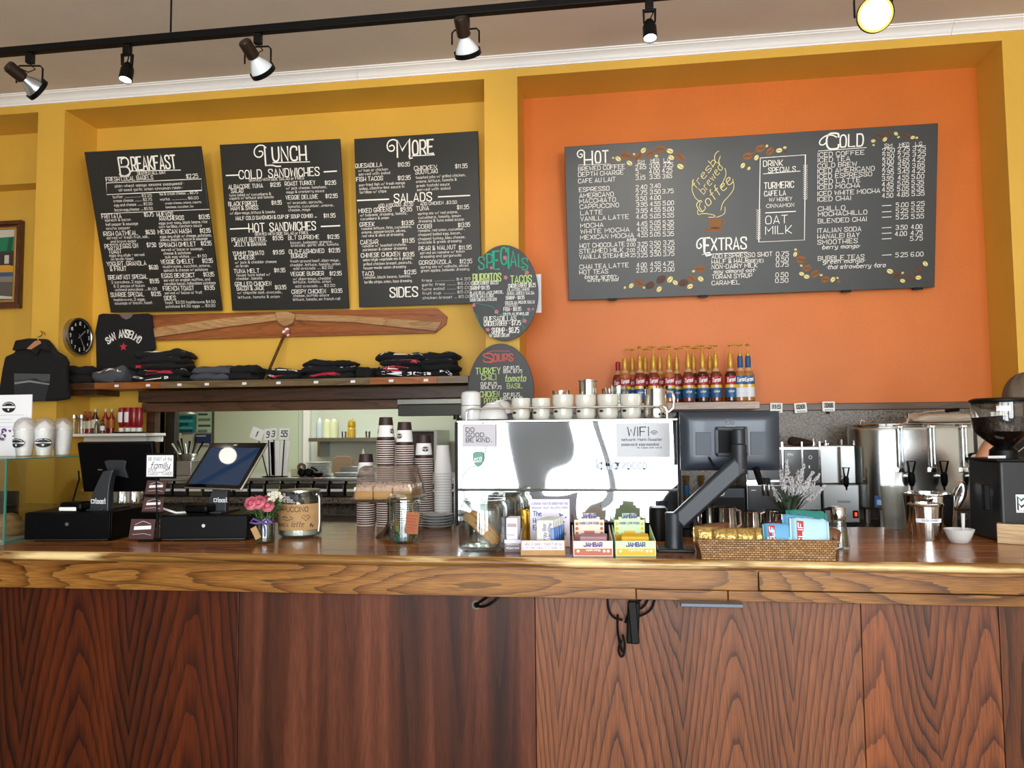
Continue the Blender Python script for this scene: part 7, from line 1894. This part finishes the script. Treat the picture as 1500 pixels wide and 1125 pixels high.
# ------------------------------------------------------------------ basket with snack bars
a, b = on(1029, 819.5, CT), on(1223, 822, CT); k = mpp(a); W3 = (b-a).length; ba = math.degrees(math.atan2(b.y-a.y, b.x-a.x))
def weave():
    m = bpy.data.materials.new('wicker'); m.use_nodes = True; N, L = nt(m); bs = N['Principled BSDF']; bs.inputs['Roughness'].default_value = .6
    tc = N.new('ShaderNodeTexCoord'); mp = N.new('ShaderNodeMapping'); mp.inputs['Rotation'].default_value = (rad(90), 0, 0); L.new(tc.outputs['Object'], mp.inputs[0])
    br = N.new('ShaderNodeTexBrick'); br.inputs['Scale'].default_value = 1; br.inputs['Brick Width'].default_value = .013; br.inputs['Row Height'].default_value = .0075; br.inputs['Mortar Size'].default_value = .0012; br.inputs['Mortar Smooth'].default_value = .6
    br.inputs['Color1'].default_value = lin('#b08a5a'); br.inputs['Color2'].default_value = lin('#8a6238'); br.inputs['Mortar'].default_value = lin('#3d2614'); br.offset = .5
    L.new(mp.outputs[0], br.inputs['Vector']); L.new(br.outputs['Color'], bs.inputs['Base Color'])
    bp = N.new('ShaderNodeBump'); bp.inputs['Strength'].default_value = .8; bp.inputs['Distance'].default_value = .003; bp.invert = True; L.new(br.outputs['Fac'], bp.inputs['Height']); L.new(bp.outputs[0], bs.inputs['Normal']); return m
WICK = weave()
t = thing('wicker_basket', 'long brown wicker tray basket of snack bars at the counter edge', 'basket', V((a.x, a.y, CT+.0006)), ba); BD, BH, fl_ = .17, 28*k, .01
n = 60
def wall(p0, p1, o0, o1):
    m = MB(); nu = int(max(8, (V(p1)-V(p0)).length/.008)); nv = 10
    def f(u, v, off=0):
        bx = V(p0).lerp(V(p1), u).lerp(V(o0).lerp(V(o1), u), v); d = (V(p1)-V(p0)).normalized(); nr = V((d.y, -d.x, 0)); return bx+nr*(.0014*(1 if (int(u*nu)+int(v*nv)) % 2 else -1)+off)
    m.sheet(lambda u, v: f(u, v), nu, nv); m.sheet(lambda u, v: f(u, v, -.006), nu, nv); return m
P0, P1, P2, P3 = (0, 0, 0), (W3, 0, 0), (W3, BD, 0), (0, BD, 0); O0, O1, O2, O3 = (-.014, -.014, BH), (W3+.008, -.014, BH), (W3+.008, BD+.014, BH), (-.014, BD+.014, BH)
for p_, q_, o_, r2_ in ((P0, P1, O0, O1), (P1, P2, O1, O2), (P2, P3, O2, O3), (P3, P0, O3, O0)): wall(p_, q_, o_, r2_).build('woven_side', WICK, t, smooth=True, ang=80)
MB().box(.002, W3-.002, .002, BD-.002, .001, .006).build('woven_base', WICK, t)
m = MB(); m.tube([O0, O1, O2, O3], .0055, 8, closed=True); m.build('rim', WICK, t); MB().tube([(-.003, -.003, .004), (W3+.003, -.003, .004)], .005).build('foot_rim', WICK, t)
BB = V((a.x, a.y, CT)); RB = RZ(ba)
def pillow(L_, Wd, H_, seed=0):
    def f(u, v):
        x = (u-.5)*L_; a = 2*pi*v; e = 1-abs(2*u-1)**6; cr = 1+.06*noise.noise(V((u*9+seed, cos(a)*2, sin(a)*2)))
        if u < .06 or u > .94: e = .02
        return (x, sgp(cos(a), .6)*Wd/2*(.9+.1*e)*cr, sgp(sin(a), .6)*H_/2*max(e, .04)*cr)
    return f
def bar(px, py, dy, L_, Wd, H_, mats_, label, group, rot, logo_=None, name='snack_bar', rows=None):
    c = at(px, py, BB.y+dy); t = thing(name, label, 'snack bar', c, 0, group); A = RZ(rot[2]) @ RY(rot[1]) @ RX(rot[0])
    m = MB(); m.sheet(pillow(L_, Wd, H_, px*.1), 26, 20, 0, A); m.build('wrapper', mats_[0], t, ang=50)
    if logo_:
        m = MB(); fn = lambda u, v: (A @ V((u, v, H_/2*.99)))[:]
        if rows: patch(m, lambda u, v: (A @ V((u, v, H_/2*.96)))[:], [(-L_*.42, -Wd*.4), (L_*.42, -Wd*.4), (L_*.42, rows*Wd), (-L_*.42, rows*Wd)], 2)
        patch(m, fn, [(-L_*.36, -Wd*.36), (-L_*.36+.022, -Wd*.36), (-L_*.36+.022, Wd*.36), (-L_*.36, Wd*.36)], 0)
        f2 = lambda u, v: (A @ V((u, v, H_/2*1.0+.0008)))[:]
        write(m, 'CLIF', -L_*.36+.0185, -Wd*.3, .015, Wd*.6, .003, f2, 1, 0, pi/2)
        m.build('print', [mat('bar_red', '#a8232c', .45), PAPER, mats_[1]], t, smooth=False)
FOIL = mat('gold_foil_wrap', '#bb9c5c', .28, .75, bump=.9, bscale=55); BLW = mat('ice_blue_wrap', '#a8cfe0', .3, coat=.3); TEALW = mat('teal_wrap', '#1f7a72', .3, coat=.3); SKY = mat('sky_wrap', '#5f9fc8', .3, coat=.3); MAR = mat('maroon_wrap', '#5a2430', .35, coat=.2); COC = mat('cocoa_wrap', '#6a4630', .35, .3)
bar(1040, 784, .07, .115, .06, .05, [FOIL], 'gold foil bar standing at the left end of the basket', 'gold foil bars', (72, 3, 4))
bar(1063, 787, .04, .1, .06, .045, [FOIL], 'gold foil bar second from the left in the basket', 'gold foil bars', (68, -4, -5))
bar(1045, 777, .13, .12, .05, .04, [COC], 'brown wrapped bar behind the left gold foil bars', 'gold foil bars', (70, -5, 6))
bar(1090, 787, .05, .09, .06, .045, [FOIL], 'gold foil bar right of the gap in the basket', 'gold foil bars', (66, 2, 8))
bar(1106, 786, .07, .07, .06, .04, [FOIL], 'gold foil bar next to the blue wrapped bars', 'gold foil bars', (70, -3, -8))
bar(1138, 778, .1, .105, .07, .035, [MAR], 'maroon wrapped bar behind the pale blue bar', 'wrapped energy bars', (58, -14, 10))
bar(1140, 785, .045, .1, .085, .04, [SKY, BLW], 'pale blue mountain bar in the middle of the basket', 'wrapped energy bars', (70, 2, 4), True, rows=-.1)
bar(1183, 772, .11, .14, .12, .035, [TEALW, BLW], 'teal energy bar standing at the back of the basket', 'wrapped energy bars', (66, 4, 6))
bar(1172, 778, .07, .12, .11, .035, [SKY, BLW], 'blue energy bar in the middle of the three at the right', 'wrapped energy bars', (70, 6, 8), True, rows=.05)
bar(1186, 784, .035, .13, .115, .04, [BLW, SKY], 'front ice blue energy bar at the right of the basket', 'wrapped energy bars', (72, 5, 5), True, rows=-.2)
bar(1217, 787, .08, .06, .06, .05, [COC], 'brown wrapped bar at the right end of the basket', 'wrapped energy bars', (68, 10, -14))

# lavender plant, shaker
q = ctr(1172, 792, .2); t = thing('lavender_plant', 'pale grey lavender sprigs with dark green leaves in a small pot', 'plant', q); k = mpp(q)
MB().lathe([(0, 0), (.035, 0), (.045, .075), (.041, .075), (.033, .01), (0, .01)], 28).build('pot', mat('grey_pot', '#4a4c4a', .6), t)
rs = random.Random(21); LAV = mat('pale_lavender', '#c3bfc2', .8); st = MB()
tips = [(1152, 674), (1143, 688), (1178, 682), (1169, 690), (1191, 691), (1200, 695), (1131, 712), (1208, 712), (1161, 700), (1186, 704)]
for i, (px, py) in enumerate(tips):
    tp = at(px, py, q.y+rs.uniform(-.05, .05))-q; st.tube([(rs.uniform(-.012, .012), rs.uniform(-.012, .012), .06), tuple(V((tp.x*.45, tp.y*.5, tp.z*.62))), tuple(tp)], .0013, 5)
    m = MB(); d = (tp-V((tp.x*.45, tp.y*.5, tp.z*.62))); 
    for j in range(13):
        s = j/12; c_ = tp-d*(1-s)*.78; r_ = .013*(1-s*.7)
        for l in range(5): a_ = l*1.257+j*.7; q_ = rs.uniform(.5, 1.15); m.ball((c_.x+r_*q_*cos(a_), c_.y+r_*q_*sin(a_), c_.z+rs.uniform(-.005, .005)), .0042*(1-s*.35)*rs.uniform(.7, 1.2), 0, 6, (1, 1, rs.uniform(1, 1.8)))
    m.build('flower_spike', LAV, t)
st.build('stems', mat('grey_green', '#5a6a58', .7), t)
m = MB()
for i in range(95):
    a_ = rs.uniform(0, 6.28); L_ = rs.uniform(.06, .13); r_ = rs.uniform(.4, 1.05); w_ = .0055; z0 = rs.uniform(.06, .1)
    P_ = [V((.012*cos(a_), .012*sin(a_), z0)), V((.012*cos(a_)+L_*r_*.5*cos(a_), L_*r_*.5*sin(a_), z0+L_*.6)), V((L_*r_*1.05*cos(a_), L_*r_*1.05*sin(a_), z0+L_*.85))]; n_ = V((-sin(a_), cos(a_), 0))*w_
    m.add([P_[0]-n_*.5, P_[0]+n_*.5, P_[1]+n_, P_[1]-n_, P_[2]], [(0, 1, 2, 3), (3, 2, 4)])
m.build('leaves', mat('plant_green', '#3d4f3c', .7), t)
q = ctr(1233, 805, .035); k = mpp(q); t = thing('pour_dispenser', 'conical glass sugar pourer with steel top behind the basket', 'dispenser', q); h = at(1222, 742, q.y).z-CT
MB().lathe([(0, 0), (.036, 0), (.038, .008), (.026, h*.66), (.024, h*.7)], 32).lathe([(0, .006), (.033, .006), (.023, h*.66)], 32).build('glass_body', GLASS, t, rot=(0, 0, 0)); MB().lathe([(0, .007), (.031, .008), (.025, h*.42), (0, h*.42)], 28).build('syrup', mat('brown_sugar', '#6a5a40', .6), t)
MB().lathe([(.0255, h*.68), (.027, h*.7), (.026, h*.96), (.022, h), (0, h)], 28).build('steel_top', CHROME, t); MB().tube([(-.024, 0, h*.95), (-.05, 0, h*.92), (-.054, 0, h*.5), (-.04, 0, h*.3)], .007).build('handle', BLK, t)

# ------------------------------------------------------------------ right end of the counter
q = ctr(1311, 776, .05); k = mpp(q); q.x = at(1312, 776, q.y).x; t = thing('measuring_jug', 'translucent grey plastic jug in front of the urn', 'jug', q); h = at(1311, 713, q.y).z-CT; r = 19*k
MB().lathe([(0, 0), (r*.8, 0), (r*1.0, h), (r*1.03, h+.003)], 32).lathe([(0, .004), (r*.77, .004), (r*.97, h)], 32).build('plastic_body', glass('smoky_plastic', '#e0e1dd', .6, .34, '#bfc1bb'), t)
MB().lathe([(0, .006), (r*.78, .006), (r*.84, h*.3), (0, h*.3)], 28).build('dark_coffee', glass('cold_liquid', '#6f675c', .5, .3, '#4f463c'), t)
MB().tube([(-r*.98, 0, h*.9), (-r*1.35, 0, h*.8), (-r*1.3, 0, h*.35), (-r*.85, 0, h*.25)], .006, 8, 0, RZ(-150)).build('handle', glass('smoky_plastic'), t)
q = ctr(1363, 786, .09); q.x = at(1362, 780, q.y).x; k = mpp(q); h = at(1362, 722, q.y).z-CT; r = 35*k; t = thing('steel_bucket', 'wide stainless bucket with looped handle behind the labelled one', 'bucket', q)
MB().lathe([(0, 0), (r*.84, 0), (r*.86, .01), (r*.98, h*.95), (r*1.03, h*.98), (r*1.03, h), (r*.95, h), (r*.84, .012), (0, .01)], 48).build('body', CHROME, t)
pts = [al_ for al_ in [(r*1.0, 0, h*.86), (r*1.18, -.01, h*1.18), (r*1.32, -.012, h*1.24), (r*1.33, -.012, h*1.0), (r*1.2, -.01, h*.78), (r*1.06, 0, h*.62)]]; pts = smooth(pts); MB().tube(pts, [.009+.006*sin(pi*i/(len(pts)-1)) for i in range(len(pts))], 12).build('handle', CHROME, t)
q = ctr(1366, 793, .055); k = mpp(q); h = at(1366, 737, q.y).z-CT; r = 22*k; t = thing('steel_container', 'small stainless container with white tape label', 'container', q)
MB().lathe([(0, 0), (r*.82, 0), (r*.85, .008), (r*.98, h*.92), (r*1.06, h*.93), (r*1.08, h*.97), (r*1.04, h), (r*.94, h), (r*.9, h*.9), (r*.8, .01), (0, .01)], 44).build('body', CHROME, t)
m = MB(); m.lathe([(r*.915+.0008, h*.49), (r*.935+.0008, h*.6)], 30, 0, None, a0=-150, a1=-40); m.build('tape_label', PAPER, t); m = MB(); write(m, 'COCOA POWDER', -.034, h*.53, .007, .06, .0012, cyl(r*.94)); m.build('label_writing', mat('pen_blue', '#4a6a8a', .6), t, smooth=False)
q = ctr(1414, 798, .05); k = mpp(q); h = at(1414, 775, q.y).z-CT; r = 21*k; t = thing('white_bowl', 'small white bowl with straight rim at the right end of the counter', 'bowl', q)
MB().lathe([(0, .004), (r*.45, .004), (r*.5, 0), (r*.58, .002), (r*.75, h*.4), (r*1.0, h), (r*.95, h), (r*.7, h*.42), (r*.5, .012), (0, .01)], 44).build('bowl', PORC, t, ang=60)
pp_ = at(1413, 752, q.y)-q; o = MB().tube([q+V((.012, 0, .016)), q+V((pp_.x*.4+.006, .0, h*1.0)), q+V((pp_.x-.006, 0, pp_.z))], [.004, .0055, .007], 10).build('white_spoon', PORC); tag(o, 'white spoon standing up in the small white bowl', 'spoon')
# grinder
q = on(1472, 796, CT); q = V((q.x+.02, q.y+.02, CT+.0006)); k = mpp(q); t = thing('coffee_grinder', 'black coffee grinder with clear hopper of dark beans', 'coffee grinder', q, 0); gz = lambda py: at(1470, py, q.y+.08).z-CT
zb1 = gz(673); GR = 2
m = MB(); 
vs = []; fr = [(.0, 0), (.19, 0), (.19, .26), (0, .26)]
for z, s in ((.0, 1.0), (.03, 1.0), (zb1*.8, .97), (zb1, .95)): vs += [(.02+(x-.02)*s, .0+y*s, z) for x, y in [(-.02+.0, 0), (.17, 0), (.17, .26), (-.02, .26)]]
m.add(vs, [(4*j+i, 4*j+(i+1) % 4, 4*(j+1)+(i+1) % 4, 4*(j+1)+i) for j in range(3) for i in range(4)]+[(3, 2, 1, 0), (12, 13, 14, 15)], 0, RZ(GR)); m.build('body', mat('grinder_black', '#15171a', .4, .1), t, bev=.012, seg=3)
MB().box(-.07, .19, -.01, .27, zb1-.006, zb1+.004, 0, RZ(GR) @ T(.02, 0, 0) @ S3(.72, .9, 1)).build('top_plate', BLKM, t, bev=.002)
hx_, hy_ = at(1470, 660, q.y+.1).x-q.x, .1; zt1, zl1 = gz(654), gz(590)
MB().lathe([(0, zb1), (.052, zb1), (.05, zb1+.035), (.034, zb1+.05), (0, zb1+.05)], 30, 0, T(hx_, hy_, 0)).build('collar', BLKM, t); MB().tube([(hx_-.07, hy_-.03, zb1+.008), (hx_-.02, hy_-.06, zb1+.01)], .006).build('shutter_tab', PAPER, t); MB().tube([(hx_+.03, hy_-.05, zb1+.03), (hx_+.05, hy_-.06, zb1+.05), (hx_+.07, hy_-.055, zb1+.02)], .005).build('lever', CHROME, t)
zc = gz(632); HR = 42.5*k
MB().lathe([(.03, zb1+.045), (.036, zt1), (HR*.93, zc), (HR*.97, zc+.02), (HR, zl1)], 44, 0, T(hx_, hy_, 0)).build('hopper', glass('hopper_glass', '#f1f1ee', 1.1), t)
MB().lathe([(0, zb1+.05), (.028, zb1+.05), (.033, zt1), (HR*.9, zc), (HR*.95, zc+.055), (0, zc+.062)], 40, 0, T(hx_, hy_, 0)).build('beans', mat('dark_beans', '#1d100b', .5, bump=1.0, bscale=70, var=.6, vscale=90), t)['kind'] = 'stuff'
MB().lathe([(HR*1.0, zl1), (HR*1.03, zl1+.004), (HR*1.02, zl1+.012), (HR*.9, zl1+.018), (0, zl1+.02)], 40, 0, T(hx_, hy_, 0)).build('lid', BLKM, t)
m = MB(); fn = cyl(HR*.985, -.35); patch(m, fn, [(-.025, zl1-.035), (.022, zl1-.035), (.022, zl1-.014), (-.025, zl1-.014)]); m2 = MB(); m2.add([(x+hx_, y+hy_, z) for x, y, z in m.v], m.f, 0); m2.build('hopper_label', PAPER, t, smooth=False)
A = RZ(GR); zz = gz(748); bm_ = MB(); fn = lambda u, v: (A @ V((u+.035, -.0015+.0*v, v)))[:]
patch(bm_, lambda u, v: (A @ V((u+.035, -.001, v)))[:], [(0, zz), (.085, zz), (.085, zz+.068), (0, zz+.068)], 0)
for i, (s, z_, mi) in enumerate((('MM', zz+.036, 1), ('MM', zz+.012, 2))): write(bm_, s, .006, z_, .024, .072, .006, lambda u, v: (A @ V((u+.035, -.0022, v)))[:], mi)
write(bm_, 'MAZZER', .008, zz+.003, .006, .07, .0012, lambda u, v: (A @ V((u+.035, -.0022, v)))[:], 2); bm_.build('badge', [PAPER, mat('badge_green', '#1f5a3a', .5), INK], t, smooth=False)
MB().box(.0, .022, -.012, .012, .0, .1, 0, T(-.055, .06, gz(747))).build('switch_box', BLK, t, bev=.003)
q = on(1461, 796, CT); t = thing('wooden_box', 'pale wooden box at the far right end of the counter', 'box', (q.x, q.y, CT+.0006), -28); h = at(1461, 767, q.y).z-CT
PWB = wood('pale_box_wood', '#cdb088', '#b8966a', '#94734a', 'x', 7, .12, 6, .4, seed=71)
MB().box(0, .34, 0, .015, 0, h).build('front_board', PWB, t, bev=.002); MB().box(0, .015, .0155, .1, 0, h).build('side_board', PWB, t, bev=.002); MB().box(.325, .34, .0155, .1, 0, h).build('side_board', PWB, t, bev=.002); MB().box(.0155, .3245, .0155, .1, h-.016, h-.004).build('top_board', PWB, t, bev=.002)

# ------------------------------------------------------------------ cables below the counter edge
def under(px, py, dy=-.012): p = on(px, 880, CT); c = at(px, py, 2.7); 
CF = T(CP[0], CP[1], 0) @ RZ(CA)
def uf(px, py, dy):                                      # a point dy in front of the cladding
    o = CF @ V((0, .06-dy, 0)); n = (CF.to_3x3() @ V((0, 1, 0))); d = ray(px, py); return EYE+d*((o-EYE).dot(n)/d.dot(n))
t = thing('cable_grommet', 'round cable hole ring in the wooden front', 'grommet', uf(698, 886, .0005), CA); MB().lathe([(.011, 0), (.016, 0), (.016, .003), (.011, .003)], 24, 0, RX(90)).build('ring', mat('olive_ring', '#5f5a45', .5), t); MB().lathe([(0, .0005), (.011, .0005)], 24, 0, RX(90)).build('hole', BLK, t)
for i, pts in enumerate(([(699, 888, .004), (708, 889, .02), (720, 884, .03), (731, 874, .03), (732, 866, .02)], [(697, 886, .004), (704, 881, .02), (714, 875, .03), (718, 866, .02)])):
    o = MB().tube(smooth([uf(*p) for p in pts]), .0045, 8).build('hanging_cable', BLK); tag(o, 'black cable %s from the hole in the wooden front' % ('drooping lower' if i == 0 else 'rising straighter'), 'cable')
c = uf(927, 905, .02); t = thing('power_brick', 'black power brick with white label hanging under the counter', 'power adapter', c, CA)
MB().box(-.019, .022, -.016, .014, -.085, .055, 0, RY(3)).build('brick', BLK, t, bev=.005, seg=3); MB().box(.01, .016, -.0168, -.0155, -.04, -.005, 0, RY(3)).build('label', PAPER, t); MB().box(-.012, .015, -.03, -.017, -.08, .06, 0, RY(-4)).build('strap', BLKM, t, bev=.003)
for i, pts in enumerate(([(911, 938, .02), (905, 950, .02), (909, 963, .02), (914, 960, .02), (916, 945, .02), (912, 930, .03)], [(890, 876, .012), (891, 895, .015), (900, 906, .02), (912, 908, .02)], [(959, 878, .012), (955, 892, .015), (944, 900, .025), (930, 904, .03)], [(940, 876, .02), (928, 888, .035), (920, 900, .03), (916, 912, .02)], [(905, 900, .03), (904, 920, .03), (908, 945, .02), (912, 955, .015)], [(950, 876, .015), (944, 888, .02), (936, 893, .03), (934, 884, .03), (942, 874, .02)])):
    o = MB().tube(smooth([uf(*p) for p in pts]), .004, 8).build('hanging_cable', BLK); tag(o, 'black cable around the power brick, %s' % ['lowest loop at its foot', 'curving in from the left', 'curving in from the right', 'crossing behind its top', 'running down its left side', 'small loop at upper right'][i], 'cable')
# ------------------------------------------------------------------ barista behind the grinder
SKIN = mat('skin', '#d69a78', .55, sub=.1); HAIR = mat('grey_brown_hair', '#5f5042', .55, bump=.25, bscale=220)
hc = at(1505, 600, 4.15); PX, PY = hc.x, 4.15
t = thing('person', 'person with grey brown hair and black top standing behind the coffee grinder', 'person', (PX, PY, 0))
hz = at(1500, 549, 4.15).z-.006          # crown of the head
S = hz/1.72
V_ = {}; E_ = []; Rr = {}
def j(n, p, r, r2=None, par=None):
    V_[n] = V(p)*S; Rr[n] = (r*S, (r2 or r)*S)
    if par: E_.append((par, n))
j('pelvis', (0, 0, .95), .15, .115); j('waist', (0, -.01, 1.08), .128, .1, 'pelvis'); j('chest', (0, -.01, 1.26), .15, .11, 'waist'); j('collar', (0, 0, 1.4), .12, .085, 'chest'); j('neck', (0, -.015, 1.47), .055, .055, 'collar'); j('skull', (-.005, -.03, 1.56), .062, .075, 'neck'); j('crown', (-.005, -.02, 1.63), .07, .085, 'skull')
for s, nm in ((-1, 'l'), (1, 'r')):
    j('sh'+nm, (s*.165, 0, 1.39), .058, .055, 'collar'); j('ua'+nm, (s*.235, -.02, 1.25), .046, .046, 'sh'+nm)
    j('el'+nm, (s*.265, -.03, 1.12), .037, .037, 'ua'+nm); j('fa'+nm, (s*.23, -.14, 1.05), .036, .034, 'el'+nm); j('wr'+nm, (s*.19, -.24, 1.02), .024, .028, 'fa'+nm); j('pa'+nm, (s*.18, -.29, 1.01), .022, .036, 'wr'+nm)
    j('hip'+nm, (s*.085, 0, .88), .088, .095, 'pelvis'); j('kn'+nm, (s*.095, -.01, .5), .056, .06, 'hip'+nm); j('cf'+nm, (s*.095, .015, .36), .05, .054, 'kn'+nm); j('an'+nm, (s*.095, .02, .09), .034, .038, 'cf'+nm); j('ft'+nm, (s*.1, -.1, .04), .034, .03, 'an'+nm)
    for f, (dx, l, r) in enumerate(((-.026, .062, .009), (-.009, .072, .0095), (.009, .067, .009), (.025, .05, .008))):
        b = V((s*.18+dx, -.315, 1.008)); j('f%d%s' % (f, nm), b, r+.004, None, 'pa'+nm); j('g%d%s' % (f, nm), b+V((0, -l*.55, -.006)), r, None, 'f%d%s' % (f, nm)); j('h%d%s' % (f, nm), b+V((0, -l, -.03)), r*.85, None, 'g%d%s' % (f, nm))
    j('t0'+nm, (s*.18-s*.04, -.275, 1.0), .012, None, 'pa'+nm); j('t1'+nm, (s*.18-s*.058, -.315, .995), .0095, None, 't0'+nm)
ids = {n: i for i, n in enumerate(V_)}
me = bpy.data.meshes.new('body'); me.from_pydata([V_[n] for n in V_], [(ids[a], ids[b]) for a, b in E_], []); bo = bpy.data.objects.new('body', me); COL.objects.link(bo); bo.parent = t
sk = bo.modifiers.new('skin', 'SKIN'); sk.use_smooth_shade = True
lay = me.skin_vertices[0].data if me.skin_vertices else None
if lay is None:
    bm = bmesh.new(); bm.from_mesh(me); bm.verts.layers.skin.verify(); bm.to_mesh(me); bm.free(); lay = me.skin_vertices[0].data
for n, i in ids.items(): lay[i].radius = Rr[n]; lay[i].use_root = (n == 'pelvis')
su = bo.modifiers.new('sub', 'SUBSURF'); su.levels = 2; su.render_levels = 2
me.materials.append(SKIN)
# head with face, turned away to the right
A = T(-.005*S, -.03*S, 1.6*S) @ RZ(105) @ S3(S, S, S)
m = MB()
def headf(u, v):
    th = 2*pi*u; ph = pi*(v-.5); x, y, z = .077*cos(ph)*sin(th), -.095*cos(ph)*cos(th), .115*sin(ph)
    fwd = max(0, -y/.095)
    if z < -.02: x *= 1-.25*min(1, (-z-.02)/.09); y *= 1-.1*min(1, (-z-.02)/.09)
    y -= .022*fwd**14*math.exp(-((z+.018)/.02)**2) + .006*fwd**6*math.exp(-((z+.055)/.01)**2)+.008*fwd**4*math.exp(-((z+.1)/.02)**2)
    for s in (-1, 1): y += .012*math.exp(-((x-s*.032)/.014)**2-((z-.012)/.012)**2)*(1 if y < 0 else 0)
    return (x, y, z)
m.sheet(headf, 48, 32, 0, A)
for s in (-1, 1):
    m.ball((s*.032, -.083, .012), .012, 1, 14, M=A); m.ball((s*.032, -.0935, .012), .0055, 2, 10, M=A); m.ball((s*.079, .005, -.005), .022, 0, 12, (.35, .7, 1.2), A)
m.tube([(-.022, -.096, -.055), (0, -.101, -.054), (.022, -.096, -.055)], [.003, .006, .003], 8, 3, A)
bpy.context.view_layer.update(); ev = bo.evaluated_get(bpy.context.evaluated_depsgraph_get()); em = ev.to_mesh()
m.add([v.co[:] for v in em.vertices], [list(p.vertices) for p in em.polygons], 0); ev.to_mesh_clear(); bpy.data.objects.remove(bo)
m.build('body', [SKIN, PAPER, mat('iris_brown', '#2f1c12', .3), mat('lip', '#a4605a', .5)], t, ang=80)
m = MB()
def hairf(u, v):
    th = 2*pi*u; ph = -pi*.22+v*(pi*.72); k = 1.13+.03*sin(th*9+v*6); x, y, z = .077*k*cos(ph)*sin(th), -.1*k*cos(ph)*cos(th), .115*k*sin(ph)
    if y < -.02 and z < .05: y = max(y, -.02-.0*z); x *= 1.0
    return (x, y+.008, z+.004)
m.sheet(hairf, 44, 16, 0, A); m.build('hair', HAIR, t, ang=80)
# clothes follow the body
def garment(rows, n=28):
    m = MB(); vs = []
    for cx, cy, z, rx, ry in rows: vs += [((cx+rx*cos(2*pi*i/n))*S, (cy+ry*sin(2*pi*i/n))*S, z*S) for i in range(n)]
    return m.add(vs, [(k_*n+i, k_*n+(i+1) % n, (k_+1)*n+(i+1) % n, (k_+1)*n+i) for k_ in range(len(rows)-1) for i in range(n)])
m = garment([(0, 0, 1.05, .148, .122), (0, -.01, 1.1, .15, .12), (0, -.012, 1.2, .165, .13), (0, -.012, 1.28, .172, .135), (0, -.005, 1.36, .165, .12), (0, 0, 1.415, .13, .1), (0, 0, 1.45, .075, .07)]); m.build('black_top', FB, t, ang=80)
TRO = mat('grey_trousers', '#7d746c', .9, var=.15, vscale=30)
garment([(0, 0, .86, .185, .14), (0, 0, .95, .175, .14), (0, 0, 1.045, .15, .122)]).build('trousers', TRO, t, ang=80)
for s in (-1, 1): garment([(s*.097, .02, .1, .06, .062), (s*.095, .012, .36, .073, .076), (s*.095, -.01, .5, .08, .082), (s*.09, 0, .7, .1, .1), (s*.086, 0, .9, .105, .12)], 20).build('trouser_leg', TRO, t, ang=80)
for s in (-1, 1): MB().ball((s*.1*S, -.04*S, .03*S), .05*S, 0, 16, (1, 2.5, .75)).build('shoe', BLK, t)
# globe lamp over the left end of the counter (seen in the register screen)
t = thing('globe_pendant', 'white glass globe lamp on a cord', 'pendant lamp', (-4.15, 3.386, 3.375)); MB().ball((0, 0, 0), .068, 0, 24).build('globe', mat('lit_globe', '#fff6e6', .4, emit=7), t); MB().tube([(0, 0, .065), (0, 0, ZC-3.375)], .004).build('cord', BLK, t)
